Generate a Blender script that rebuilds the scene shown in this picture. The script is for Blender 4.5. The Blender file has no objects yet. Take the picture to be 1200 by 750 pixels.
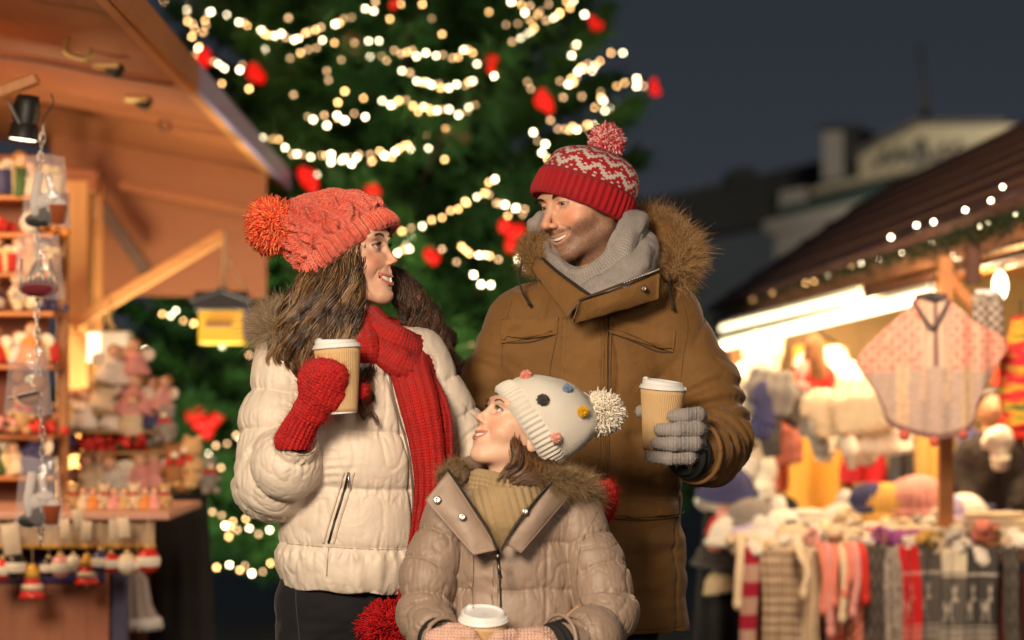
import bpy, math, random
import numpy as np
from mathutils import Vector, Matrix
from mathutils.bvhtree import BVHTree
PI = math.pi
random.seed(7); RNG = np.random.default_rng(7)
scene = bpy.context.scene
COL = scene.collection
F_PX = 1200*85/36.0          # focal length in photo pixels (85 mm lens)
CAM_Z, HORIZ = 1.315, 450.0

def W(px, py, D):
    """real point at distance D that stands where the photo shows (px,py)"""
    return Vector(((px-600)*D/F_PX, D, CAM_Z-(py-HORIZ)*D/F_PX))

# ---------------------------------------------------------------- tagging
def tag(o, label=None, cat=None, group=None, kind=None):
    if label: o['label'] = label
    if cat: o['category'] = cat
    if group: o['group'] = group
    if kind: o['kind'] = kind
    return o
def thing(name, label, cat, loc=(0,0,0), group=None, rz=0.0):
    o = bpy.data.objects.new(name, None); COL.objects.link(o)
    o.location = loc; o.rotation_euler = (0,0,rz); o.empty_display_size = .05
    return tag(o, label, cat, group)

# ---------------------------------------------------------------- meshes
class MB:
    """collects numpy pieces into one mesh"""
    def __init__(s): s.V=[]; s.F=[]; s.C=[]; s.M=[]; s.U=[]; s.n=0
    def add(s, V, F, col=None, mi=0, uv=None):
        V = np.asarray(V, float).reshape(-1,3)
        if len(V)==0: return s
        if not isinstance(F, (list,tuple)) or (len(F) and not isinstance(F[0], np.ndarray)): F=[np.asarray(F)]
        if col is None: c = np.full((len(V),3), .5)
        else:
            c = np.asarray(col, float)
            if c.ndim==1: c = np.tile(c[:3], (len(V),1))
        if uv is None: uv = np.zeros((len(V),2))
        for f in F:
            f = np.asarray(f, int)
            if len(f): s.F.append(f+s.n); s.M.append(np.full(len(f), mi))
        s.V.append(V); s.C.append(c); s.U.append(uv); s.n += len(V); return s
    def build(s, name, mats, parent=None, smooth=True, origin=None, usecol=True):
        V = np.concatenate(s.V); C = np.concatenate(s.C); U = np.concatenate(s.U)
        me = bpy.data.meshes.new(name)
        tot = np.concatenate([np.full(len(f), f.shape[1]) for f in s.F])
        loops = np.concatenate([f.ravel() for f in s.F])
        start = np.concatenate([[0], np.cumsum(tot)[:-1]])
        if parent is not None and origin is None:
            V = V - np.array(parent_world(parent))
        elif origin is not None: V = V - np.array(origin)
        me.vertices.add(len(V)); me.vertices.foreach_set('co', V.astype(np.float32).ravel())
        me.loops.add(len(loops)); me.loops.foreach_set('vertex_index', loops.astype(np.int32))
        me.polygons.add(len(tot)); me.polygons.foreach_set('loop_start', start.astype(np.int32))
        me.polygons.foreach_set('material_index', np.concatenate(s.M).astype(np.int32))
        if usecol:
            a = me.color_attributes.new('Col','FLOAT_COLOR','POINT')
            a.data.foreach_set('color', np.hstack([C, np.ones((len(C),1))]).astype(np.float32).ravel())
        ul = me.uv_layers.new(name='UV'); ul.data.foreach_set('uv', U[loops].astype(np.float32).ravel())
        me.update(calc_edges=True); me.validate()
        me.shade_smooth() if smooth else me.shade_flat()
        if not isinstance(mats,(list,tuple)): mats=[mats]
        for m in mats: me.materials.append(m)
        o = bpy.data.objects.new(name, me); COL.objects.link(o)
        if parent is not None: o.parent = parent
        if origin is not None: o.location = origin
        return o
def parent_world(p):
    v = Vector((0,0,0))
    while p is not None: v = v + p.location; p = p.parent
    return v

def quads_grid(n, m, wrap_u=False, wrap_v=False):
    a = np.arange(n if wrap_u else n-1); b = np.arange(m if wrap_v else m-1)
    I,J = np.meshgrid(a,b,indexing='ij'); I2=(I+1)%n; J2=(J+1)%m
    return np.stack([I*m+J, I2*m+J, I2*m+J2, I*m+J2],-1).reshape(-1,4)

def box(c, s, rz=0., bev=0.0, R=None):
    """bevelled box: V,F list"""
    c=np.array(c,float); h=np.array(s,float)/2
    if bev<=0:
        V=np.array([[x,y,z] for x in(-1,1) for y in(-1,1) for z in(-1,1)],float)*h
        F=[np.array([[0,1,3,2],[4,6,7,5],[0,4,5,1],[2,3,7,6],[0,2,6,4],[1,5,7,3]])]
    else:
        b=min(bev, h.min()*.95); V=[];idx={}
        for x in(-1,1):
            for y in(-1,1):
                for z in(-1,1):
                    for ax in range(3):
                        p=np.array([x,y,z])*(h-b); p[ax]=[x,y,z][ax]*h[ax]
                        idx[(x,y,z,ax)]=len(V); V.append(p)
        V=np.array(V); Q=[];T=[]
        for ax in range(3):
            o=[a for a in range(3) if a!=ax]
            for sg in(-1,1):
                q=[]
                for (u,v) in((-1,-1),(1,-1),(1,1),(-1,1)):
                    k=[0,0,0];k[ax]=sg;k[o[0]]=u;k[o[1]]=v;q.append(idx[(*k,ax)])
                Q.append(q)
            for u in(-1,1):
                for v in(-1,1):
                    k0=[0,0,0];k1=[0,0,0];k0[ax]=-1;k1[ax]=1;k0[o[0]]=k1[o[0]]=u;k0[o[1]]=k1[o[1]]=v
                    Q.append([idx[(*k0,o[0])],idx[(*k1,o[0])],idx[(*k1,o[1])],idx[(*k0,o[1])]])
        for x in(-1,1):
            for y in(-1,1):
                for z in(-1,1): T.append([idx[(x,y,z,0)],idx[(x,y,z,1)],idx[(x,y,z,2)]])
        Q=np.array(Q);T=np.array(T)
        def fix(Fa):
            P=V[Fa]; n=np.cross(P[:,1]-P[:,0],P[:,2]-P[:,0]); flip=(n*P.mean(1)).sum(1)<0
            Fa=Fa.copy(); Fa[flip]=Fa[flip][:,::-1]; return Fa
        F=[fix(Q),fix(T)]
    if rz:
        cr,sr=math.cos(rz),math.sin(rz); V=V@np.array([[cr,sr,0],[-sr,cr,0],[0,0,1]])
    if R is not None: V=V@np.array(R).T
    return V+c, F
def frame_from(d, up=(0,0,1)):
    d=np.array(d,float); d/=np.linalg.norm(d)+1e-9; up=np.array(up,float)
    if abs(d@up)>.97: up=np.array([1.,0,0])
    x=np.cross(up,d); x/=np.linalg.norm(x); y=np.cross(d,x); return x,y,d
def beam(a,b,w,h,up=(0,0,1),bev=0.004):
    a=np.array(a,float);b=np.array(b,float);x,y,d=frame_from(b-a,up)
    return box((a+b)/2,(w,h,np.linalg.norm(b-a)),bev=bev,R=np.stack([x,y,d],1))
def lathe(prof, n=32, c=(0,0,0), axis=None, fn=None, caps=True):
    """prof [(r,z)...]; axis vector optional"""
    prof=np.array(prof,float); th=np.arange(n)*2*PI/n
    R=prof[None,:,0]*np.ones((n,1)); Z=prof[None,:,1]*np.ones((n,1))
    if fn is not None: R=R+fn(th[:,None],prof[None,:,1])
    V=np.stack([R*np.cos(th)[:,None],R*np.sin(th)[:,None],Z],-1).reshape(-1,3)
    F=[quads_grid(n,len(prof),wrap_u=True)]
    if axis is not None:
        x,y,d=frame_from(axis); V=V@np.stack([x,y,d],0)
    uv=np.stack(np.meshgrid(np.linspace(0,1,n),np.linspace(0,1,len(prof)),indexing='ij'),-1).reshape(-1,2)
    return V+np.array(c), F, uv
def catmull(P, n):
    P=np.array(P,float); m=len(P)
    if m<3:
        t=np.linspace(0,1,n)[:,None]; return P[0]*(1-t)+P[-1]*t
    Q=np.vstack([2*P[0]-P[1],P,2*P[-1]-P[-2]]); t=np.linspace(0,m-1-1e-6,n); i=t.astype(int); f=(t-i)[:,None]
    a,b,c,d=Q[i],Q[i+1],Q[i+2],Q[i+3]
    return .5*((2*b)+(-a+c)*f+(2*a-5*b+4*c-d)*f**2+(-a+3*b-3*c+d)*f**3)
def tube(P, r, n=8, flat=1.0, up=(0,0,1), caps=True):
    """tube through points P, r scalar/array, flat: ratio of 2nd axis"""
    P=np.array(P,float); m=len(P); r=np.broadcast_to(np.asarray(r,float),(m,)); fl=np.broadcast_to(np.asarray(flat,float),(m,))
    T=np.gradient(P,axis=0); T/=np.linalg.norm(T,axis=1)[:,None]+1e-12
    X=np.zeros_like(P); x,_,_=frame_from(T[0],up); X[0]=x
    for i in range(1,m):
        v=X[i-1]-T[i]*(X[i-1]@T[i]); X[i]=v/(np.linalg.norm(v)+1e-12)
    Y=np.cross(T,X); th=np.arange(n)*2*PI/n
    V=P[:,None]+r[:,None,None]*(np.cos(th)[None,:,None]*X[:,None]+fl[:,None,None]*np.sin(th)[None,:,None]*Y[:,None])
    V=V.reshape(-1,3); F=quads_grid(m,n,wrap_v=True)[:,::-1]; out=[F]
    if caps: 
        k=len(V); V=np.vstack([V,P[0]-T[0]*r[0]*.3,P[-1]+T[-1]*r[-1]*.3]); j=np.arange(n); j2=(j+1)%n
        out.append(np.vstack([np.stack([np.full(n,k),j2,j],1),np.stack([np.full(n,k+1),(m-1)*n+j,(m-1)*n+j2],1)]))
    uv=np.stack(np.meshgrid(np.linspace(0,1,m),np.linspace(0,1,n),indexing='ij'),-1).reshape(-1,2)
    if caps: uv=np.vstack([uv,[[0,.5],[1,.5]]])
    return V,out,uv
def sphere(c,r,n=12,m=8,R=None):
    r=np.broadcast_to(np.asarray(r,float),(3,)); th=np.arange(n)*2*PI/n; ph=np.linspace(0,PI,m+1)[1:-1]
    V=np.stack([np.cos(th)[:,None]*np.sin(ph),np.sin(th)[:,None]*np.sin(ph),np.ones((n,1))*np.cos(ph)],-1).reshape(-1,3)
    k=len(V); V=np.vstack([V,[0,0,1],[0,0,-1]])*r; mm=m-1
    F=quads_grid(n,mm,wrap_u=True)[:,::-1]*1; j=np.arange(n); j2=(j+1)%n
    T=np.vstack([np.stack([np.full(n,k),j*mm,j2*mm],1),np.stack([np.full(n,k+1),j2*mm+mm-1,j*mm+mm-1],1)])
    F=quads_grid(n,mm,wrap_u=True)[:,::-1]
    if R is not None: V=V@np.array(R).T
    return V+np.array(c),[F,T]

# ---------------------------------------------------------------- noise
def _h(i,j,k,s):
    n=(i*374761393+j*668265263+k*2147483647+s*1274126177).astype(np.int64)
    n=(n^(n>>13))*1274126177; n=n^(n>>16); return (n&0xffff).astype(np.float64)/32767.5-1
def noise3(P,s=0):
    P=np.asarray(P,float); i=np.floor(P).astype(np.int64); f=P-i; f=f*f*(3-2*f); r=0
    for a in(0,1):
        for b in(0,1):
            for c in(0,1):
                w=(f[...,0] if a else 1-f[...,0])*(f[...,1] if b else 1-f[...,1])*(f[...,2] if c else 1-f[...,2])
                r=r+w*_h(i[...,0]+a,i[...,1]+b,i[...,2]+c,s)
    return r
def fbm(P,o=3,s=0):
    r=0;a=1
    for k in range(o): r=r+a*noise3(np.asarray(P)*2**k+k*17.3,s+k); a*=.5
    return r
def sstep(a,b,x): t=np.clip((x-a)/(b-a),0,1); return t*t*(3-2*t)
def bump(x,w): return np.exp(-(x/w)**2)

# ---------------------------------------------------------------- implicit surfaces
def rot(yaw=0,pitch=0,roll=0):
    return np.array(Matrix.Rotation(math.radians(yaw),3,'Z')@Matrix.Rotation(math.radians(pitch),3,'X')@Matrix.Rotation(math.radians(roll),3,'Y'))
class Sdf:
    def __init__(s,lo,hi,h):
        s.lo=np.array(lo,float); s.h=h; s.n=np.ceil((np.array(hi)-s.lo)/h).astype(int)+1
        s.ax=[(s.lo[a]+h*np.arange(s.n[a])).astype(np.float32) for a in range(3)]
        s.D=np.full(tuple(s.n),1e3,np.float32)
    def sl(s,lo,hi):
        a=np.clip(np.floor((np.array(lo)-s.lo)/s.h).astype(int),0,s.n-1); b=np.clip(np.ceil((np.array(hi)-s.lo)/s.h).astype(int)+1,1,s.n)
        S=tuple(slice(a[i],b[i]) for i in range(3))
        g=[s.ax[i][S[i]].reshape([-1 if j==i else 1 for j in range(3)]) for i in range(3)]
        return S,g
    def op(s,S,d,k,sub):
        A=s.D[S]
        if sub:
            B=-d
            if k>0: h=np.clip(.5-.5*(A-B)/k,0,1); s.D[S]=A+(B-A)*h+k*h*(1-h)
            else: s.D[S]=np.maximum(A,B)
        else:
            if k>0: h=np.clip(.5+.5*(A-d)/k,0,1); s.D[S]=A+(d-A)*h-k*h*(1-h)
            else: s.D[S]=np.minimum(A,d)
    def ell(s,c,r,R=None,k=2.,sub=False):
        c=np.array(c,float); r=np.array(r,float)*np.ones(3); m=r.max()*1.15+3*k+2*s.h
        S,g=s.sl(c-m,c+m); p=[g[i]-np.float32(c[i]) for i in range(3)]
        if R is not None: R=np.array(R,np.float32); p=[R[0,i]*p[0]+R[1,i]*p[1]+R[2,i]*p[2] for i in range(3)]
        q=(p[0]/r[0])**2+(p[1]/r[1])**2+(p[2]/r[2])**2; k0=np.sqrt(q)+1e-6
        q2=np.sqrt((p[0]/r[0]**2)**2+(p[1]/r[1]**2)**2+(p[2]/r[2]**2)**2)+1e-6
        s.op(S,(k0*(k0-1)/q2).astype(np.float32),k,sub); return s
    def cap(s,a,b,ra,rb,k=2.,sub=False,sq=None):
        """tapered capsule; sq=(axis,ratio) squashes along a unit axis"""
        a=np.array(a,np.float32); b=np.array(b,np.float32); m=max(ra,rb)+3*k+2*s.h
        S,g=s.sl(np.minimum(a,b)-m,np.maximum(a,b)+m); ba=b-a; L=float(ba@ba)+1e-9
        p=[g[i]-a[i] for i in range(3)]
        t=np.clip((p[0]*ba[0]+p[1]*ba[1]+p[2]*ba[2])/L,0,1)
        q=[p[i]-t*ba[i] for i in range(3)]
        if sq is not None:
            ax=np.array(sq[0],np.float32); ax/=np.linalg.norm(ax); e=q[0]*ax[0]+q[1]*ax[1]+q[2]*ax[2]; f=(1/sq[1]-1)
            q=[q[i]+e*ax[i]*f for i in range(3)]
        d=np.sqrt(q[0]**2+q[1]**2+q[2]**2)-(ra+(rb-ra)*t)
        s.op(S,d.astype(np.float32),k,sub); return s
    def chain(s,P,r,k=2.,sub=False,sq=None):
        for i in range(len(P)-1): s.cap(P[i],P[i+1],r[i],r[i+1],k,sub,sq)
        return s
    def plane(s,pt,nrm,k=0.):
        """cut away the side the normal points to"""
        n=np.array(nrm,np.float32); n/=np.linalg.norm(n); S,g=s.sl(s.lo,s.lo+s.h*s.n)
        d=(g[0]-pt[0])*n[0]+(g[1]-pt[1])*n[1]+(g[2]-pt[2])*n[2]; s.op(S,-d.astype(np.float32),k,True); return s
    def mesh(s):
        D=s.D; ins=D<0; cnt=np.zeros(tuple(s.n-1),np.int8)
        C=[(a,b,c) for a in(0,1) for b in(0,1) for c in(0,1)]; nx,ny,nz=D.shape
        for a,b,c in C: cnt+=ins[a:nx-1+a,b:ny-1+b,c:nz-1+c]
        I=np.stack(np.nonzero((cnt>0)&(cnt<8)),1); idx=np.full(cnt.shape,-1,np.int64); idx[I[:,0],I[:,1],I[:,2]]=np.arange(len(I))
        val={o:D[I[:,0]+o[0],I[:,1]+o[1],I[:,2]+o[2]].astype(float) for o in C}
        pos=np.zeros((len(I),3)); n=np.zeros(len(I))
        for o in C:
            for ax in range(3):
                if o[ax]==0:
                    o2=list(o); o2[ax]=1; o2=tuple(o2); da,db=val[o],val[o2]; m=(da<0)!=(db<0)
                    t=np.where(m,da/np.where(m,da-db,1),0); e=np.zeros(3); e[ax]=1
                    pos+=m[:,None]*(np.array(o)+t[:,None]*e); n+=m
        V=s.lo+s.h*(I+pos/np.maximum(n,1)[:,None]); Q=[]
        for ax in range(3):
            A=ins; sl0=[slice(1,-1)]*3; sl1=[slice(1,-1)]*3; sl0[ax]=slice(0,-1); sl1[ax]=slice(1,None)
            m=A[tuple(sl0)]!=A[tuple(sl1)]; J=np.stack(np.nonzero(m),1); off=np.array([1,1,1]); off[ax]=0; J=J+off
            u,v=[(1,2),(2,0),(0,1)][ax]; eu=np.zeros(3,int);eu[u]=1; ev=np.zeros(3,int);ev[v]=1
            q=np.stack([idx[tuple((J-eu-ev).T)],idx[tuple((J-ev).T)],idx[tuple(J.T)],idx[tuple((J-eu).T)]],1)
            fl=~ins[tuple(J.T)]; q[fl]=q[fl][:,::-1]; Q.append(q)
        Q=np.concatenate(Q); Q=Q[(Q>=0).all(1)]; return V,Q
def vnormals(V,Q):
    n=np.cross(V[Q[:,2]]-V[Q[:,0]],V[Q[:,3 if Q.shape[1]>3 else 1]]-V[Q[:,1 if Q.shape[1]>3 else 0]])
    if Q.shape[1]==3: n=np.cross(V[Q[:,1]]-V[Q[:,0]],V[Q[:,2]]-V[Q[:,0]])
    N=np.zeros_like(V)
    for i in range(Q.shape[1]): np.add.at(N,Q[:,i],n)
    return N/(np.linalg.norm(N,axis=1)[:,None]+1e-12)
def relax(V,Q,it=2,lam=.5):
    E=np.vstack([Q[:,[0,1]],Q[:,[1,2]],Q[:,[2,3]],Q[:,[3,0]]]); cnt=np.bincount(E.ravel(),minlength=len(V)).astype(float)
    for _ in range(it):
        S=np.stack([np.bincount(E[:,0],V[E[:,1],a],len(V))+np.bincount(E[:,1],V[E[:,0],a],len(V)) for a in range(3)],1)
        V=V+lam*(S/np.maximum(cnt,1)[:,None]-V)
    return V
def segdist(V,a,b):
    a=np.array(a,float);b=np.array(b,float);ba=b-a; t=np.clip(((V-a)@ba)/(ba@ba),0,1); return np.linalg.norm(V-a-t[:,None]*ba,axis=1),t
def chain_param(V,P):
    """distance to a polyline and length along it"""
    best=np.full(len(V),1e9); s=np.zeros(len(V)); L=0
    for i in range(len(P)-1):
        d,t=segdist(V,P[i],P[i+1]); l=np.linalg.norm(np.array(P[i+1])-np.array(P[i])); m=d<best
        best[m]=d[m]; s[m]=(L+t*l)[m]; L+=l
    return best,s,L

# ---------------------------------------------------------------- materials
def srgb(h):
    h=h.lstrip('#'); c=[int(h[i:i+2],16)/255 for i in(0,2,4)]
    return tuple(x/12.92 if x<=.04045 else ((x+.055)/1.055)**2.4 for x in c)
class NT:
    def __init__(s,name):
        s.m=bpy.data.materials.new(name); s.m.use_nodes=True; s.t=s.m.node_tree; s.t.nodes.clear()
        s.o=s.n('ShaderNodeOutputMaterial'); s.b=s.n('ShaderNodeBsdfPrincipled'); s.l(s.b.outputs[0],s.o.inputs[0])
    def n(s,t,**k):
        x=s.t.nodes.new(t)
        for a,b in k.items(): setattr(x,a,b)
        return x
    def l(s,a,b): s.t.links.new(a,b)
    def set(s,k,v):
        i=s.b.inputs[k]
        if hasattr(v,'is_output') or isinstance(v,bpy.types.NodeSocket): s.l(v,i)
        else: i.default_value=(*v,1) if isinstance(v,(tuple,list)) and len(v)==3 and i.type=='RGBA' else v
    def math(s,op,a,b=None,c=None):
        x=s.n('ShaderNodeMath',operation=op)
        for i,v in enumerate((a,b,c)):
            if v is None: continue
            if isinstance(v,bpy.types.NodeSocket): s.l(v,x.inputs[i])
            else: x.inputs[i].default_value=v
        return x.outputs[0]
    def coord(s,kind='Object',scale=None):
        c=s.n('ShaderNodeTexCoord').outputs[kind]
        if scale is not None:
            m=s.n('ShaderNodeMapping'); m.inputs['Scale'].default_value=scale if isinstance(scale,(tuple,list)) else (scale,)*3
            s.l(c,m.inputs[0]); c=m.outputs[0]
        return c
    def noise(s,scale,detail=3,rough=.5,vec=None,dist=0.):
        x=s.n('ShaderNodeTexNoise'); x.inputs['Scale'].default_value=scale; x.inputs['Detail'].default_value=detail
        x.inputs['Roughness'].default_value=rough; x.inputs['Distortion'].default_value=dist
        s.l(vec if vec is not None else s.coord(),x.inputs['Vector']); return x.outputs['Fac']
    def ramp(s,f,stops):
        r=s.n('ShaderNodeValToRGB'); s.l(f,r.inputs[0]); e=r.color_ramp.elements
        while len(e)<len(stops): e.new(.5)
        for x,(p,c) in zip(e,stops): x.position=p; x.color=(*c,1) if len(c)==3 else c
        return r.outputs[0]
    def mix(s,f,a,b,mode='MIX'):
        x=s.n('ShaderNodeMix',data_type='RGBA',blend_type=mode)
        for i,v in((0,f),(6,a),(7,b)):
            if isinstance(v,bpy.types.NodeSocket): s.l(v,x.inputs[i])
            else: x.inputs[i].default_value=(*v,1) if isinstance(v,(tuple,list)) and len(v)==3 else v
        return x.outputs[2]
    def attr(s,name='Col'): return s.n('ShaderNodeAttribute',attribute_name=name).outputs['Color']
    def bump(s,h,dist=.001,strength=1.):
        b=s.n('ShaderNodeBump'); b.inputs['Distance'].default_value=dist; b.inputs['Strength'].default_value=strength
        s.l(h,b.inputs['Height'])
        if s.b.inputs['Normal'].links: s.l(s.b.inputs['Normal'].links[0].from_socket,b.inputs['Normal'])
        s.l(b.outputs[0],s.b.inputs['Normal']); return s
MATS={}
def mat(name,col=None,rough=.6,var=.12,nscale=30,metal=0,bumpd=0,bscale=200,sheen=0,sub=0,emit=None,estr=0,trans=0,alpha=1,spec=None,attr=False,coat=0):
    """principled with a little mottling and bump; attr=True takes the colour from the Col attribute"""
    if name in MATS: return MATS[name]
    t=NT(name); nz=t.noise(nscale,4,.6)
    if attr: base=t.attr()
    else: base=None
    v=t.math('MULTIPLY_ADD',nz,2*var,1-var)
    cmb=t.n('ShaderNodeCombineColor'); [t.l(v,cmb.inputs[i]) for i in range(3)]
    t.set('Base Color',t.mix(1.,base if attr else col,cmb.outputs[0],'MULTIPLY'))
    t.set('Roughness',rough); t.set('Metallic',metal)
    if spec is not None: t.set('Specular IOR Level',spec)
    if sheen: t.set('Sheen Weight',sheen); t.set('Sheen Roughness',.4)
    if sub: t.set('Subsurface Weight',sub); t.set('Subsurface Radius',(1.,.35,.2)); t.set('Subsurface Scale',.012)
    if bumpd: t.bump(t.noise(bscale,3,.6),bumpd)
    if trans: t.set('Transmission Weight',trans)
    if coat: t.set('Coat Weight',coat)
    if alpha<1: t.set('Alpha',alpha)
    if emit is not None:
        t.set('Emission Color',emit); t.set('Emission Strength',estr)
        t.m.cycles.emission_sampling='NONE'
    MATS[name]=t.m; return t.m
def knit_mat(name,col=None,nu=60,nv=60,depth=.0012,attr=False,fuzz=.5,dark=.55,slant=.9,rough=.9,hair=True):
    """stockinette stitches from the UVs"""
    t=NT(name); sep=t.n('ShaderNodeSeparateXYZ'); t.l(t.n('ShaderNodeTexCoord').outputs['UV'],sep.inputs[0])
    u=t.math('MULTIPLY',sep.outputs[0],nu); v=t.math('MULTIPLY',sep.outputs[1],nv)
    fu=t.math('SUBTRACT',t.math('FRACT',u),.5); au=t.math('ABSOLUTE',fu)
    ph=t.math('FRACT',t.math('ADD',v,t.math('MULTIPLY',au,slant)))
    hv=t.math('SINE',t.math('MULTIPLY',ph,PI)); hu=t.math('SINE',t.math('MULTIPLY',au,2*PI))
    h=t.math('POWER',t.math('MULTIPLY',t.math('MAXIMUM',hv,0),t.math('MAXIMUM',hu,0.)),.5)
    nz=t.noise(350,3,.7)
    h2=t.math('ADD',h,t.math('MULTIPLY',nz,fuzz))
    base=t.attr() if attr else t.mix(t.noise(25,3),tuple(c*.85 for c in col),tuple(min(1,c*1.12) for c in col))
    f=t.math('MULTIPLY_ADD',h2,(1-dark),dark)  # valleys between stitches darkened in the colour, as their shade
    cmb=t.n('ShaderNodeCombineColor'); [t.l(f,cmb.inputs[i]) for i in range(3)]
    t.set('Base Color',t.mix(1.,base,cmb.outputs[0],'MULTIPLY')); t.set('Roughness',rough)
    t.set('Sheen Weight',.08); t.set('Sheen Roughness',.5); t.set('Specular IOR Level',.12)
    t.bump(h2,depth); MATS[name]=t.m; return t.m

# ---------------------------------------------------------------- figure space: 1 unit = 1 photo pixel at distance D
class Fig:
    def __init__(s,D): s.D=D; s.k=D/F_PX
    def w(s,P):
        P=np.asarray(P,float); return np.stack([(P[...,0]-600)*s.k, s.D+P[...,1]*s.k, CAM_Z+(P[...,2]+HORIZ)*s.k],-1)

def strands(roots,dirs,L,n_seg=4,w=1.,droop=0.,curl=.3,rng=RNG,sides=3,dirs2=None,wob=0.):
    """thin tapering 3-sided hairs: arrays of roots, directions, lengths -> V,F,param"""
    N=len(roots); t=np.linspace(0,1,n_seg+1); L=np.broadcast_to(L,(N,)); w=np.broadcast_to(w,(N,))
    D=dirs/(np.linalg.norm(dirs,axis=1)[:,None]+1e-9); cr=rng.normal(size=(N,3))*curl
    P=roots[:,None]+L[:,None,None]*(t[None,:,None]*D[:,None]+(t**2)[None,:,None]*cr[:,None]*.6)
    P[:,:,2]-=droop*L[:,None]*(t**2)[None]
    if wob: P+=wob*rng.normal(size=P.shape)*t[None,:,None]
    return ribbons(P,w[:,None]*(1-.85*t**1.5)[None],sides)
def ribbons(P,wd,sides=3):
    """P (N,m,3) curves, wd (N,m) radii"""
    N,m,_=P.shape; T=np.gradient(P,axis=1); T/=np.linalg.norm(T,axis=2)[...,None]+1e-9
    ref=np.array([.31,.87,.38]); X=np.cross(T,ref); X/=np.linalg.norm(X,axis=2)[...,None]+1e-9; Y=np.cross(T,X)
    th=np.arange(sides)*2*PI/sides
    V=P[:,:,None]+wd[:,:,None,None]*(np.cos(th)[None,None,:,None]*X[:,:,None]+np.sin(th)[None,None,:,None]*Y[:,:,None])
    q=quads_grid(m,sides,wrap_v=True)[:,::-1]; F=(q[None]+(np.arange(N)*m*sides)[:,None,None]).reshape(-1,4)
    t=np.broadcast_to(np.linspace(0,1,m)[None,:,None],(N,m,sides)).reshape(-1)
    return V.reshape(-1,3),[F],t
def sid(N,m,sides): return np.repeat(np.arange(N),m*sides)
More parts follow.
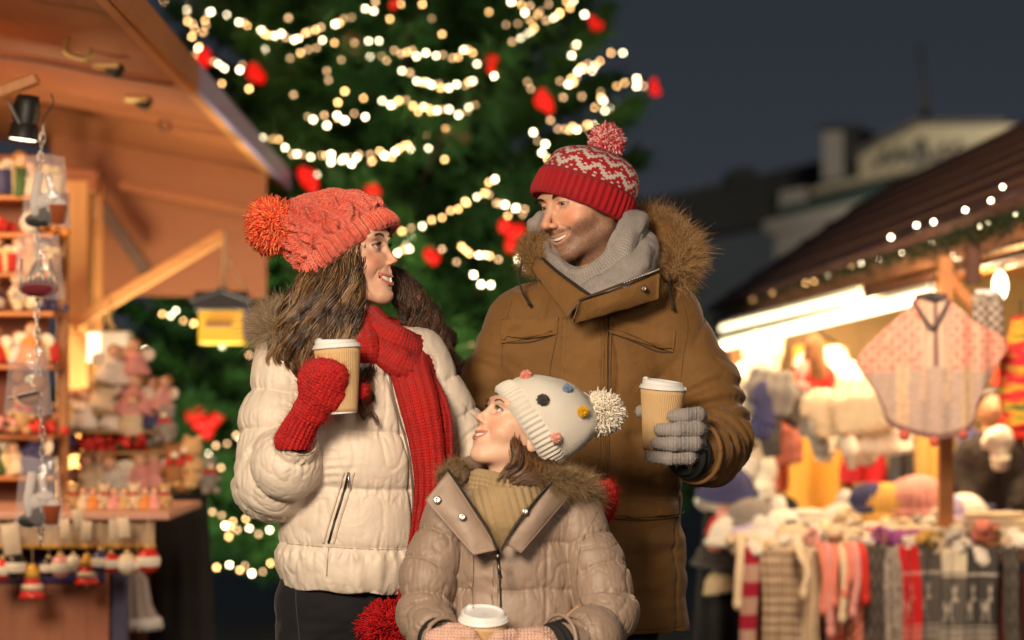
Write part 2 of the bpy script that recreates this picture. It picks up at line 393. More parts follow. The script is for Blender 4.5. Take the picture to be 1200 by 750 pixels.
# ---------------------------------------------------------------- heads (local frame in cm: x right, y forward, z up)
def eye_pieces(c, look, mb, T, r=1.22, iris=(.05,.09,.11)):
    V,F=sphere((0,0,0),r,28,20); look=np.array(look,float); look/=np.linalg.norm(look)
    n=V/r; a=n@look; col=np.full((len(V),3),.72)*np.array([1,.93,.88])
    m=a>.865; col[m]=iris; V[m]*=1.03; m=a>.96; col[m]=(.004,.004,.004)
    m=(a<=.88)&(a>.85); col[m]=(.02,.02,.02)
    mb.add(T(V+c),F,col,1)
def head_mesh(T, skin, p, h=.15):
    """p: dict of proportions. returns list of pieces put into an MB (0 skin, 1 eye, 2 teeth, 3 hair-ish brows)"""
    g=p.get
    s=Sdf((-9,-11,-21),(9,13,12.5),h)
    s.ell((0,-.8,2.6),(7.4,9.2,8.4),k=0)
    s.ell((0,2.4,-2.6),(g('fw',6.2),6.6,8.4),k=2.5)                    # face block
    jw=g('jw',5.0)
    for e in(-1,1):
        s.cap((e*jw,.6,-6.4),(e*1.6,6.3+g('chin',0),-9.9),1.9,1.6,k=2.0)            # jaw line
        s.ell((e*3.75,5.0,-3.9),(2.5,2.6,2.2),k=1.6)                    # cheek
        s.ell((e*4.9,4.0,-1.3),(1.8,2.6,1.3),k=1.4)                     # cheekbone
        s.ell((e*2.9,7.3,2.0+g('brow',0)),(2.5,1.15,.85),k=1.2)          # brow
        if g('ears',1): s.ell((e*7.1,-1.2,-2.2),(.7,1.7,3.0),k=.5)                      # ear
    s.ell((0,6.9,3.8),(5.0,2.0,3.4),k=2.2)                             # forehead
    s.ell((0,7.0+g('chin',0),-10.1),(2.0,1.9,1.7),k=1.3)                 # chin
    s.ell((0,7.25,-6.7),(2.8,1.7,2.3),k=1.3)                           # muzzle
    # sockets
    for e in(-1,1):
        s.ell((e*3.1,9.1,-.1),(1.9,1.5,1.15),k=1.1,sub=True)
        s.ell((e*1.5,9.0,-.3),(.9,1.3,1.0),k=.7,sub=True)
    # nose
    nl=g('nl',0); nz=g('nz',0)
    ns=g('ns',1.); s.cap((0,8.1,.7),(0,10.0+nl,-3.0+nz),.62*ns,.78*ns,k=1.1)
    s.ell((0,10.25+nl,-3.6+nz),(.95*ns,.95*ns,.85*ns),k=.6)
    for e in(-1,1):
        s.ell((e*1.0*ns,9.2+nl*.6,-4.0+nz),(.68*ns,1.0,.62*ns),k=.55)
        s.ell((e*.55,9.9+nl,-4.75+nz),(.26,.42,.22),k=.2,sub=True)       # nostril
    s.cap((0,8.9,-5.0),(0,8.9,-5.7),.35,.4,k=.6)
    # lids
    er=1.22
    for e in(-1,1):
        c=np.array((e*3.1,7.15,-.1)); s.ell(c,er+.16,k=.45)
        R=rot(0,0,-e*g('eyetilt',4)); s.ell(c+(0,1.9,g('gaze',0)),(1.28,2.0,g('eyeh',.5)),R=R,k=.12,sub=True)
    # mouth: smile, laid onto the surface
    ys=s.ax[1]
    def sy(x,z):
        i=int(round((x-s.lo[0])/h)); k=int(round((z-s.lo[2])/h)); col=s.D[i,:,k]; j=np.nonzero(col<0)[0]; j=j[-1]
        return float(ys[j]+h*col[j]/(col[j]-col[min(j+1,len(col)-1)]))
    mz=-6.9+g('mz',0); mw=g('mw',2.9); cu=g('smile',.85); op=g('open',.3)
    uu=np.linspace(-1,1,13); lens=np.sqrt(np.clip(1-uu**2,0,1))
    base=np.array([(u*mw,0,mz+cu*u*u) for u in uu]); base[:,1]=[sy(q[0],q[2]) for q in base]
    base[:,1]=np.convolve(np.pad(base[:,1],1,'edge'),[.25,.5,.25],'valid')
    up=base+np.stack([0*uu,.05-.02*lens,(.30+.16*lens)*1.0*lens],1); lo=base+np.stack([0*uu,-.02-.12*lens,-(.25+op)*lens],1); mid=(up+lo)/2
    for q in(0,-.35,-.7,-1.05): s.chain(mid+np.array((0,q,0))*lens[:,None]**1.5,list(.02+(.15+op*.62)*lens),k=.08,sub=True)
    lt=g('lipt',1.); s.chain(up,list(.07+.15*lt*lens**.7),k=.25); s.chain(lo+np.array((0,0,-.12))*lens[:,None],list(.07+.22*lt*lens),k=.28)
    for e in(-1,1):
        zc=mz+cu; s.ell((e*(mw+.22),sy(e*(mw+.2),zc)+.34,zc+.05),(.16,.3,.3),k=.4,sub=True)
        P=[(e*1.75,-4.3),(e*2.7,-5.0),(e*(mw+.55),zc+.7),(e*(mw+.75),zc-.3)]
        s.chain([(x,sy(x,z)+.12,z) for x,z in P],[.05,.13,.14,.05],k=g('foldk',.45),sub=True)
    s.ell((0,sy(0,mz-1.9)+.55,mz-1.95),(1.7,.65,.45),k=.6,sub=True)
    # neck
    s.cap((0,-1.5,-7),(0,-3.6,-20),g('neck',5.2),g('neck',5.2)+.3,k=2.2)
    V,Q=s.mesh(); V=relax(V,Q,1,.4); cr=1-.16*sstep(g('crown',2.9),g('crown',2.9)+2.2,V[:,2]); V[:,0]*=cr; V[:,1]*=cr
    # colours
    x,y,z=V.T; ax=abs(x); n3=fbm(V*.9,3,3)
    C=np.tile(np.array(skin),(len(V),1))*(1+.05*n3[:,None])
    red=np.array(g('blush',(1.12,.72,.62)))
    f=bump(ax-4.3,1.9)*bump(z+3.3,1.8)*(y>2)*.75; C*=1+(red-1)*f[:,None]
    f=bump(ax,1.0)*bump(z+3.9-nz,1.1)*(y>8.6)*.7; C*=1+(red-1)*f[:,None]
    lipc=np.array(g('lip',(.42,.10,.08))); 
    du,_,_=chain_param(V,up); dl,_,_=chain_param(V,lo); f=np.maximum(1-sstep(.26,.40,du),1-sstep(.36,.50,dl))*g('lipa',.9); C=C*(1-f[:,None])+lipc*f[:,None]
    inm,_,_=chain_param(V,mid-np.array((0,.75,0))); f=(1-sstep(.42,.55,inm))*(ax<mw*.78); C=C*(1-f[:,None])+np.array((.05,.01,.01))*f[:,None]
    # eye rims
    for e in(-1,1):
        c=np.array((e*3.1,7.15,-.1)); q=V-c; R=rot(0,0,-e*g('eyetilt',4)); l=q@R
        rr=np.sqrt((l[:,0]/1.28)**2+((l[:,2]-g('gaze',0))/g('eyeh',.5))**2); m=(y>7.4)*(ax>1.6)*(ax<4.9)
        f=m*bump(rr-1.08,.22)*np.where(l[:,2]>g('gaze',0)-.1,g('liner',.85),g('liner',.85)*.4); C=C*(1-f[:,None])+np.array((.02,.012,.01))*f[:,None]
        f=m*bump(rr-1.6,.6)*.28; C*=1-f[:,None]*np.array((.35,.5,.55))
    if g('beard'):
        bc=np.array(g('beardc',(.05,.022,.012))); cell=noise3(V*7,9)
        line=-5.9+.55*np.maximum(0,ax-2)+.25*np.maximum(0,4-y)*1.2
        f=sstep(1.3,-1.5,z-line-.5*n3)*(z>-13)
        f=np.maximum(f,bump(z+5.55,.55)*(ax<3.4)*(y>6.5)*1.35); f=np.maximum(f, bump(ax-3.4,.8)*(z<-5)*(z>-9)*.9)
        f=np.maximum(f,sstep(5.2,6.4,ax)*sstep(-.5,-3,z)*sstep(3.8,2.2,y)*.8)
        lip=np.minimum(du-.2,dl-.34); f=f*sstep(0,.2,lip)
        under=bump(ax,2.0)*bump(z+8.9,.5)*(y>7); f=f*(1-.12*under)
        f=np.clip(f,0,1)*g('beard'); bm=f.copy(); f=f*np.clip(.70+.2*cell,0,1); C=C*(1-f[:,None])+bc*f[:,None]
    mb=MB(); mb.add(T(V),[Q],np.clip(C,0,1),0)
    if g('beard'):
        NN=vnormals(V,Q); w=np.clip(bm-.25,0,1)**1.2*(y>-3); ii=RNG.choice(len(V),9000,p=w/w.sum()); tng=np.array((0,.1,-1.)); d=NN[ii]*.55+tng+RNG.normal(size=(len(ii),3))*.35
        LL=np.where((z[ii]>-6.3)&(abs(x[ii])<3.3),.42,.30)*(.6+.6*RNG.random(len(ii))); A,F,_=strands(V[ii]+RNG.normal(size=(len(ii),3))*.04,d,LL,2,.016,curl=.3); hc=np.array([(.035,.016,.008),(.075,.036,.017),(.13,.065,.032)])[RNG.integers(0,3,len(ii))]; mb.add(T(A),F,hc[sid(len(ii),3,3)],3)
    for e in(-1,1): eye_pieces(np.array((e*3.1,7.15,-.1)),g('look',(0,1,0)),mb,T,er,g('iris',(.05,.08,.09)))
    # teeth band, upper
    u=np.linspace(-1,1,49); w=np.linspace(0,1,6); U,Wd=np.meshgrid(u,w,indexing='ij'); uw=U*.86
    ln=np.sqrt(np.clip(1-U**2,0,1)); gap=np.exp(-((np.abs((U*4.5)%1-.5)-.5)/.10)**2)
    bx=np.interp(uw,uu,up[:,0]); by=np.interp(uw,uu,up[:,1]); bz=np.interp(uw,uu,up[:,2])
    Tt=np.stack([bx,by-.20-.02*gap,bz+.1-Wd*(.32+op*1.05)*(.35+.65*ln)],-1).reshape(-1,3)
    mb.add(T(Tt),[quads_grid(49,6)],(.86,.80,.72),2)
    # brows and lashes as short hairs
    rs=[];ds=[]
    for e in(-1,1):
        for _ in range(g('nbrow',150)):
            t=RNG.random(); px=e*(1.35+3.4*t); pz=1.85+g('brow',0)+g('browz',0)+.75*math.sin(t*2.2)-.3*t+RNG.normal()*.11*(1-.4*t); rs.append((px,9.4,pz)); ds.append((e*.8,.35,.45-.8*t))
    rs=np.array(rs)
    bv=BVHTree.FromPolygons(V.tolist(),Q.tolist()); rr=[];dd=[]
    for a,b in zip(rs,ds):
        hit=bv.ray_cast(Vector((a[0],14,a[2])),Vector((0,-1,0)))
        if hit[0] is not None: rr.append(np.array(hit[0])-np.array((0,.03,0))); dd.append(b)
    A,F,_=strands(np.array(rr),np.array(dd),.75,2,g('browr',.055),curl=.15); mb.add(T(A),F,g('browc',(.03,.015,.008)),3)
    rr=[];dd=[]
    for e in(-1,1):
        for _ in range(70):
            t=RNG.random()*2-1; rr.append((e*3.1+1.25*t,8.5-.28*t*t-.1,g('gaze',0)-.1+g('eyeh',.5)*math.sqrt(max(0,1-t*t))*.98+.02)); dd.append((t*.5,1.,.35))
    A,F,_=strands(np.array(rr),np.array(dd),g('lash',.5),2,.035,curl=.1); mb.add(T(A),F,(.008,.005,.005),3)
    return mb,bv,V,Q
def head_T(anchor, local, R, sc):
    """local cm -> figure px so that `local` lands on anchor"""
    R=np.array(R); o=np.array(anchor,float)-R@(np.array(local,float))*sc
    f=lambda P: np.asarray(P,float)@R.T*sc+o
    f.o=o; f.R=R; f.sc=sc; return f

def cap_mesh(o, ax, rt, prof, nt=420, nv=200, disp=None, colf=None, inner=.93, turn=True):
    """knitted cap. o origin of the brim centre, ax axis up, rt direction of u (front->back);
    prof rows (v, u_center, a, b) from brim to crown, a along rt, b across. disp(th,t,arc)->outward px"""
    o=np.array(o,float); ax=np.array(ax,float); ax/=np.linalg.norm(ax); rt=np.array(rt,float); rt-=ax*(rt@ax); rt/=np.linalg.norm(rt); sd=np.cross(ax,rt)
    Pr=catmull(prof,nv); Pr[:,2:]=np.maximum(Pr[:,2:],.05); th=np.arange(nt)*2*PI/nt; t=np.linspace(0,1,nv)
    ct,st=np.cos(th)[:,None],np.sin(th)[:,None]
    def surf(k=1.,dd=0.,vo=0.):
        a=Pr[None,:,2]*k; b=Pr[None,:,3]*k
        return (o+(Pr[None,:,1]+ct*a)[...,None]*rt+(st*b)[...,None]*sd+((Pr[None,:,0]+vo)*np.ones((nt,1)))[...,None]*ax)
    P=surf(); N=np.cross(np.gradient(P,axis=1),np.roll(P,-1,0)-np.roll(P,1,0)); N/=np.linalg.norm(N,axis=2)[...,None]+1e-9
    cen=o+Pr[:,1].mean()*rt+Pr[:,0].mean()*ax; 
    if ((P-cen)*N).sum()<0: N=-N
    if disp is not None: P=P+N*disp(th[:,None],t[None,:],Pr)[...,None]
    V=P.reshape(-1,3); F=[quads_grid(nt,nv,wrap_u=True)[:,::-1]]
    C=colf(th[:,None],t[None,:],P) if colf else np.full((nt,nv,3),.5)
    C=np.broadcast_to(C,(nt,nv,3)).reshape(-1,3)
    uv=np.stack(np.broadcast_arrays(th[:,None]/(2*PI),t[None,:]),-1).reshape(-1,2)
    # inner lining
    I=(surf(inner)+ax*.5)[:, :nv//2]; k=len(V); m=nv//2
    V2=I.reshape(-1,3); F2=quads_grid(nt,m,wrap_u=True)+k
    j=np.arange(nt); j2=(j+1)%nt; rim=np.stack([j*nv,j2*nv,k+j2*m,k+j*m],1)
    V=np.vstack([V,V2]); C=np.vstack([C,np.broadcast_to(C.reshape(nt,nv,3)[:,:1],(nt,m,3)).reshape(-1,3)*.8]); uv=np.vstack([uv,uv.reshape(nt,nv,2)[:,:m].reshape(-1,2)])
    return V,[F[0],F2,rim],C,uv
def pompom(c,r,n=1500,cols=((.7,.1,.05),),w=.9,seed=1,sq=(1,1,1),sides=3):
    rg=np.random.default_rng(seed); d=rg.normal(size=(n,3)); d/=np.linalg.norm(d,axis=1)[:,None]
    L=r*(.54+.07*rg.random(n)+.07*fbm(d*2.2+seed,2,seed)); base=d*r*.45*np.array(sq)
    P0=base+np.array(c); t=np.linspace(0,1,5)
    dd=d*np.array(sq)+rg.normal(size=(n,3))*.16
    P=P0[:,None]+L[:,None,None]*t[None,:,None]*dd[:,None]+rg.normal(size=(n,5,3))*t[None,:,None]*r*.055
    P[:,:,2]-=(t**2)[None]*r*.07
    V,F,tt=ribbons(P,np.tile(w*(.8+.4*rg.random(n))[:,None],(1,5))*np.array([1,1,1,1,.75])[None],sides)
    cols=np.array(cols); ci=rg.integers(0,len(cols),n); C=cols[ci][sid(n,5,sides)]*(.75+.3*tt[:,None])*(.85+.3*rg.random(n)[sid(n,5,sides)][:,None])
    # closed tips
    cap=(np.arange(n)*5*sides+4*sides)[:,None]+np.array([[0,1,2]])
    Vs,Fs=sphere(c,np.array(sq)*r*.72,20,14)
    return [(V,F+[cap],C),(Vs,Fs,np.tile(cols.mean(0)*.6,(len(Vs),1)))]
# ---------------------------------------------------------------- materials for people
def skin_mat():
    t=NT('skin'); c=t.attr(); nz=t.noise(60,4,.6)
    v=t.math('MULTIPLY_ADD',nz,.16,.92); cmb=t.n('ShaderNodeCombineColor'); [t.l(v,cmb.inputs[i]) for i in range(3)]
    t.set('Base Color',t.mix(1.,c,cmb.outputs[0],'MULTIPLY')); t.set('Roughness',.46); t.set('Specular IOR Level',.42)
    t.set('Subsurface Weight',.22); t.set('Subsurface Radius',(1.,.35,.18)); t.set('Subsurface Scale',.006)
    t.bump(t.noise(900,3,.6),.00025); return t.m
M_SKIN=skin_mat()
M_EYE=mat('eyeball',attr=True,rough=.08,var=.02,coat=.6)
M_TEETH=mat('teeth',(.86,.80,.72),rough=.25,var=.03)
def hair_mat(name,rough=.42,spec=.5):
    t=NT(name); t.set('Base Color',t.attr()); t.set('Roughness',rough); t.set('Specular IOR Level',spec); 
    return t.m
M_HAIR=hair_mat('hair_strands',.33,.6); M_FUR=hair_mat('fur_strands',.75,.2); M_YARN=hair_mat('yarn_strands',.9,.1)
SKIN_MATS=[M_SKIN,M_EYE,M_TEETH,M_HAIR]

# woman ------------------------------------------------------------
WO=Fig(5.0); MAN=Fig(5.25); GI=Fig(4.72)
def px_per_cm(fig): return .01/fig.k
R_W=rot(-107,9,0); T_W=head_T((443,0,-288.5),(3.1,8.3,-.1),R_W,px_per_cm(WO)*1.0)
P_W=dict(ears=0,fw=5.7,jw=4.5,nl=.0,nz=.3,ns=.68,smile=1.05,mw=3.15,open=.95,lipt=.85,eyeh=.52,eyetilt=6,look=(-.15,1,.12),liner=1.0,lash=.8,browz=.0,nbrow=170,browr=.034,
     lip=(.55,.15,.12),browc=(.05,.025,.012),iris=(.05,.04,.03),chin=-.1,neck=4.6)
R_M=rot(126,-9,6); T_M=head_T((658,-2,-238.5),(-3.1,8.3,-.1),R_M,px_per_cm(MAN)*1.07)
P_M=dict(fw=6.3,jw=5.5,nl=.75,nz=-.25,smile=.65,mw=2.9,open=.6,lipt=.65,eyeh=.30,eyetilt=-2,gaze=-.08,crown=1.7,look=(-.15,1,-.35),liner=.55,lash=.3,browz=-.5,
     lip=(.50,.21,.16),lipa=.6,browc=(.035,.017,.008),browr=.08,nbrow=260,iris=(.05,.04,.03),chin=.35,beard=.82,neck=5.9,brow=-.15)
R_G=rot(112,29,0); T_G=head_T((583,0,-480),(-3.1,8.3,-.1),R_G,px_per_cm(GI)*.90)
P_G=dict(fw=5.9,jw=3.9,nl=-.15,nz=.5,ns=.85,mz=.4,smile=1.0,mw=2.7,open=.7,eyeh=.56,eyetilt=5,crown=2.3,look=(.2,1,.3),liner=.9,lash=.75,browz=-.1,
     lip=(.50,.17,.13),browc=(.14,.075,.035),nbrow=170,browr=.028,iris=(.06,.035,.02),chin=-.7,neck=4.2,brow=-.3,blush=(1.06,.74,.64))
# ---------------------------------------------------------------- cloth helpers
def puff(s, seams, p=.42):
    """0 at seams, 1 between"""
    seams=np.sort(np.array(seams,float)); i=np.clip(np.searchsorted(seams,s)-1,0,len(seams)-2)
    a,b=seams[i],seams[i+1]; u=np.clip((s-a)/(b-a),0,1); return (4*u*(1-u))**p, np.minimum(abs(s-a),abs(b-s))
def aniso(V, d, s_along, s_across, seed=0, o=2):
    d=np.array(d,float); d/=np.linalg.norm(d); a=(V@d)[:,None]*d; return fbm(a*s_along+(V-a)*s_across,o,seed)
class Surf:
    """surface to lay things on (figure px space); rays run away from the viewer's side or along any direction"""
    def __init__(s,V,Q): s.V=V; s.bv=BVHTree.FromPolygons(V.tolist(),Q.tolist())
    def hit(s,x,z,y0=-400,d=(0,1,0)):
        h=s.bv.ray_cast(Vector((x,y0,z)),Vector(d))
        return (np.array(h[0]),np.array(h[1])) if h[0] is not None else (None,None)
    def drape(s, pts, lift=1.0):
        """(x,z) list -> 3d points on the surface + normals"""
        P=[];N=[];lp=None;ln=None
        for x,z in pts:
            p,n=s.hit(x,z)
            if p is None:
                if lp is None: continue
                p,n=np.array((x,lp[1],z)),ln
            if n[1]>0: n=-n
            P.append(p+n*lift);N.append(n);lp,ln=p,n
        return np.array(P),np.array(N)
    def line(s, pts, r=.7, lift=.4, n=40, sides=6, smooth=3):
        c=catmull([(a,0,b) for a,b in pts],n); P,_=s.drape([(q[0],q[2]) for q in c],lift)
        for _ in range(smooth): P[1:-1,1]=(P[:-2,1]+2*P[1:-1,1]+P[2:,1])/4
        return tube(P,r,sides)
    def patch(s, c00,c10,c11,c01, nu=24,nv=16, th=2.5, edge=.12, lift=0, bow=None, smooth=4, wr=0, seed=0):
        """four-cornered cloth panel laid on the surface: corners as (x,y)photo px; bow: extra fn(u,v)->px outward"""
        u=np.linspace(0,1,nu); v=np.linspace(0,1,nv); U,Vv=np.meshgrid(u,v,indexing='ij')
        f=lambda i:(c00[i]*(1-U)*(1-Vv)+c10[i]*U*(1-Vv)+c11[i]*U*Vv+c01[i]*(1-U)*Vv)
        X,Z=f(0),-f(1); Y=np.zeros_like(X); last=0
        for i in range(nu):
            for j in range(nv):
                p,n=s.hit(X[i,j],Z[i,j]); 
                if p is not None: last=p[1]
                Y[i,j]=last
        for _ in range(smooth):
            Y[1:-1]=(Y[:-2]+2*Y[1:-1]+Y[2:])/4; Y[:,1:-1]=(Y[:,:-2]+2*Y[:,1:-1]+Y[:,2:])/4
        e=np.minimum(np.minimum(U,1-U)*nu/ (nu*edge+1e-9),1)*np.minimum(np.minimum(Vv,1-Vv)/edge,1)
        prof=th*(.45+.55*np.sqrt(np.clip(np.minimum(np.minimum(U,1-U),np.minimum(Vv,1-Vv))/edge,0,1)))
        if bow is not None: prof=prof+bow(U,Vv)
        if wr: prof=prof+wr*fbm(np.stack([X*.05,Z*.11,Y*0+seed],-1),2,seed)
        T=np.stack([X,Y-lift-prof,Z],-1); B=np.stack([X,Y+1.0-lift,Z],-1); k=nu*nv; q=quads_grid(nu,nv)
        ring=[(i,0) for i in range(nu)]+[(nu-1,j) for j in range(1,nv)]+[(i,nv-1) for i in range(nu-2,-1,-1)]+[(0,j) for j in range(nv-2,0,-1)]
        r=np.array([i*nv+j for i,j in ring]); r2=np.roll(r,-1)
        return np.vstack([T.reshape(-1,3),B.reshape(-1,3)]),[q,q[:,::-1]+k,np.stack([r,r2,r2+k,r+k],1)]
    def stitches(s, pts, n, L=1.6, r=.28, lift=.3):
        c=catmull([(a,0,b) for a,b in pts],n*2); out=[]
        P,_=s.drape([(q[0],q[2]) for q in c],lift)
        for i in range(0,len(P)-1,2): out.append(tube(P[i:i+2],r,4))
        return out
def fur_on(P,N,L,n,cols,w=.35,seed=0,lean=(0,0,-.25),spread=.45,seg=5,curl=.35,clump=.35,Lvar=.35):
    """fur growing from random points of a sampled surface P,N"""
    rg=np.random.default_rng(seed); i=rg.integers(0,len(P),n); p=P[i]+rg.normal(size=(n,3))*1.2; d=N[i]+rg.normal(size=(n,3))*spread+np.array(lean)
    cl=fbm(p*.09,2,seed)[:,None]*np.array([[1,.3,-.6]])*clump+fbm(p*.09+50,2,seed+1)[:,None]*np.array([[-.3,.8,.8]])*clump
    d=d+cl; LL=L*(1-Lvar+2*Lvar*rg.random(n))
    V,F,t=strands(p,d,LL,seg,w,0.12,curl,rg)
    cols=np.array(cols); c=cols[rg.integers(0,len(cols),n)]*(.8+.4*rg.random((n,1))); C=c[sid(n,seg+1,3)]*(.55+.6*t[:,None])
    return V,F,C
def tube_sample(P,r,n,rg,th_range=(0,2*PI),flat=1.,up=(0,0,1)):
    """random points+normals on a tube"""
    P=catmull(P,60); rr=np.interp(np.linspace(0,1,60),np.linspace(0,1,len(np.atleast_1d(r))),np.atleast_1d(r)) if np.ndim(r) else np.full(60,r)
    T=np.gradient(P,axis=0); T/=np.linalg.norm(T,axis=1)[:,None]; i=rg.integers(0,60,n); th=rg.uniform(*th_range,n)
    x=np.cross(np.array(up,float),T); x/=np.linalg.norm(x,axis=1)[:,None]+1e-9; y=np.cross(T,x)
    N=np.cos(th)[:,None]*x[i]+np.sin(th)[:,None]*y[i]; return P[i]+N*rr[i][:,None]*np.array([1,1,1]),N
def hair_locks(guides, nlock, nstr, m=26, r=7., wave=4., wl=46., cols=((.1,.06,.03),), w=.45, seed=0, jit=6., tip=.35, frizz=.5):
    rg=np.random.default_rng(seed); G=[catmull(g,m) for g in guides]; Ps=[];Cs=[];t=np.linspace(0,1,m); cols=np.array(cols)
    for k in range(nlock):
        a=rg.uniform(0,len(G)-1); i=min(int(a),len(G)-2); f=a-i; c=G[i]*(1-f)+G[i+1]*f
        end=rg.uniform(.72,1.0); c=np.stack([np.interp(t*end,t,c[:,q]) for q in range(3)],1)
        c=c+rg.normal(size=3)*jit*np.array([1,.8,.5])*(.35+.65*t[:,None])
        ln=np.cumsum(np.r_[0,np.linalg.norm(np.diff(c,axis=0),axis=1)]); ph=rg.uniform(0,6.28); wk=wl*rg.uniform(.8,1.25); A=wave*rg.uniform(.5,1.3)*np.clip(ln/40,0,1)
        c=c+np.stack([A*np.sin(ln/wk*6.28+ph),A*.8*np.cos(ln/wk*6.28+ph),0*A],1)
        off=rg.normal(size=(nstr,3))*r*.45; prof=(1-(1-tip)*t**1.5)*(1+.25*np.sin(ln/wk*6.28+ph+1))
        P=c[None]+off[:,None]*prof[None,:,None]+rg.normal(size=(nstr,1,3))*0
        fr=np.cumsum(rg.normal(size=(nstr,m,3)),1)*frizz*.35; P=P+fr*np.linspace(0,1,m)[None,:,None]
        Ps.append(P); base=cols[rg.integers(0,len(cols))]; Cs.append(base[None]*(.65+.7*rg.random((nstr,1))))
    P=np.concatenate(Ps); C=np.concatenate(Cs); n=len(P)
    V,F,tt=ribbons(P,np.tile(w*(1-.6*t**2),(n,1))); return V,F,C[sid(n,m,3)]
def cup_pieces(T, r0=2.75, r1=4.15, hgt=12.3, spout=0., ribbed=True, sleeve=(.35,11.85)):
    """paper cup in cm, base at z=0"""
    body=[(0,.45),(r0-.25,.45),(r0-.2,0),(r0,0),(r0+.02,.15)]+[(r0+(r1-r0)*z/hgt,z) for z in np.linspace(.3,hgt,14)]+[(r1-.1,hgt+.1),(0,hgt+.1)]
    a=lathe(body,72); V1=(T(a[0]),a[1],a[2])
    z0,z1=sleeve; s=[(r0+(r1-r0)*z0/hgt+.02,z0)]+[(r0+(r1-r0)*z/hgt+.13,z) for z in np.linspace(z0+.02,z1-.02,16)]+[(r0+(r1-r0)*z1/hgt+.02,z1)]
    b=lathe(s,360 if ribbed else 90,fn=(lambda th,z:.045*np.sin(th*60)) if ribbed else None); V2=(T(b[0]),b[1],b[2])
    h=hgt; R=r1
    lid=[(R-.1,h-.35),(R+.28,h-.35),(R+.40,h-.22),(R+.40,h-.05),(R+.28,h+.08),(R+.2,h+.12),(R+.2,h+.34),(R+.12,h+.45),(R-.12,h+.52),(R-.25,h+.9),(R-.38,h+1.25),(R-.55,h+1.35),(R-.75,h+1.28),(R-.85,h+1.02),(R-1.2,h+.95),(0,h+.95)]
    c=lathe(lid,90,fn=lambda th,z: np.where(z>h+.6,.12*np.cos(th-spout),0)); V=c[0].copy(); zz=V[:,2]
    cx,cy=(R-.75)*math.cos(spout),(R-.75)*math.sin(spout); d=np.hypot(V[:,0]-cx,V[:,1]-cy)
    V[:,2]+=np.where(zz>h+.85,.25*(V[:,0]*math.cos(spout)+V[:,1]*math.sin(spout))/R,0)
    V3=(T(V),c[1],c[2]); nb=sphere((cx,cy,h+1.42),(.62,.62,.45),20,12); V4=(T(nb[0]),nb[1])
    return V1,V2,V3,V4
M_CREAM=None
def cloth_mat(name,rough,var=.08,nscale=8,fine=.0004,fs=900,wr=.002,ws=22,sheen=.15,spec=.35,weave=True,coat=0):
    """cloth with small crumples, weave and a little mottling; colour from the Col attribute"""
    t=NT(name); c=t.attr(); nz=t.noise(nscale,5,.6); v=t.math('MULTIPLY_ADD',nz,2*var,1-var)
    cmb=t.n('ShaderNodeCombineColor'); [t.l(v,cmb.inputs[i]) for i in range(3)]
    t.set('Base Color',t.mix(1.,c,cmb.outputs[0],'MULTIPLY')); t.set('Roughness',rough); t.set('Specular IOR Level',spec)
    t.set('Sheen Weight',sheen); t.set('Sheen Roughness',.4)
    if coat: t.set('Coat Weight',coat); t.set('Coat Roughness',.4)
    rn=t.math('ABSOLUTE',t.math('SUBTRACT',t.noise(ws*.6,3,.5,dist=1.2),.5)); t.bump(t.math('MULTIPLY',t.math('POWER',rn,.7),-1.),wr*.4); t.bump(t.noise(ws,4,.55,dist=.6),wr*.6); t.bump(t.noise(fs,2,.6),fine); MATS[name]=t.m; return t.m
M_PUFF=cloth_mat('quilted_nylon',.52,.04,wr=.006,ws=14,fine=.0002,sheen=.1,spec=.5)
M_COTTON=cloth_mat('waxed_cotton',.70,.20,nscale=14,wr=.011,ws=11,fine=.0006,sheen=.2,spec=.25)
M_DENIM=cloth_mat('denim',.8,.2,nscale=40,wr=.004,ws=14,fine=.0006,sheen=.1,spec=.2)
M_BLACK=mat('black_rib',(.008,.008,.009),.8,bumpd=.001,bscale=500)
M_METAL=mat('zip_metal',(.55,.53,.5),.28,metal=1,bumpd=.0002)
M_DKMETAL=mat('dark_metal',(.10,.09,.08),.35,metal=1)
M_LID=mat('white_plastic_lid',(.80,.79,.78),.32,var=.03,spec=.5)
M_KRAFT=mat('kraft_paper',(.60,.40,.20),.75,var=.08,nscale=60,bumpd=.0003,bscale=700)
M_RED_KNIT=knit_mat('red_wool_knit',(.55,.016,.012),34,170,.003,fuzz=.9,dark=.45)
M_GREY_KNIT=knit_mat('grey_wool_knit',(.38,.335,.315),30,130,.003,fuzz=2.2,dark=.2)
M_CORAL=knit_mat('coral_knit',None,120,48,.003,attr=True,fuzz=.9,dark=.55)
M_JACQ=knit_mat('jacquard_knit',None,130,70,.0018,attr=True,fuzz=.5,dark=.6)
M_CREAMKNIT=knit_mat('cream_knit',None,120,80,.0015,attr=True,fuzz=.4,dark=.82)
M_WOOL=cloth_mat('brushed_wool',.95,.18,nscale=120,wr=.002,ws=120,fine=.0015,fs=700,sheen=.6,spec=.1)

def ground_z(fig): return -HORIZ-CAM_Z/fig.k
def body_core(fig, mb, T, P):
    """coarse limbs and trunk under the clothes, joined to the head in one body mesh"""
    z0=ground_z(fig)
    xs=[q[0] for q in P['pts']]; s=Sdf((min(xs)-60,-160,z0-4),(max(xs)+60,140,P['top']+10),5)
    for a,b,ra,rb in P['caps']: s.cap(a,b,ra,rb,k=10)
    V,Q=s.mesh(); mb.add(fig.w(V),[Q],P['col'],0)

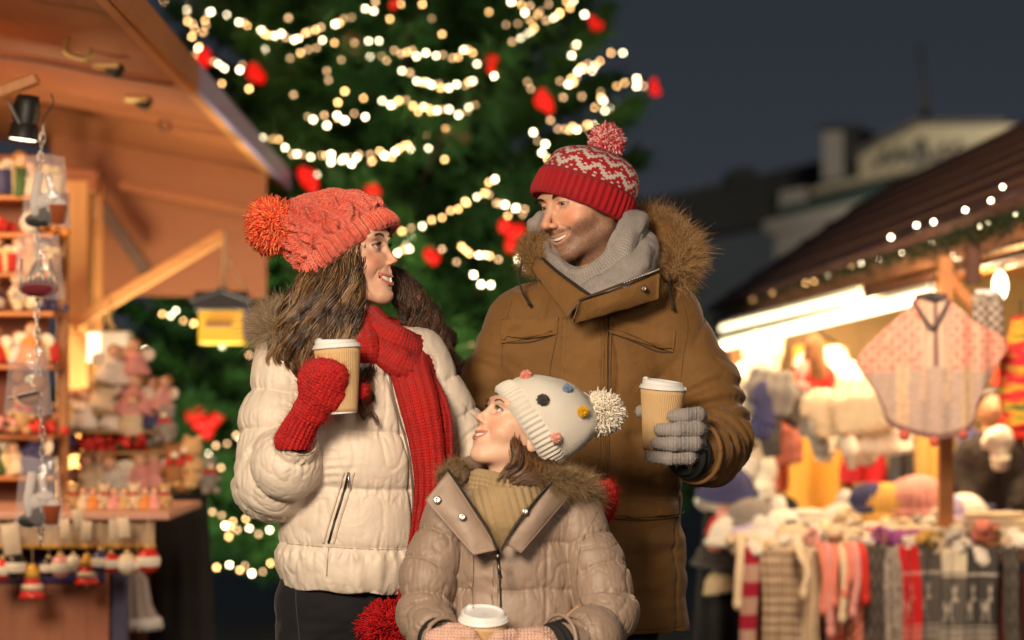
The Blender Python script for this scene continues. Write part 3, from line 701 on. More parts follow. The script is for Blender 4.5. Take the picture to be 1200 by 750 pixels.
def make_woman():
    f=WO; root=thing('person','woman in a cream puffer jacket, coral bobble hat and long red scarf','person',tuple(f.w(np.array((400.,28,ground_z(f))))))
    mb,_,_,_=head_mesh(lambda P:f.w(T_W(P)),(.70,.41,.29),P_W)
    z0=ground_z(f)
    body_core(f,mb,T_W,dict(pts=[(330,),(520,)],top=-380,col=(.55,.30,.2),caps=[((405,36,-385),(408,32,-430),26,45),((408,30,-430),(405,28,-640),55,58),
       ((375,28,-680),(372,28,-930),34,24),((372,28,-930),(370,34,-1165),22,14),((432,28,-680),(436,28,-930),34,24),((436,28,-930),(440,34,-1165),22,14),
       ((350,28,-430),(325,5,-570),22,18),((325,5,-570),(362,-70,-505),17,13),((480,30,-430),(545,36,-525),22,18),((545,36,-525),(650,-40,-575),16,13)]))
    body=mb.build('body',SKIN_MATS,root)
    # --- jacket
    s=Sdf((268,-125,-708),(740,125,-368),1.8)
    sq=((0,1,0),.78)
    s.cap((412,30,-430),(414,26,-540),84,88,k=0,sq=sq); s.cap((414,26,-540),(414,26,-630),88,84,k=14,sq=sq); s.cap((411,26,-650),(413,26,-660),88,86,k=10,sq=sq)
    s.cap((352,28,-418),(480,28,-418),34,34,k=22)
    s.chain([(338,22,-418),(324,6,-500),(317,-12,-568)],[38,41,40],k=12)
    s.chain([(317,-12,-568),(338,-48,-545),(352,-74,-522)],[40,36,28],k=14)
    s.chain([(487,30,-420),(545,34,-520),(640,-25,-580),(672,-55,-590)],[36,32,30,24],k=12)
    s.cap((364,-92,-504),(376,-110,-486),23,24,k=3,sub=True); s.plane((0,0,-690),(-.05,0,-1),k=5)
    s.plane((0,0,-383),(0,0,1),k=8)
    s.ell((412,8,-386),(46,46,32),k=8,sub=True)
    V,Q=s.mesh(); V=relax(V,Q,2); N=vnormals(V,Q)
    arm=[(338,22,-418),(324,6,-500),(317,-12,-568),(338,-48,-545),(352,-74,-522)]; d1,s1,_=chain_param(V,arm); d2,s2,_=chain_param(V,[(487,30,-420),(545,34,-520),(640,-25,-580),(672,-55,-590)])
    dt=np.linalg.norm((V-np.stack([np.full(len(V),414),np.full(len(V),26),V[:,2]],1))*np.array([1,1/.78,1]),axis=1)-86
    a1=sstep(8,-8,(d1-40)-dt); a2=sstep(8,-8,(d2-33)-dt)*(V[:,0]>430); a1=a1*(V[:,0]<430)
    zt=V[:,2]+.05*(V[:,0]-414)+2.5*noise3(V*.02,4); pt,dt_=puff(-zt,[372,440,505,571,640,700])
    p1,e1=puff(s1+3*noise3(V*.03,5),[-30,48,98,150,190,238,290]); p2,e2=puff(s2,[-20,40,85,130,175,230])
    A=7.5; disp=(pt*A*(1-a1)*(1-a2)+p1*8*a1+p2*6.5*a2)-A*.62
    dirs=np.array([(0,0,1)]); near=np.exp(-dt_/9.)
    pk=aniso(V,(0,0,1),.03,.16,11); pk1=aniso(V,(.1,.3,1),.02,.14,12)
    disp+=(1-a1)*(1-a2)*(1.2*pk*near-3.2*np.exp(-np.abs(pk)/.11)*np.exp(-dt_/15.)+.4)+a1*(1.2*pk1*np.exp(-e1/8.)-3.4*np.exp(-np.abs(pk1)/.11)*np.exp(-e1/15.)+.5)+a2*2*pk1*np.exp(-e2/8.)
    # creases running from the pocket zip and elbow
    disp+=(1-a1)*1.6*bump(V[:,2]+548,22)*bump(V[:,0]-372,32)*np.sin(V[:,2]*.62+3*noise3(V*.05,6))*(V[:,1]<20)
    rg_=np.abs(fbm(V*np.array([.03,.03,.018])+7,2,21)); disp+=3.2*np.exp(-rg_/.07)*-.55+1.3*fbm(V*.02,2,22)
    hem=sstep(-640,-650,V[:,2])*(1-a1); disp+=hem*(2.2*np.sin(np.arctan2(V[:,1]-26,V[:,0]-413)*34+3*noise3(V*.05,8))*bump(V[:,2]+645,8)+2.5*fbm(V*np.array([.09,.09,.02]),2,9))
    zipx=np.interp(-V[:,2],[400,468,537,622,700],[450,463,481,485,480]); disp-=5*bump(V[:,0]-zipx,2.6)*(V[:,1]<20)*(1-a1)
    V=V+N*disp[:,None]; V=relax(V,Q,2,.4); hz=-692-.05*(V[:,0]-414)+1.5*np.sin(V[:,0]*.12); V[:,2]=np.where(V[:,2]<hz,hz+(V[:,2]-hz)*.15,V[:,2])
    mj=MB(); mj.add(f.w(V),[Q],(.70,.60,.50)); jacket=mj.build('puffer_jacket',M_PUFF,root)
    sf=Surf(V,Q)
    def part(name,pieces,mats,parent=jacket,smooth=True):
        m=MB()
        for pc in pieces:
            v,F=pc[0],pc[1]; c=pc[2] if len(pc)>2 and np.shape(pc[2])[-1]==3 else (.5,.5,.5); m.add(f.w(v),F,c,uv=None)
        return m.build(name,mats,parent,smooth)
    # front zip, pocket zip with piping and slider
    part('front_zip',[sf.line([(452,-405),(463,-468),(481,-537),(485,-622),(480,-686)],1.6,.3,60)],mat('taupe_tape',(.16,.12,.10),.6))
    zp=[(412,-552),(404,-580),(396,-606),(388,-634)]
    pk_=part('pocket_zip',[sf.line(zp,1.5,.6,40)],M_DKMETAL)
    part('piping',[sf.line([(a-6,b) for a,b in zp],1.3,.4,40)+((.55,.46,.38),),sf.line([(a+6,b) for a,b in zp],1.3,.4,40)],mat('cream_piping',(.60,.50,.41),.5),pk_)
    P,_=sf.drape([(412,-553),(412,-560)],2.5); part('zip_pull',[tube(np.vstack([P[0],P[1]+(0,-1,-9)]),[2.6,1.5],8,.5)],M_METAL,pk_)
    # hem seams
    part('hem_stitching',[sf.line([(x,-640-.05*(x-414)) for x in range(338,486,12)],.6,.1,60),sf.line([(388,-640),(386,-672)],.8,.1,12)],mat('cream_thread',(.36,.29,.23),.7))
    # collar tube seen at the neck
    P=[(404+46*math.cos(a),30+40*math.sin(a),-407+5*math.cos(a)) for a in np.linspace(0,2*PI,40)]
    part('collar',[tube(np.array(P),[13]*40,12)+((.62,.52,.43),)][:1] and [(*tube(np.array(P),[9]*40,12)[:2],(.62,.52,.43))],M_PUFF)
    # hood lying on the back, edged with fur
    rg=np.random.default_rng(3); rim=[(338,-12,-398),(318,6,-388),(310,34,-374),(330,62,-366),(372,80,-372),(420,86,-384)]
    part('hood',[(*tube(catmull([(345,0,-412),(330,14,-398),(326,38,-386),(345,62,-378),(385,76,-384),(425,82,-396)],40),np.full(40,22),14)[:2],(.72,.62,.53))],M_PUFF)
    Pp,Nn=tube_sample(rim,11,6000,rg); nl=np.array([(.62,.47,.30),(.42,.28,.16),(.75,.62,.44),(.25,.16,.09)])
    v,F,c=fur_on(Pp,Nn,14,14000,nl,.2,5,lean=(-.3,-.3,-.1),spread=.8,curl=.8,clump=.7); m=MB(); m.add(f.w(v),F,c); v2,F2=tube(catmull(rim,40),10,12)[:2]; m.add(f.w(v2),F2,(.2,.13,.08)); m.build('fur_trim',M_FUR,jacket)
    # --- hair
    cols_n=((.07,.034,.015),(.11,.055,.024),(.035,.017,.009),(.22,.12,.05),(.05,.024,.011),(.14,.07,.03),(.36,.22,.10),(.045,.02,.01))
    g1=[[(420,-4,-288),(418,-12,-318),(415,-18,-352),(418,-22,-395),(431,-28,-430),(430,-45,-465),(438,-52,-505)],
        [(416,-8,-296),(412,-20,-335),(405,-26,-375),(408,-30,-415),(418,-36,-450),(420,-48,-480)],
        [(406,-12,-304),(398,-26,-345),(388,-32,-382),(384,-34,-418),(396,-38,-448),(400,-44,-465)],
        [(394,-16,-316),(380,-28,-348),(364,-34,-390),(362,-34,-420),(372,-36,-445)],
        [(378,-14,-330),(364,-24,-356),(343,-28,-396),(340,-28,-420),(350,-28,-436)],
        [(362,-2,-326),(350,-14,-352),(334,-16,-380),(322,-14,-412),(328,-14,-424)],
        [(354,20,-322),(344,6,-346),(332,2,-368),(322,0,-392),(318,-4,-410)]]
    g2=[[(452,62,-318),(466,62,-345),(482,50,-380),(488,30,-420),(480,18,-455)],
        [(458,66,-318),(476,66,-345),(497,56,-380),(508,40,-420),(503,26,-460),(508,14,-490)],
        [(466,74,-322),(488,72,-352),(514,62,-392),(522,48,-430),(516,34,-470),(520,22,-500)]]
    m=MB(); v,F,c=hair_locks(g1,190,26,cols=cols_n,seed=2,r=6,wave=5.2,wl=54,jit=3.5); m.add(f.w(v),F,c)
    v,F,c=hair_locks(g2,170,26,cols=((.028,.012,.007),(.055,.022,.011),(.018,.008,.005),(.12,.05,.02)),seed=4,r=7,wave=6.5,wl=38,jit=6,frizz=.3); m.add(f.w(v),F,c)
    s=Sdf((315,-60,-470),(535,110,-280),3.5)
    for gg in g1: s.chain([np.array(q)+(2,14,0) for q in gg[:5]],[11]*5,k=6)
    for gg in g2: s.chain([np.array(q)+(-2,8,0) for q in gg[:4]],[9,9,9,7],k=6)
    s.ell(T_W(np.array((0,-2.6,1.0))),(7.6*5.67,8.0*5.67,8.2*5.67),R=R_W,k=6); s.cap(T_W(np.array((0,-4.5,-3))),T_W(np.array((0,-5,-14))),40,34,k=8)
    s.plane(np.array((411,36,-294.))+np.array((-.575,.16,.80))*3,(-.575,.16,.80),k=1)
    v,q=s.mesh(); v=v+vnormals(v,q)*(1.2*fbm(v*.12,2,3))[:,None]; m.add(f.w(v),[q],(.05,.028,.015)); m.build('hair',M_HAIR,root)
    # --- hat
    ax=np.array((-.575,.16,.80)); rt=np.array((-.816,0,-.578))
    prof=[(-2,0,57,45),(-5,0,61,49),(-2,0,63.5,52),(4,0,64,53),(18,0,62,54),(32,2,60,54),(50,9,56,50),(66,19,48,44),(80,29,34,33),(89,36,19,20),(93,40,8,9),(94,41,1,1)]
    def disp(th,t,Pr):
        v=Pr[None,:,0]; n=13; u=(th/(2*PI)*n+.25)%1*2-1; k=np.floor(th/(2*PI)*n+.25)
        body=sstep(17,24,v)*sstep(1.,.86,t); ph=v*.15+k*1.3
        s1=.42*np.sin(ph); s2=-s1; z1=np.cos(ph)
        h=np.maximum((7.5+2.4*z1)*np.exp(-((u-s1)/.25)**2),(7.5-2.4*z1)*np.exp(-((u-s2)/.25)**2))-1.5
        h=h+1.6*np.exp(-((np.abs(u)-.98)/.1)**2)
        rib=3.2*np.cos(th*40)*(1-body)*sstep(-5,-1,v); holes=-3.2*np.exp(-((v-19)/3.2)**2)*(np.cos(th*20)>.2)
        row=.35*np.sin(v*1.9)
        return h*body*(.5+.5*sstep(1,.5,t))+rib*(1-body)+holes+row+1.8*fbm(np.stack([np.cos(th)*2+0*v,np.sin(th)*2+0*v,v*.04+0*th],-1),2,5)
    def colf(th,t,P):
        n=fbm(P*.35,3,2)[...,None]; g=fbm(P*.05,2,8)[...,None]; base=np.array((.88,.115,.075)); b2=np.array((.97,.28,.19)); dk=np.array((.40,.05,.04))
        k=np.clip(.45+.5*n+.3*g,0,1); c=base*(1-k)+b2*k; sp=(noise3(P*.9,4)>.7)[...,None]; return np.where(sp,dk*.8+.1,c)
    v,F,c,uv=cap_mesh((411,36,-294),ax,rt,prof,520,190,disp,colf); m=MB(); m.add(f.w(v),F,c,uv=uv); hat=m.build('bobble_hat',M_CORAL,root)
    # fuzz
    j=RNG.integers(0,len(v)//2,2600); N_=v[j]-np.array((395,36,-300)); N_/=np.linalg.norm(N_,axis=1)[:,None]; v3,F3,t3=strands(v[j],N_+RNG.normal(size=N_.shape)*.8,3.5,3,.12,curl=.9)
    m=MB(); m.add(f.w(v3),F3,(.80,.32,.25)); m.build('wool_fuzz',M_YARN,hat)
    m=MB()
    for a in pompom((317,34,-261),30,7500,((.85,.17,.06),(.80,.10,.05),(.92,.27,.11),(.75,.08,.05)),.85,3): m.add(f.w(a[0]),a[1],a[2])
    m.build('pompom',M_YARN,hat)
    # --- scarf: wraps and hanging ends
    def band(P,wd,th,name,parent,ribs=7,mat_=M_RED_KNIT,n=140,up=(0,-1,0),twist=None,col=(.4,.012,.012),amp=1.6,fz=0):
        P=catmull(P,n); m_=len(P); wd=np.interp(np.linspace(0,1,m_),np.linspace(0,1,len(wd)),wd); tt=np.interp(np.linspace(0,1,m_),np.linspace(0,1,len(th)),th)
        T=np.gradient(P,axis=0); T/=np.linalg.norm(T,axis=1)[:,None]; up=np.array(up,float) if np.ndim(up)==1 else np.stack([np.interp(np.linspace(0,1,m_),np.linspace(0,1,len(up)),np.array(up)[:,q]) for q in range(3)],1)
        Z=up-T*(T*up).sum(1)[:,None]; Z/=np.linalg.norm(Z,axis=1)[:,None]; X=np.cross(Z,T)
        K=96; a=np.arange(K)*2*PI/K; cx=np.sign(np.cos(a))*np.abs(np.cos(a))**.8; cz=np.sign(np.sin(a))*np.abs(np.sin(a))**.55
        rb=amp*np.cos(cx*ribs*PI)*(np.abs(cz)>.3)
        V=P[:,None]+wd[:,None,None]/2*cx[None,:,None]*X[:,None]+((tt[:,None]/2*cz[None]+rb[None]*np.sign(cz)[None])[...,None])*Z[:,None]
        V+=(.8*fbm(V*.12,2,3))[...,None]*Z[:,None]+(1.2*np.sin(np.arange(m_)*.33)[:,None]*noise3(V*.06,5))[...,None]*Z[:,None]
        L=np.r_[0,np.cumsum(np.linalg.norm(np.diff(P,axis=0),axis=1))]
        uv=np.stack(np.broadcast_arrays(a[None]/(2*PI)*1.0,(L/600.)[:,None]),-1).reshape(-1,2)
        V=V.reshape(-1,3); F=[quads_grid(m_,K,wrap_v=True)[:,::-1]]; k=len(V); V=np.vstack([V,P[:1],P[-1:]]); uv=np.vstack([uv,[[0,0],[0,0]]]); j=np.arange(K); j2=(j+1)%K
        F.append(np.vstack([np.stack([np.full(K,k),j2,j],1),np.stack([np.full(K,k+1),(m_-1)*K+j,(m_-1)*K+j2],1)]))
        m=MB(); m.add(f.w(V),F,col,uv=uv); o=m.build(name,mat_,parent)
        if fz:
            i=RNG.integers(0,m_*K,fz); nn=np.repeat(Z,K,0)[i]*np.sign(cz[i%K])[:,None]; v3,F3,_=strands(V[i],nn+RNG.normal(size=nn.shape)*.7,5,3,.15,curl=.9); m=MB(); m.add(f.w(v3),F3,np.array(col)*1.3); m.build('wool_fuzz',M_YARN,o)
        return o
    sc=band([(478,20,-405),(480,-20,-430),(492,-52,-470),(502,-58,-520),(505,-60,-570),(497,-66,-620),(487,-72,-665),(478,-78,-705)],[42,46,46,40,34,28,24,22],[16,18,16,15,14,13,12,12],'scarf',root,ribs=5,fz=2200)
    band([(432,10,-372),(448,-14,-388),(468,-20,-400),(486,-4,-408),(492,30,-405),(470,70,-392),(425,84,-380),(390,70,-378),(375,38,-380),(390,5,-380),(415,-8,-385)],[34]*11,[22]*11,'neck_wrap',sc,ribs=5,amp=.35,up=[(-.3,-.95,.1),(-.3,-.95,.15),(.3,-.95,.2),(.9,-.4,.2),(1,.2,.2),(.6,.8,.2),(0,1,.2),(-.6,.8,.1),(-1,0,.1),(-.6,-.8,.1),(-.1,-1,.1)],fz=900)
    band([(428,0,-395),(448,-22,-412),(474,-30,-428),(494,-12,-432),(500,28,-425),(470,72,-410),(425,80,-400)],[34]*7,[22]*7,'neck_wrap',sc,ribs=5,amp=.35,up=[(-.3,-.95,.3),(-.1,-.95,.3),(.3,-.95,.3),(.9,-.3,.3),(1,.2,.2),(.6,.8,.2),(0,1,.2)],fz=600)
    band([(470,10,-400),(490,-10,-440),(512,-38,-480),(517,-42,-530),(514,-42,-580)],[30,36,32,30,24],[14]*5,'tail',sc,ribs=4,fz=800)
    band([(424,-6,-378),(428,-26,-400),(430,-32,-412),(430,-34,-426)],[30,34,32,26],[14]*4,'neck_wrap',sc,ribs=4,amp=.35,fz=300)
    m=MB()
    for a in pompom((459,-80,-728),30,6000,((.40,.010,.012),(.30,.006,.01),(.5,.02,.02)),.8,9): m.add(f.w(a[0]),a[1],a[2])
    m.build('pompom',M_YARN,sc)
    # --- mittens
    def mitten(parts,thumb,cuff,name='mitten',h=1.2,fz=1800,ctr=None):
        P=np.array([q[0] for q in parts]); s=Sdf(P.min(0)-45,P.max(0)+45,h)
        for c_,r_,R_ in parts: s.ell(c_,r_,R_,k=9)
        if thumb: s.chain(thumb[0],thumb[1],k=5)
        s.chain(cuff[0],cuff[1],k=4)
        v,q=s.mesh(); v=relax(v,q,1); n=vnormals(v,q)
        cd,cs,L=chain_param(v,cuff[0]); a=np.array(cuff[0][-1],float)-np.array(cuff[0][0],float); a/=np.linalg.norm(a); x,y,_=frame_from(a); rel=v-np.array(cuff[0][0]); ang=np.arctan2(rel@y,rel@x); w=sstep(cuff[1][0]+8,cuff[1][0]+2,cd)*sstep(.08,.25,cs/L)
        v=v+n*(w*1.5*np.cos(ang*22)+(1-w)*(.9*fbm(v*.16,2,7)+.5*np.sin((v@y)*1.5)))[:,None]
        m=MB(); uvv=np.stack([(v@x)/90,(v@a)/90],1); m.add(f.w(v),[q],(.40,.010,.012),uv=uvv); o=m.build(name,M_RED_MIT,root)
        i=RNG.integers(0,len(v),fz); v3,F3,_=strands(v[i],n[i]+RNG.normal(size=(fz,3))*.6,5.5,3,.16,curl=.9); m=MB(); m.add(f.w(v3),F3,(.5,.02,.02)); m.build('wool_fuzz',M_YARN,o); return o
    global M_RED_MIT
    M_RED_MIT=knit_mat('red_mitten_knit',(.50,.014,.014),24,22,.003,fuzz=1.6,dark=.45)
    R=rot(0,0,-25)
    mitten([((386,-108,-452),(27,19,32),R),((393,-118,-440),(23,14,18),None),((372,-100,-480),(20,16,20),None)],
           ([(380,-92,-470),(402,-72,-456),(428,-72,-458)],[12,11,10]),([(370,-98,-480),(358,-92,-502),(351,-88,-515)],[16,18,20.5]))
    mitten([((704,-62,-588),(16,22,30),rot(0,0,15)),((696,-80,-578),(12,14,18),None)],None,([(698,-50,-598),(676,-52,-592)],[17,18]),fz=900)
    # --- jeans and boots
    s=Sdf((310,-60,-1190),(490,110,-645),3.6)
    s.cap((398,28,-640),(398,28,-700),70,74,k=0,sq=((0,1,0),.72))
    for x,kx in((362,358),(434,438)): s.chain([(x,28,-715),(kx,26,-930),(kx,34,-1120)],[42,30,22],k=14)
    v,q=s.mesh(); v=relax(v,q,1); n=vnormals(v,q); v=v+n*(1.6*aniso(v,(1,0,.25),.03,.10,31)*bump(v[:,2]+760,60)+.8*fbm(v*.05,2,5))[:,None]
    m=MB(); m.add(f.w(v),[q],(.012,.012,.014)); je=m.build('jeans',M_DENIM,root); sj=Surf(v,q)
    part('seam',[sj.line([(350,-672),(348,-700),(352,-750),(354,-800)],.7,.2,30)],mat('black_thread',(.035,.035,.04),.7),je)
    P,_=sj.drape([(353,-684)],.5); part('rivet',[sphere(P[0],(2,1,2),10,6)],M_METAL,je)
    for x in(358,438):
        s=Sdf((x-40,-60,-1200),(x+40,80,-1040),4); s.cap((x,34,-1055),(x,36,-1165),25,20,k=0); s.cap((x,30,-1178),(x,-22,-1180),18,15,k=8); s.plane((0,0,ground_z(f)),(0,0,-1))
        v,q=s.mesh(); m=MB(); m.add(f.w(v),[q],(.02,.014,.01)); m.build('boot',M_COTTON,root)
    return root
def make_cup(f,base,axis,sc,label,spout,group=None,name='paper_coffee_cup',spin=0):
    base=np.array(base,float); x,y,d=frame_from(axis,(0,1,0)); c,s_=math.cos(spin),math.sin(spin); X=c*x+s_*y; Y=-s_*x+c*y
    T=lambda P: f.w(base+(np.asarray(P)@np.stack([X,Y,d],0))*sc)
    root=thing(name,label,'cup',tuple(T(np.array([[0,0,0.]]))[0]),group)
    a,b,c_,n_=cup_pieces(T,spout=spout)
    for nm,pcs,mm in(('cup_body',[a],M_LID),('sleeve',[b],M_KRAFT),('lid',[c_,n_],M_LID)):
        m=MB()
        for p in pcs: m.add(p[0],p[1],(.5,.5,.5))
        m.build(nm,mm,root)
    return root
def parts_fn(f):
    def part(name,pieces,mats,parent,col=(.5,.5,.5),smooth=True):
        m=MB()
        for pc in pieces: m.add(f.w(pc[0]),pc[1],col)
        return m.build(name,mats,parent,smooth)
    return part
OLIVE=(.185,.090,.026)
def glove_fingers(f,name,palm,fingers,thumb,cuff,col,mat_,parent,h=.9,seed=0,fz=1200):
    P=np.array([q for ch in fingers+[thumb,cuff] for q in ch[0]]); s=Sdf(P.min(0)-26,P.max(0)+26,h)
    for c_,r_,R_ in palm: s.ell(c_,r_,R_,k=6)
    s.chain(cuff[0],cuff[1],k=5)
    base=s.D.copy()
    for ch in fingers+[thumb]:
        t=Sdf(s.lo,s.lo+s.h*(s.n-1.5),h); t.D=np.full(base.shape,1e3,np.float32); t.n=s.n; t.ax=s.ax; t.chain(ch[0],ch[1],k=2.2)
        hh=np.clip(.5+.5*(base-t.D)/3.,0,1); d=base+(t.D-base)*hh-3.*hh*(1-hh); s.D=np.minimum(s.D,d)
    v,q=s.mesh(); v=relax(v,q,1,.4); n=vnormals(v,q)
    v=v+n*(.35*fbm(v*.35,2,seed)+.2*np.sin(v[:,0]*1.4))[:,None]
    m=MB(); m.add(f.w(v),[q],col,uv=np.stack([v[:,2]/60,v[:,0]/60],1)); o=m.build(name,mat_,parent)
    if fz:
        i=RNG.integers(0,len(v),fz); v3,F3,_=strands(v[i],n[i]+RNG.normal(size=(fz,3))*.6,3.2,3,.10,curl=.9); m=MB(); m.add(f.w(v3),F3,np.array(col)*1.3); m.build('wool_fuzz',M_YARN,o)
    return o
def make_man():
    f=MAN; part=parts_fn(f); z0=ground_z(f)
    root=thing('person','bearded man in a brown parka and red and white bobble hat','person',tuple(f.w(np.array((690.,41,z0)))))
    mb,_,_,_=head_mesh(lambda P:f.w(T_M(P)),(.68,.38,.25),P_M)
    body_core(f,mb,T_M,dict(pts=[(540,),(850,)],top=-330,col=(.5,.27,.17),caps=[((692,50,-330),(690,52,-400),30,42),((690,52,-400),(690,50,-650),50,50),
       ((655,44,-700),(652,44,-900),40,28),((652,44,-900),(650,50,-1110),26,16),((727,44,-700),(732,44,-900),40,28),((732,44,-900),(736,50,-1110),26,16),
       ((625,48,-405),(560,34,-505),20,18),((555,30,-515),(480,70,-570),20,14),((765,48,-405),(835,15,-505),20,18),((835,15,-505),(806,-60,-520),18,14)]))
    mb.build('body',SKIN_MATS,root)
    s=Sdf((425,-140,-752),(892,150,-318),2.6); sq=((0,1,0),.62)
    s.cap((695,42,-405),(690,42,-560),104,110,k=0,sq=sq); s.cap((690,42,-560),(692,42,-760),110,120,k=20,sq=sq)
    s.cap((618,42,-375),(778,42,-372),40,42,k=26); s.ell((697,40,-350),(62,46,30),k=16)
    s.chain([(612,40,-382),(574,36,-455),(560,34,-520)],[40,38,36],k=18); s.chain([(560,34,-520),(500,60,-560),(450,80,-575)],[36,30,26],k=10)
    armR=[(783,40,-380),(826,22,-452),(840,6,-512),(826,-40,-528),(813,-82,-526)]
    s.chain(armR,[46,41,41,37,34],k=14)
    s.plane((0,0,-745),(0,0,-1),k=3); s.plane((0,0,-330),(0,0,1),k=8); s.cap((787,-116,-526),(765,-145,-526),31,36,k=3,sub=True)
    s.ell((700,30,-326),(42,36,34),k=8,sub=True)
    V,Q=s.mesh(); V=relax(V,Q,2); N=vnormals(V,Q)
    d1,s1,L1=chain_param(V,armR); d2,s2,L2=chain_param(V,[(612,40,-382),(574,36,-455),(560,34,-520),(450,80,-575)])
    a1=sstep(52,40,d1)*sstep(20,60,s1); a2=sstep(50,38,d2)*sstep(20,60,s2)*(V[:,0]<640)
    disp=np.zeros(len(V)); 
    # elbow folds: curved creases fanning from the inner elbow
    c=np.array((800,-40,-500)); rr=np.linalg.norm((V-c)*np.array([1,.7,1]),axis=1); ang=np.arctan2(V[:,2]-c[2],V[:,0]-c[0])
    fold=np.sin(s1*.30+2.0*noise3(V*.025,3)+.9*np.sin(ang*2)); disp+=a1*sstep(55,110,s1)*(3.6*np.sign(fold)*np.abs(fold)**.7+1.6*aniso(V,(1,0,-.3),.03,.10,4))
    disp+=a1*bump(s1-60,35)*3*fbm(V*np.array([.03,.03,.03]),2,5)
    disp+=a2*2.8*np.sin(s2*.2+2*noise3(V*.03,7)) 
    rg_=np.abs(fbm(V*np.array([.016,.016,.009])+3,2,13)); tor=(1-a1)*(1-a2); disp+=tor*(-4.6*np.exp(-rg_/.09)+3.0*fbm(V*np.array([.014,.014,.009]),2,12))
    disp+=tor*3.2*fbm(V*np.array([.02,.02,.06]),2,19)*sstep(-330,-520,V[:,2])
    V=V+N*disp[:,None]; V=relax(V,Q,1,.3)
    m=MB(); m.add(f.w(V),[Q],OLIVE); jk=m.build('parka',M_COTTON,root); sf=Surf(V,Q)
    OL2=tuple(c*1.12 for c in OLIVE); th=mat('tan_thread',(.25,.14,.05),.7); dk=mat('dark_seam',(.065,.034,.012),.8)
    # placket and its double stitching
    pl=part('placket',[sf.patch((659,372),(707,366),(704,742),(640,742),26,60,3.2,.10,wr=1.2,seed=3)],M_COTTON,jk,OL2)
    part('stitching',sum([[sf.line([(x0,-374),(x1,-560),(x2,-740)],.42,3.4,80,5)] for x0,x1,x2 in((664,655,646),(702,701,698),(710,708,707),(714,712,711))],[]),th,jk)
    part('side_seam',[sf.line([(x,y) for x,y in((712,-370),(712,-480),(711,-740))],.9,.0,60),sf.line([(652,-395),(644,-440),(642,-520)],.5,.1,40),sf.line([(575,-742),(690,-742),(812,-742)],.6,.2,80),sf.line([(575,-736),(690,-736),(814,-736)],.4,.3,80)],dk,jk)
    # pocket flaps
    for nm,q,ln in(('chest_pocket_flap',((588,374),(654,372),(652,392),(587,402)),[(590,-400),(622,-399),(648,-391)]),
                ('chest_pocket_flap',((714,371),(791,388),(788,413),(713,390)),[(716,-389),(745,-400),(770,-410),(787,-411)]),
                ('hip_pocket_flap',((718,579),(797,582),(799,603),(716,606)),[(718,-605),(760,-607),(798,-604)]),
                ('hip_pocket_flap',((560,584),(640,580),(640,606),(560,604)),[(562,-603),(600,-606),(638,-605)])):
        fl=part(nm,[sf.patch(*q,30,14,4.2,.14,lift=.5,bow=lambda U,Vv:2.2*Vv*(.6+.4*np.cos(U*9)),wr=1.2)],M_COTTON,jk,OL2)
        part('flap_stitch_shade',[sf.line([(a,b+3.4) for a,b in ln],.4,6.6,30,5),sf.line([(a,b-1.8) for a,b in ln],1.1,.2,30)],dk,fl)  # second line is a dark stroke painted as the flap's shadow
    
    # sleeve pocket flap and shoulder seam
    part('sleeve_flap',[sf.patch((836,416),(866,432),(869,448),(846,428),16,10,3.5,.15,bow=lambda U,Vv:2*Vv)],M_COTTON,jk,OL2)
    part('shoulder_seam',[sf.line([(797,-345),(806,-380),(800,-420),(796,-455)],.4,.0,40),sf.line([(600,-352),(590,-390),(588,-430)],.4,.0,40)],dk,jk)
    # cuff with ribbed knit inside
    A=np.array((813,-82,-526.)); B=np.array((780,-120,-524.))
    cf=part('knit_cuff',[tube(catmull([(824,-50,-528),(806,-92,-528),(790,-112,-530)],20),[29,28,24]*6+[24,22],40)],M_BLACK,jk)
    th_=np.linspace(0,2*PI,50); x,y,d=frame_from((-.62,-.75,.0)); c=np.array((808,-90,-527.)); P=c+35*(np.cos(th_)[:,None]*x+np.sin(th_)[:,None]*y)
    part('cuff_hem',[tube(P,np.full(50,2.6),8)],M_COTTON,jk,OL2)
    # stand collar: left flap and right flap with snap and zip
    def slab(c00,c10,c11,c01,th=4,n=18,mname='collar_flap',bow=6,parent=jk,col=OL2,wr=1.):
        C=[np.array(c,float) for c in(c00,c10,c11,c01)]; u=np.linspace(0,1,n); U,Vv=np.meshgrid(u,u,indexing='ij')
        P=sum(w[...,None]*c for w,c in zip(((1-U)*(1-Vv),U*(1-Vv),U*Vv,(1-U)*Vv),C)); nn=np.cross(C[1]-C[0],C[3]-C[0]); nn/=np.linalg.norm(nn); nn=nn if nn[1]<0 else -nn
        e=np.sqrt(np.clip(np.minimum(np.minimum(U,1-U),np.minimum(Vv,1-Vv))/.12,0,1)); off=(bow*np.sin(PI*U)*np.sin(PI*Vv*.8)+wr*fbm(P*.06,2,5))[...,None]*nn
        T=P+off+nn*th*.5*(.4+.6*e[...,None]); Bk=P+off-nn*th*.5*(.4+.6*e[...,None]); k=n*n; q=quads_grid(n,n)
        ring=[i*n for i in range(n)]+[(n-1)*n+j for j in range(1,n)]+[i*n+n-1 for i in range(n-2,-1,-1)]+[j for j in range(n-2,0,-1)]; r=np.array(ring); r2=np.roll(r,-1)
        return np.vstack([T.reshape(-1,3),Bk.reshape(-1,3)]),[q,q[:,::-1]+k,np.stack([r,r2,r2+k,r+k],1)]
    a=part('collar_flap',[slab((612,8,-300),(633,-4,-302),(690,-84,-349),(664,-78,-374),5,bow=6)],M_COTTON,jk,OL2)
    part('collar_edge',[tube(catmull([(634,-8,-302),(652,-44,-320),(674,-76,-338),(690,-88,-350)],30),1.8,8)],mat('dark_lining',(.02,.014,.008),.8),a)
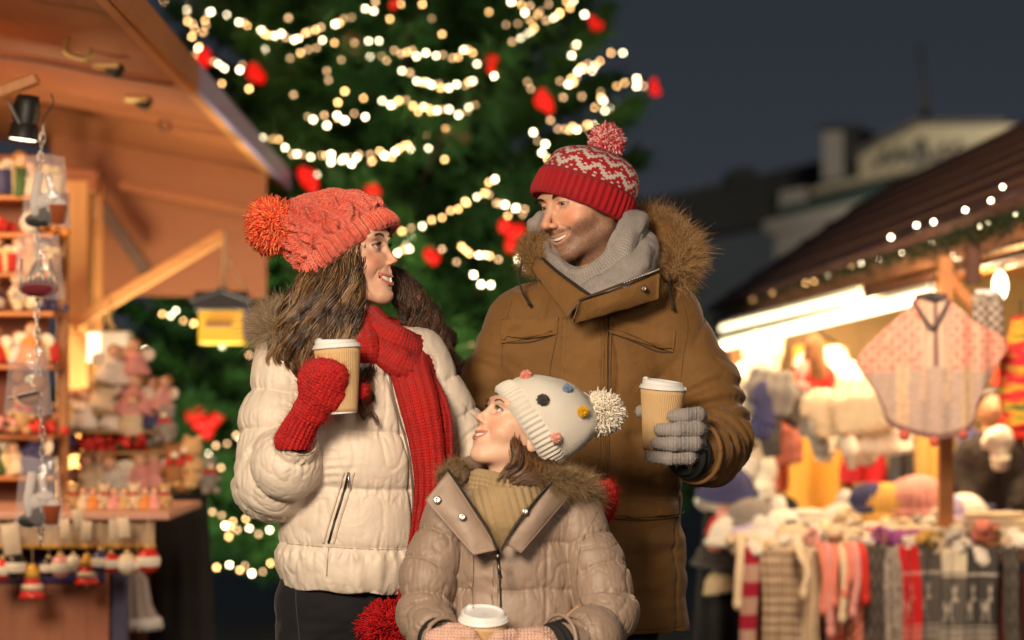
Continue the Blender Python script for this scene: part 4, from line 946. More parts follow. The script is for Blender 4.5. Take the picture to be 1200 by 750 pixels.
    b=part('collar_flap',[slab((676,-88,-356),(769,-58,-321),(768,-48,-351),(668,-78,-380),5,bow=6)],M_COTTON,jk,OL2)
    part('collar_edge',[tube(catmull([(676,-91,-355),(720,-84,-338),(769,-61,-320)],30),1.3,8)],dk,b)
    zt=[]; c=catmull([(728,-82,-335),(750,-74,-326),(768,-62,-319)],16)
    for p in c: zt.append(box(p,(1.6,2.6,2.6),bev=.4))
    part('zip_teeth',zt,M_METAL,b); part('snap',[(*lathe([(0,0),(3.4,0),(3.4,1),(2.4,1.6),(1.4,1.2),(0,1.2)],20,(751,-72,-341),(0,-1,.1))[:2],)],M_DKMETAL,b)
    # drawstrings
    for P in([(612,-2,-305),(608,-12,-325),(612,-16,-342),(621,-14,-358)],[(785,-10,-318),(784,-16,-340),(788,-16,-364)]):
        part('drawstring',[tube(catmull(P,24),[1.4]*22+[2.2,2.2],8)],mat('black_cord',(.012,.01,.01),.7),jk)
    # hood bundled behind the neck with a fur ruff
    hood=[(628,8,-302),(640,60,-282),(690,100,-262),(750,104,-268),(790,70,-282),(800,22,-308)]
    hd=part('hood',[tube(catmull(hood,60),np.interp(np.linspace(0,1,60),[0,.3,.7,1],[12,30,34,20]),20)],M_COTTON,jk,OLIVE)
    rim=[(784,-8,-324),(799,18,-308),(803,48,-290),(792,76,-274),(772,90,-262),(757,84,-256)]; rg=np.random.default_rng(8)
    fc=np.array([(.42,.22,.08),(.62,.38,.17),(.24,.11,.035),(.74,.52,.28),(.13,.06,.02)])
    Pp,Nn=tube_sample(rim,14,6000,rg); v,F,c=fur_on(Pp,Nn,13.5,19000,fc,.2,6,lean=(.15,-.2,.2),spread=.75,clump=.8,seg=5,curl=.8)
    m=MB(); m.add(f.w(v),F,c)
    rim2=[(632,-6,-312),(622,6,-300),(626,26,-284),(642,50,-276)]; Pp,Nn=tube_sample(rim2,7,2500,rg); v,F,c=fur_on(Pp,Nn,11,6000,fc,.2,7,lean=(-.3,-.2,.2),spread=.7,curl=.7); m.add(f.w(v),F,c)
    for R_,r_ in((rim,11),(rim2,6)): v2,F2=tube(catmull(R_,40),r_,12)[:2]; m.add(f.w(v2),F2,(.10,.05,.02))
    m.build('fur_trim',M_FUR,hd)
    # snood: two soft rolls
    def roll(P,r,fl,seed,nn=100,K=72,col=(.27,.245,.235)):
        P=catmull(P,nn); T=np.gradient(P,axis=0); T/=np.linalg.norm(T,axis=1)[:,None]; r=np.interp(np.linspace(0,1,nn),np.linspace(0,1,len(r)),r)
        v,F,uv=tube(P,r,K,fl); vv=v.copy(); cen=np.repeat(P,K,0); thk=np.tile(np.arange(K)*2*PI/K,nn); nvec=v[:nn*K]-cen; nvec/=np.linalg.norm(nvec,axis=1)[:,None]+1e-9
        vv[:nn*K]+=nvec*(1.5*fbm(v[:nn*K]*np.array([.05,.05,.05]),2,seed)+1.7*np.sin(thk*4+2.2*fbm(v[:nn*K]*.022,2,seed+9)+seed)-1.8*np.exp(-np.abs(fbm(v[:nn*K]*np.array([.02,.02,.05]),2,seed+4))/.09))[:,None]
        return vv,F,uv[:,::-1]*np.array([1.,1.])
    m=MB()
    for P,r,fl,sd in(([(640,52,-266),(640,34,-290),(650,-4,-312),(682,-42,-331),(716,-40,-314),(734,-16,-284),(744,20,-262),(730,70,-252),(700,95,-250),(650,70,-258),(630,30,-262)],[13,12,11,13,16,17,17,16,16,15,13],1.2,1),
                      ([(668,-38,-347),(692,-58,-347),(722,-58,-336),(744,-38,-314),(754,0,-294),(748,40,-276),(740,80,-262)],[9,15,17,18,18,17,14],1.2,2),
                      ([(637,24,-288),(644,-8,-322),(664,-40,-348),(684,-50,-358)],[9,10,10,7],1.0,4)):
        v,F,uv=roll(P,r,fl,sd); m.add(f.w(v),F,(.27,.245,.235),uv=uv*np.array([1,1]))
    sn=m.build('snood',M_GREY_KNIT,root)
    # hat
    ax=np.array((.345,.11,.93)); rt=np.array((.93,0,-.345))
    prof=[(-2,0,55,48),(-5,0,58,51),(-2,0,61,54),(4,0,62,55),(14,0,62,55),(24,0,61.5,55),(28,0,60.5,54),(31,0,59,53.5),(40,1,58,53.5),(52,2,54,51),(61,4,46,44),(68,6,33,31),(72,8,20,19),(74,9,9,9),(74.5,9,1,1)]
    def disp(th,t,Pr):
        v=Pr[None,:,0]; rib=1.1*np.cos(th*44)*sstep(28,25,v)*sstep(-5,0,v); return rib+.8*fbm(np.stack([np.cos(th)*2+0*v,np.sin(th)*2+0*v,v*.04+0*th],-1),2,5)
    nst=96
    rows={}
    def colf(th,t,P):
        Pr=catmull(prof,P.shape[1]); v=Pr[None,:,0]; arc=np.r_[0,np.cumsum(np.hypot(np.diff(Pr[:,0]),np.diff(Pr[:,1]-Pr[:,2])))][None]
        red=np.array((.50,.012,.020)); wht=np.array((.80,.66,.62)); row=np.floor((arc-41)/2.1); st=np.floor(th/(2*PI)*nst); fz=st%8; tri=np.abs(fz-4)  # zigzag 0..3
        z=row-np.round(tri*1.25); k=np.mod(z,8)
        w=((k>=1)&(k<=3))|((k==5)&(st%2==0)); w=w&(row>=1)
        w=w|((row==0)&(st%3==0)); top=row>22; w=np.where(top,(row%2==0)&(st%3==0),w); w=w*(v>29)
        return np.where(w[...,None]>0,wht,red)
    v,F,c,uv=cap_mesh((681,37,-240),ax,rt,prof,608,200,disp,colf); m=MB(); m.add(f.w(v),F,c,uv=uv); hat=m.build('bobble_hat',M_JACQ,root)
    m=MB()
    for a in pompom((713,44,-160),19,2600,((.62,.05,.07),(.75,.35,.35),(.5,.02,.04),(.85,.55,.52)),.8,5): m.add(f.w(a[0]),a[1],a[2])
    m.build('pompom',M_YARN,hat)
    # short hair at the temple and nape
    m=MB(); rg=np.random.default_rng(4); n=900; loc=np.stack([np.full(n,-7.0)+rg.normal(size=n)*.15,rg.uniform(-6,2.2,n),rg.uniform(-1.5,2.0,n)],1)
    v,F,t=strands(loc,np.stack([-.3+0*loc[:,0],-.5+0*loc[:,0],-1+0*loc[:,0]],1)+rg.normal(size=(n,3))*.2,1.1,3,.04,curl=.2,rng=rg); m.add(f.w(T_M(v)),F,(.04,.02,.01)); m.build('hair',M_HAIR,root)
    # glove round the cup
    G=(.30,.265,.255)
    palm=[((806,-100,-512),(13,20,34),rot(0,0,-8)),((800,-112,-520),(16,14,24),None)]
    fing=[([(812,-112,-488),(808,-130,-484),(793,-140,-485),(780,-136,-486)],[8.5,8.5,8,7.2]),
          ([(812,-112,-502),(806,-136,-500),(784,-145,-501),(765,-138,-501)],[9,9,8.4,7.2]),
          ([(810,-110,-517),(803,-136,-516),(780,-145,-517),(761,-138,-516)],[9,9,8.2,7]),
          ([(806,-106,-530),(797,-132,-532),(775,-139,-533),(754,-130,-531)],[8.6,8.4,7.8,6.6])]
    thumb=([(796,-92,-498),(778,-78,-486),(760,-82,-480),(746,-94,-481)],[10,9,8,7])
    glove_fingers(f,'glove',palm,fing,thumb,([(812,-88,-522),(806,-96,-524)],[22,24]),G,M_GREY_WOOL,root,.9,3)
    # trousers and shoes
    s=Sdf((590,-60,z0+20),(790,150,-690),4); s.cap((692,44,-690),(692,44,-730),78,80,k=0,sq=((0,1,0),.7))
    for x,kx in((654,650),(730,734)): s.chain([(x,44,-745),(kx,42,-915),(kx,50,-1100)],[42,32,25],k=12)
    v,q=s.mesh(); n=vnormals(v,q); v=v+n*(1.5*fbm(v*.04,2,5))[:,None]; m=MB(); m.add(f.w(v),[q],(.015,.016,.02)); m.build('trousers',M_DENIM,root)
    for x in(650,736):
        s=Sdf((x-40,-50,z0-6),(x+40,100,-1040),4); s.cap((x,50,-1070),(x,52,z0+24),26,20,k=0); s.cap((x,48,z0+15),(x,-16,z0+13),20,16,k=8); s.plane((0,0,z0),(0,0,-1))
        v,q=s.mesh(); m=MB(); m.add(f.w(v),[q],(.03,.018,.01)); m.build('boot',M_COTTON,root)
    return root
M_GREY_WOOL=knit_mat('grey_glove_wool',(.33,.295,.285),20,20,.0012,fuzz=1.5,dark=.5)
TAUPE=(.30,.215,.165)
M_PINK=knit_mat('pink_glove_knit',(.74,.47,.38),9,16,.0018,fuzz=.7,dark=.6)
M_TURTLE=knit_mat('beige_ribbed_knit',(.46,.33,.18),1,1,.001,fuzz=1.,dark=.6)
def make_girl():
    f=GI; part=parts_fn(f); z0=ground_z(f)
    root=thing('person','smiling girl in a taupe quilted jacket and white bobble hat, looking up','person',tuple(f.w(np.array((605.,30,z0)))))
    mb,_,_,_=head_mesh(lambda P:f.w(T_G(P)),(.74,.46,.33),P_G)
    zh=-790; kn=(zh+z0)/2
    body_core(f,mb,T_G,dict(pts=[(480,),(740,)],top=-560,col=(.6,.35,.25),caps=[((600,44,-575),(602,36,-630),24,40),((602,34,-630),(602,34,-760),52,50),
       ((578,34,-800),(576,34,kn),30,22),((576,34,kn),(575,40,z0+24),20,12),((630,34,-800),(632,34,kn),30,22),((632,34,kn),(634,40,z0+24),20,12),
       ((540,34,-615),(505,2,-695),13,11),((505,2,-695),(526,-66,-742),10,9),((665,34,-620),(703,0,-700),13,11),((703,0,-700),(640,-76,-744),11,10)]))
    mb.build('body',SKIN_MATS,root)
    s=Sdf((455,-125,-905),(758,120,-548),1.7); sq=((0,1,0),.74)
    s.cap((602,30,-625),(604,30,-740),76,84,k=0,sq=sq); s.cap((604,30,-740),(604,30,-860),84,92,k=10,sq=sq)
    s.cap((540,28,-604),(664,28,-606),30,32,k=20); s.ell((602,34,-588),(50,40,24),k=12)
    aL=[(532,26,-606),(502,0,-670),(498,-18,-722),(515,-62,-742),(520,-74,-742)]; aR=[(672,28,-608),(702,4,-672),(712,-16,-716),(690,-60,-742),(664,-82,-744)]
    s.chain(aL,[34,31,30,28,27],k=10); s.chain(aR,[35,33,33,32,31],k=10)
    s.plane((0,0,-880),(0,0,-1),k=4); s.ell((600,10,-566),(40,44,40),k=6,sub=True); s.cap((634,-106,-744),(612,-122,-744),27,32,k=3,sub=True); s.cap((535,-100,-744),(552,-118,-744),24,28,k=3,sub=True)
    V,Q=s.mesh(); V=relax(V,Q,2); N=vnormals(V,Q)
    d1,s1,_=chain_param(V,aL); d2,s2,_=chain_param(V,aR); dt=np.linalg.norm((V-np.stack([np.full(len(V),603),np.full(len(V),30),V[:,2]],1))*np.array([1,1/.74,1]),axis=1)-80
    a1=sstep(7,-7,d1-31-dt)*(V[:,0]<600); a2=sstep(7,-7,d2-33-dt)*(V[:,0]>600); tor=(1-a1)*(1-a2)
    pt,et=puff(-V[:,2]+2*noise3(V*.03,2),[560,598,634,690,745,800,860]); p1,e1=puff(s1+2*noise3(V*.03,5),[-30,34,72,108,140,175]); p2,e2=puff(s2+2*noise3(V*.03,6),[-30,36,76,112,152,200])
    disp=6.*(pt*tor+p1*a1+p2*a2)-3.8
    pk=aniso(V,(0,0,1),.035,.17,11); disp+=tor*(.9*pk*np.exp(-et/7.)-2.8*np.exp(-np.abs(pk)/.11)*np.exp(-et/14.)+.3)+a1*(1.*pk*np.exp(-e1/7.)-2.8*np.exp(-np.abs(pk)/.11)*np.exp(-e1/13.))+a2*(1.*pk*np.exp(-e2/7.)-2.8*np.exp(-np.abs(pk)/.11)*np.exp(-e2/13.))
    rg_=np.abs(fbm(V*np.array([.028,.028,.024])+11,2,41)); disp-=2.0*np.exp(-rg_/.08)
    arm_b=np.exp(-((d1-31-dt)/3.5)**2)*(V[:,0]<600)+np.exp(-((d2-33-dt)/3.5)**2)*(V[:,0]>600); disp-=2.5*np.clip(arm_b,0,1)*(V[:,2]<-600)*(V[:,2]>-735)
    for x in(528,640): disp-=2.2*bump(V[:,0]-x-.03*(V[:,2]+690)*(1 if x>600 else -1),2.2)*(V[:,2]<-632)*tor*(V[:,1]<20)
    V=V+N*disp[:,None]; V=relax(V,Q,1,.3)
    m=MB(); m.add(f.w(V),[Q],TAUPE); jk=m.build('quilted_jacket',M_PUFF,root); sf=Surf(V,Q); T2=tuple(c*1.08 for c in TAUPE)
    pl=part('placket',[sf.patch((553,640),(583,640),(584,800),(553,800),20,50,4.0,.12,wr=1.5,seed=2)],M_PUFF,jk,T2)
    part('stitching',[sf.line([(x,-642),(x,-700),(x,-790)],.4,4.2,60,5) for x in(557,579)],mat('taupe_thread',(.16,.10,.065),.7),jk)
    def slab(C,th=4,n=20,bow=5,wr=1.,seed=5):
        C=[np.array(c,float) for c in C]; u=np.linspace(0,1,n); U,Vv=np.meshgrid(u,u,indexing='ij')
        P=sum(w[...,None]*c for w,c in zip(((1-U)*(1-Vv),U*(1-Vv),U*Vv,(1-U)*Vv),C)); nn=np.cross(C[1]-C[0],C[3]-C[0]); nn/=np.linalg.norm(nn); nn=nn if nn[1]<0 else -nn
        e=np.sqrt(np.clip(np.minimum(np.minimum(U,1-U),np.minimum(Vv,1-Vv))/.14,0,1))[...,None]; off=(bow*np.sin(PI*U)*np.sin(PI*Vv)+wr*fbm(P*.06,2,seed))[...,None]*nn
        T=P+off+nn*th*.5*(.4+.6*e); Bk=P+off-nn*th*.5*(.4+.6*e); k=n*n; q=quads_grid(n,n)
        r=np.array([i*n for i in range(n)]+[(n-1)*n+j for j in range(1,n)]+[i*n+n-1 for i in range(n-2,-1,-1)]+[j for j in range(n-2,0,-1)]); r2=np.roll(r,-1)
        return np.vstack([T.reshape(-1,3),Bk.reshape(-1,3)]),[q,q[:,::-1]+k,np.stack([r,r2,r2+k,r+k],1)]
    def ring_at(p,ax=(0,-1,.2),r=4.5): return lathe([(r*.35,.2),(r*.35,1.2),(r*.6,1.6),(r*.8,1.4),(r,.6),(r,0),(0,0)],24,p,ax)[:2]
    # open collar: left lapel with two snaps, right side edged by the zip
    lf=part('collar_flap',[slab([(526,-36,-551),(500,-46,-584),(556,-66,-646),(584,-60,-640)],6,bow=6)],M_PUFF,jk,T2)
    part('snap',[ring_at((514,-56,-583))],M_METAL,lf); part('snap',[ring_at((543,-66,-602),r=4)],M_METAL,lf)
    part('collar_edge',[tube(catmull([(526,-41,-549),(548,-56,-580),(572,-66,-615),(583,-68,-640)],30),1.5,8)],mat('dark_lining',(.02,.014,.008),.8),lf)
    rf=part('collar_flap',[slab([(590,-62,-632),(646,-38,-563),(672,-22,-574),(610,-62,-644)],6,bow=6)],M_PUFF,jk,TAUPE)
    part('collar_edge',[tube(catmull([(588,-66,-640),(604,-62,-612),(626,-52,-585),(647,-40,-562)],30),1.7,8)],mat('dark_lining',(.02,.014,.008),.8),rf)
    part('snap',[ring_at((615,-62,-596),r=3.6)],M_METAL,rf)
    zz=[box(p,(1.4,2.4,2.2),bev=.3) for p in catmull([(589,-70,-641),(605,-66,-611),(627,-56,-583),(648,-44,-560)],34)]; part('zip_teeth',zz,M_DKMETAL,rf)
    part('zip_pull',[box((584,-72,-648),(5,3,8),bev=1),(*tube([(584,-73,-650),(585,-75,-660),(587,-76,-672)],[1.6,2.2,2.2],8)[:2],)],M_DKMETAL,jk)
    part('front_zip',[sf.line([(584,-642),(587,-700),(588,-790)],1.3,.6,50)],mat('dark_lining',(.02,.014,.008),.8),jk)
    part('sleeve_seam',[sf.line([(700,-600),(680,-640),(676,-690),(690,-720)],.5,0.1,40)],mat('taupe_thread',(.16,.10,.065),.7),jk)
    # black inner cuffs
    part('inner_cuff',[tube(catmull([(512,-66,-740),(524,-84,-744),(532,-92,-746)],12),[24,23,20]*4,24)],M_BLACK,jk); part('inner_cuff',[tube(catmull([(668,-74,-742),(654,-90,-745),(644,-98,-747)],12),[27,26,22]*4,24)],M_BLACK,jk)
    th_=np.linspace(0,2*PI,50)
    for c,d,r in(((652,-91,-744),(-.75,-.6,.1),32),((524,-86,-744),(.6,-.75,.1),28)):
        x,y,_=frame_from(d); part('cuff_hem',[tube(np.array(c)+r*(np.cos(th_)[:,None]*x+np.sin(th_)[:,None]*y),2.4,8)],M_PUFF,jk,T2)
    # fur edged hood on the back
    fc=np.array([(.26,.16,.08),(.42,.28,.15),(.14,.08,.035),(.5,.36,.2)]); rg=np.random.default_rng(5)
    hd=part('hood',[tube(catmull([(534,10,-560),(548,60,-556),(600,92,-560),(655,72,-562),(672,20,-572)],50),np.interp(np.linspace(0,1,50),[0,.3,.7,1],[10,22,24,16]),16)],M_PUFF,jk,TAUPE)
    m=MB()
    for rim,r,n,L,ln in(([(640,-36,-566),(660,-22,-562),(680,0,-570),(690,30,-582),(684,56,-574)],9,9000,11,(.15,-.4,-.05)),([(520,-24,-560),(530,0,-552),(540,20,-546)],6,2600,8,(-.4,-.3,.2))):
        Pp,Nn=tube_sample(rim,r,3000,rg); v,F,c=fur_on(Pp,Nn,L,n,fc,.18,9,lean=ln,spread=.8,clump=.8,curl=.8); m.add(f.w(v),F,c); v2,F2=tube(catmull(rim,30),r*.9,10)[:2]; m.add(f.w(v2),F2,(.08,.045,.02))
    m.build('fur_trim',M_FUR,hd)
    # ribbed turtleneck
    def rib_ring(c,rx,ry,z0_,z1_,tilt,nrib,roll,name,parent,extra=None):
        K=nrib*10; th=np.arange(K)*2*PI/K; t=np.linspace(0,1,60)
        prof=np.stack([np.interp(t,[0,.1,.85,1],[-7,0,3,-2]),np.interp(t,[0,1],[z1_,z0_])],1) # outward, z
        a=(th[:,None]); o=prof[None,:,0]+roll*np.sin(t*PI)[None]+3.2*np.abs(np.sin(a*nrib/2))**.8*np.ones((1,60))+.9*np.sin(t*60*.9)[None]*np.abs(np.cos(a*nrib/2))**.3
        X=(rx+o)*np.cos(a); Y=(ry+o)*np.sin(a); Z=prof[None,:,1]+0*a+tilt[0]*X+tilt[1]*Y
        V=np.stack([c[0]+X,c[1]+Y,c[2]+Z],-1); V[...,2]+=1.5*noise3(V*.05,3); V[...,:2]+=1.6*fbm(V*.03,2,4)[...,None]
        m=MB(); m.add(f.w(V.reshape(-1,3)),[quads_grid(K,60,wrap_u=True)],(.46,.33,.18)); return m.build(name,M_TURTLE,parent)
    sw=rib_ring((599,18,-588),44,36,-16,33,(-.16,.0),36,3,'turtleneck',root)
    # sweater front in the V
    s=Sdf((530,-60,-690),(670,60,-570),2.5); s.cap((594,4,-600),(590,20,-645),46,34,k=0,sq=((0,1,0),1.0)); v,q=s.mesh(); v=v+vnormals(v,q)*(2.6*np.abs(np.sin(v[:,0]*.36+v[:,2]*.10)))[:,None]
    m=MB(); m.add(f.w(v),[q],(.46,.33,.18)); m.build('sweater',M_TURTLE,sw)
    # hat
    ax=np.array((.835,.06,.55)); rt=np.array((.545,0,-.835)); 
    prof=[(-2,0,51,42),(-5,0,54,45),(-2,0,57,48),(4,0,58,49),(16,1,58,50),(30,3,57,50),(48,7,52,47),(64,13,42,40),(76,18,30,30),(82,22,17,17),(86,24,8,8),(87,24,1,1)]
    def disp(th,t,Pr):
        v=Pr[None,:,0]; return 1.0*np.cos(th*52)*sstep(22,18,v)*sstep(-5,0,v)-1.2*bump(v-20,2)+.9*fbm(np.stack([np.cos(th)*2+0*v,np.sin(th)*2+0*v,v*.04+0*th],-1),2,5)
    v,F,c,uv=cap_mesh((614,30,-502),ax,rt,prof,456,150,disp,lambda th,t,P:np.array((.95,.89,.79)),.93); m=MB(); m.add(f.w(v),F,c,uv=uv); hat=m.build('bobble_hat',M_CREAMKNIT,root); hs=Surf(v,np.vstack([F[0]]))
    m=MB()
    for a in pompom((707,38,-483),23.5,5200,((.84,.77,.66),(.80,.72,.60)),.75,5): m.add(f.w(a[0]),a[1],a[2])
    m.build('pompom',M_YARN,hat)
    for (x,y,r,c,n) in((617,442,6,(.80,.33,.26),'salmon'),(664,457,5,(.20,.28,.42),'blue'),(636,469,6.5,(.09,.075,.07),'charcoal'),(681,482,6.5,(.72,.42,.03),'mustard'),(651,511,6,(.80,.42,.34),'pink')):
        p,nr=hs.hit(x,-y)
        if p is None: p=np.array((x,34.,-y)); nr=np.array((0,0,1.))
        elif nr[1]>0: nr=-nr
        m=MB()
        for a in pompom(tuple(p+nr*3),r,420,(c,tuple(q*1.2 for q in c)),.55,int(x)): m.add(f.w(a[0]),a[1],a[2])
        o=m.build('bobble',M_YARN,hat); o['label']=n+' felt bobble'
    # hair below the hat
    g=[[(612,-8,-530),(608,-14,-540),(598,-18,-546),(590,-20,-556),(586,-22,-568)],[(600,-2,-505),(602,-12,-520),(606,-16,-534),(604,-20,-544),(590,-22,-552)],
       [(620,-12,-540),(622,-20,-548),(616,-24,-556),(604,-24,-562),(596,-22,-570)],[(642,-10,-546),(640,-18,-552),(634,-22,-558),(622,-24,-562),(612,-22,-566)]]
    m=MB(); v,F,c=hair_locks(g,46,22,cols=((.16,.075,.03),(.10,.045,.02),(.24,.12,.05)),seed=3,r=4.5,wave=1.5,jit=2.5,frizz=.3,w=.35); m.add(f.w(v),F,c)
    s=Sdf((585,-30,-580),(665,90,-500),2.5); s.cap((612,0,-535),(640,10,-552),14,14,k=0); s.cap((640,10,-552),(640,50,-548),16,20,k=6); s.cap((612,2,-540),(606,-4,-556),10,5,k=5); v,q=s.mesh(); m.add(f.w(v),[q],(.06,.028,.012)); m.build('hair',M_HAIR,root)
    # gloves cradling the cup
    G=(.74,.47,.38)
    glove_fingers(f,'glove',[((524,-112,-742),(24,18,17),rot(0,0,10))],[([(535,-120,-733),(552,-132,-731),(562,-128,-742)],[9,8.5,7]),([(533,-124,-744),(552,-138,-745),(564,-134,-752)],[9,8.5,7]),([(530,-124,-755),(550,-138,-758),(562,-134,-762)],[9,8,7])],
        ([(520,-112,-734),(530,-112,-727),(542,-110,-726)],[9,8,6.5]),([(520,-90,-746),(523,-104,-745)],[20,21]),G,M_PINK,root,1.,3,700)
    glove_fingers(f,'glove',[((612,-114,-743),(27,18,18),rot(0,0,-8))],[([(600,-124,-733),(585,-134,-734),(574,-130,-745)],[9,8.5,7]),([(602,-126,-744),(584,-140,-747),(572,-136,-755)],[9,8.5,7]),([(604,-126,-756),(588,-140,-760),(576,-136,-765)],[9,8,7])],
        ([(622,-122,-738),(632,-128,-735),(640,-130,-740)],[8,7.5,6.5]),([(640,-92,-747),(628,-106,-745)],[22,22]),G,M_PINK,root,1.,4,700)
    # trousers and shoes (below the frame)
    s=Sdf((520,-50,z0+10),(690,110,-790),4.5); s.cap((604,32,-820),(604,32,-850),60,62,k=0,sq=((0,1,0),.75))
    for x in(576,632): s.chain([(x,34,-850),(x,32,kn),(x,38,z0+50)],[32,25,19],k=10)
    v,q=s.mesh(); m=MB(); m.add(f.w(v),[q],(.03,.035,.06)); m.build('trousers',M_DENIM,root)
    for x in(575,634):
        s=Sdf((x-34,-60,z0-6),(x+34,90,z0+120),4); s.cap((x,40,z0+80),(x,40,z0+20),21,17,k=0); s.cap((x,38,z0+13),(x,-16,z0+11),16,13,k=6); s.plane((0,0,z0),(0,0,-1))
        v,q=s.mesh(); m=MB(); m.add(f.w(v),[q],(.12,.07,.04)); m.build('boot',M_COTTON,root)
    return root
def make_people():
    make_woman(); make_man(); make_girl()
    make_cup(WO,(407,-95,-484),(-.07,.02,1),6.2,'kraft paper coffee cup held up by the woman in red mittens',PI*.9,'coffee cups with white lids')
    make_cup(MAN,(765,-108,-527),(.07,-.06,1),5.95,'kraft paper coffee cup held out by the man in a grey glove',PI*.95,'coffee cups with white lids')
    make_cup(GI,(568,-84,-792),(-.0,-.22,1),6.4,'kraft paper coffee cup cradled low in the girl\'s pink gloves',PI*.75,'coffee cups with white lids')
# ---------------------------------------------------------------- setting
def P3(px,py,D): return np.array(W(px,py,D))
def obj(name,pieces,mats,parent=None,smooth=False,origin=None,col=(.5,.5,.5)):
    m=MB()
    for pc in pieces:
        c=pc[2] if len(pc)>2 and isinstance(pc[2],tuple) and len(pc[2])==3 else col; m.add(pc[0],pc[1],c)
    if parent is None and origin is None: origin=tuple(np.concatenate(m.V).mean(0)*[1,1,0]+[0,0,np.concatenate(m.V)[:,2].min()])
    return m.build(name,mats,parent,smooth,origin)
def wood(name,c,var=.35,rough=.6,scale=3.,ax='x',boards=0):
    t=NT(name); sc=[18,18,18]; sc['xyz'.index(ax)]=1.2; v=t.coord('Object',tuple(sc)); g=t.noise(scale,5,.65,v,.8)
    col=t.ramp(g,[(0.25,tuple(x*(1-var) for x in c)),(.5,c),(.8,tuple(min(1,x*(1+var*.6)) for x in c))])
    big=t.noise(1.3,3,.5); cmb=t.n('ShaderNodeCombineColor'); vv=t.math('MULTIPLY_ADD',big,.5,.75); [t.l(vv,cmb.inputs[i]) for i in range(3)]
    t.set('Base Color',t.mix(1.,col,cmb.outputs[0],'MULTIPLY')); t.set('Roughness',rough); t.bump(g,.0015); return t.m
W_ROOF=wood('roof_plywood',(.27,.066,.016),.22,.5,ax='y'); W_POST=wood('post_pine',(.56,.23,.07),.3,.5,ax='z'); W_DARK=wood('dark_wood',(.10,.035,.018),.4,.6,ax='x'); W_PANEL=wood('counter_board',(.42,.15,.075),.2,.6,ax='z')
W_TAN=wood('tan_board',(.52,.33,.14),.2,.7,ax='x'); W_BRACE=wood('brace_pine',(.56,.21,.06),.3,.5,ax='x')
M_VIOLET=mat('sky_lit_trim',(.46,.38,.66),.45); M_BRASS=mat('brass_hook',(.62,.46,.20),.4,metal=.6); M_IRON=mat('black_iron',(.012,.011,.011),.5)  # violet of the edge trim is sky light put into its colour
M_BULB=mat('warm_bulb',(1,.8,.5),.3,emit=(1,.82,.52),estr=25); M_BULB2=mat('amber_bulb',(1,.6,.3),.3,emit=(1,.54,.19),estr=17); M_BULB3=mat('dim_bulb',(1,.6,.3),.3,emit=(1,.58,.28),estr=6.5)
M_REDLAMP=mat('red_lamp',(.35,.0,.0),.5,emit=(1,.008,.004),estr=.85); M_WIRE=mat('dark_green_wire',(.006,.012,.006),.7)
M_TUBE=mat('lit_tube',(1,.9,.75),.3,emit=(1,.78,.48),estr=4); M_SPOT=mat('lit_spot',(1,.9,.7),.3,emit=(1,.85,.6),estr=6)
def objcol_mat(name,rough=.8,knit=False):
    t=NT(name); oi=t.n('ShaderNodeObjectInfo'); nz=t.noise(45,4,.65); v=t.math('MULTIPLY_ADD',nz,.5,.75); cmb=t.n('ShaderNodeCombineColor'); [t.l(v,cmb.inputs[i]) for i in range(3)]
    t.set('Base Color',t.mix(1.,oi.outputs['Color'],cmb.outputs[0],'MULTIPLY')); t.set('Roughness',rough); t.bump(t.noise(220 if knit else 60,3,.6),.003 if knit else .001); return t.m
M_OC=objcol_mat('dyed_wool',.9,True); M_OCG=objcol_mat('painted_gloss',.25); M_OCM=objcol_mat('painted_matt',.7)
ORD=['first','second','third','fourth','fifth','sixth','seventh','eighth','ninth','tenth','eleventh','twelfth','thirteenth','fourteenth','fifteenth','sixteenth','seventeenth','eighteenth']
def sky_world():
    w=bpy.data.worlds.new('World'); scene.world=w; w.use_nodes=True; nt=w.node_tree; nt.nodes.clear()
    o=nt.nodes.new('ShaderNodeOutputWorld'); b=nt.nodes.new('ShaderNodeBackground'); s=nt.nodes.new('ShaderNodeTexSky'); s.sky_type='NISHITA'; s.sun_disc=False; s.sun_elevation=math.radians(-3); s.sun_rotation=math.radians(200); s.air_density=1.2; s.dust_density=3
    tc=nt.nodes.new('ShaderNodeTexCoord'); sp=nt.nodes.new('ShaderNodeSeparateXYZ'); nt.links.new(tc.outputs['Generated'],sp.inputs[0]); r=nt.nodes.new('ShaderNodeValToRGB'); nt.links.new(sp.outputs[2],r.inputs[0])
    r.color_ramp.elements[0].position=0; r.color_ramp.elements[0].color=(.040,.042,.052,1); r.color_ramp.elements[1].position=.22; r.color_ramp.elements[1].color=(.017,.024,.032,1)
    m=nt.nodes.new('ShaderNodeMix'); m.data_type='RGBA'; m.blend_type='ADD'; m.inputs[0].default_value=.03; nt.links.new(r.outputs[0],m.inputs[6]); nt.links.new(s.outputs[0],m.inputs[7]); nt.links.new(m.outputs[2],b.inputs[0]); b.inputs[1].default_value=1.; nt.links.new(b.outputs[0],o.inputs[0])
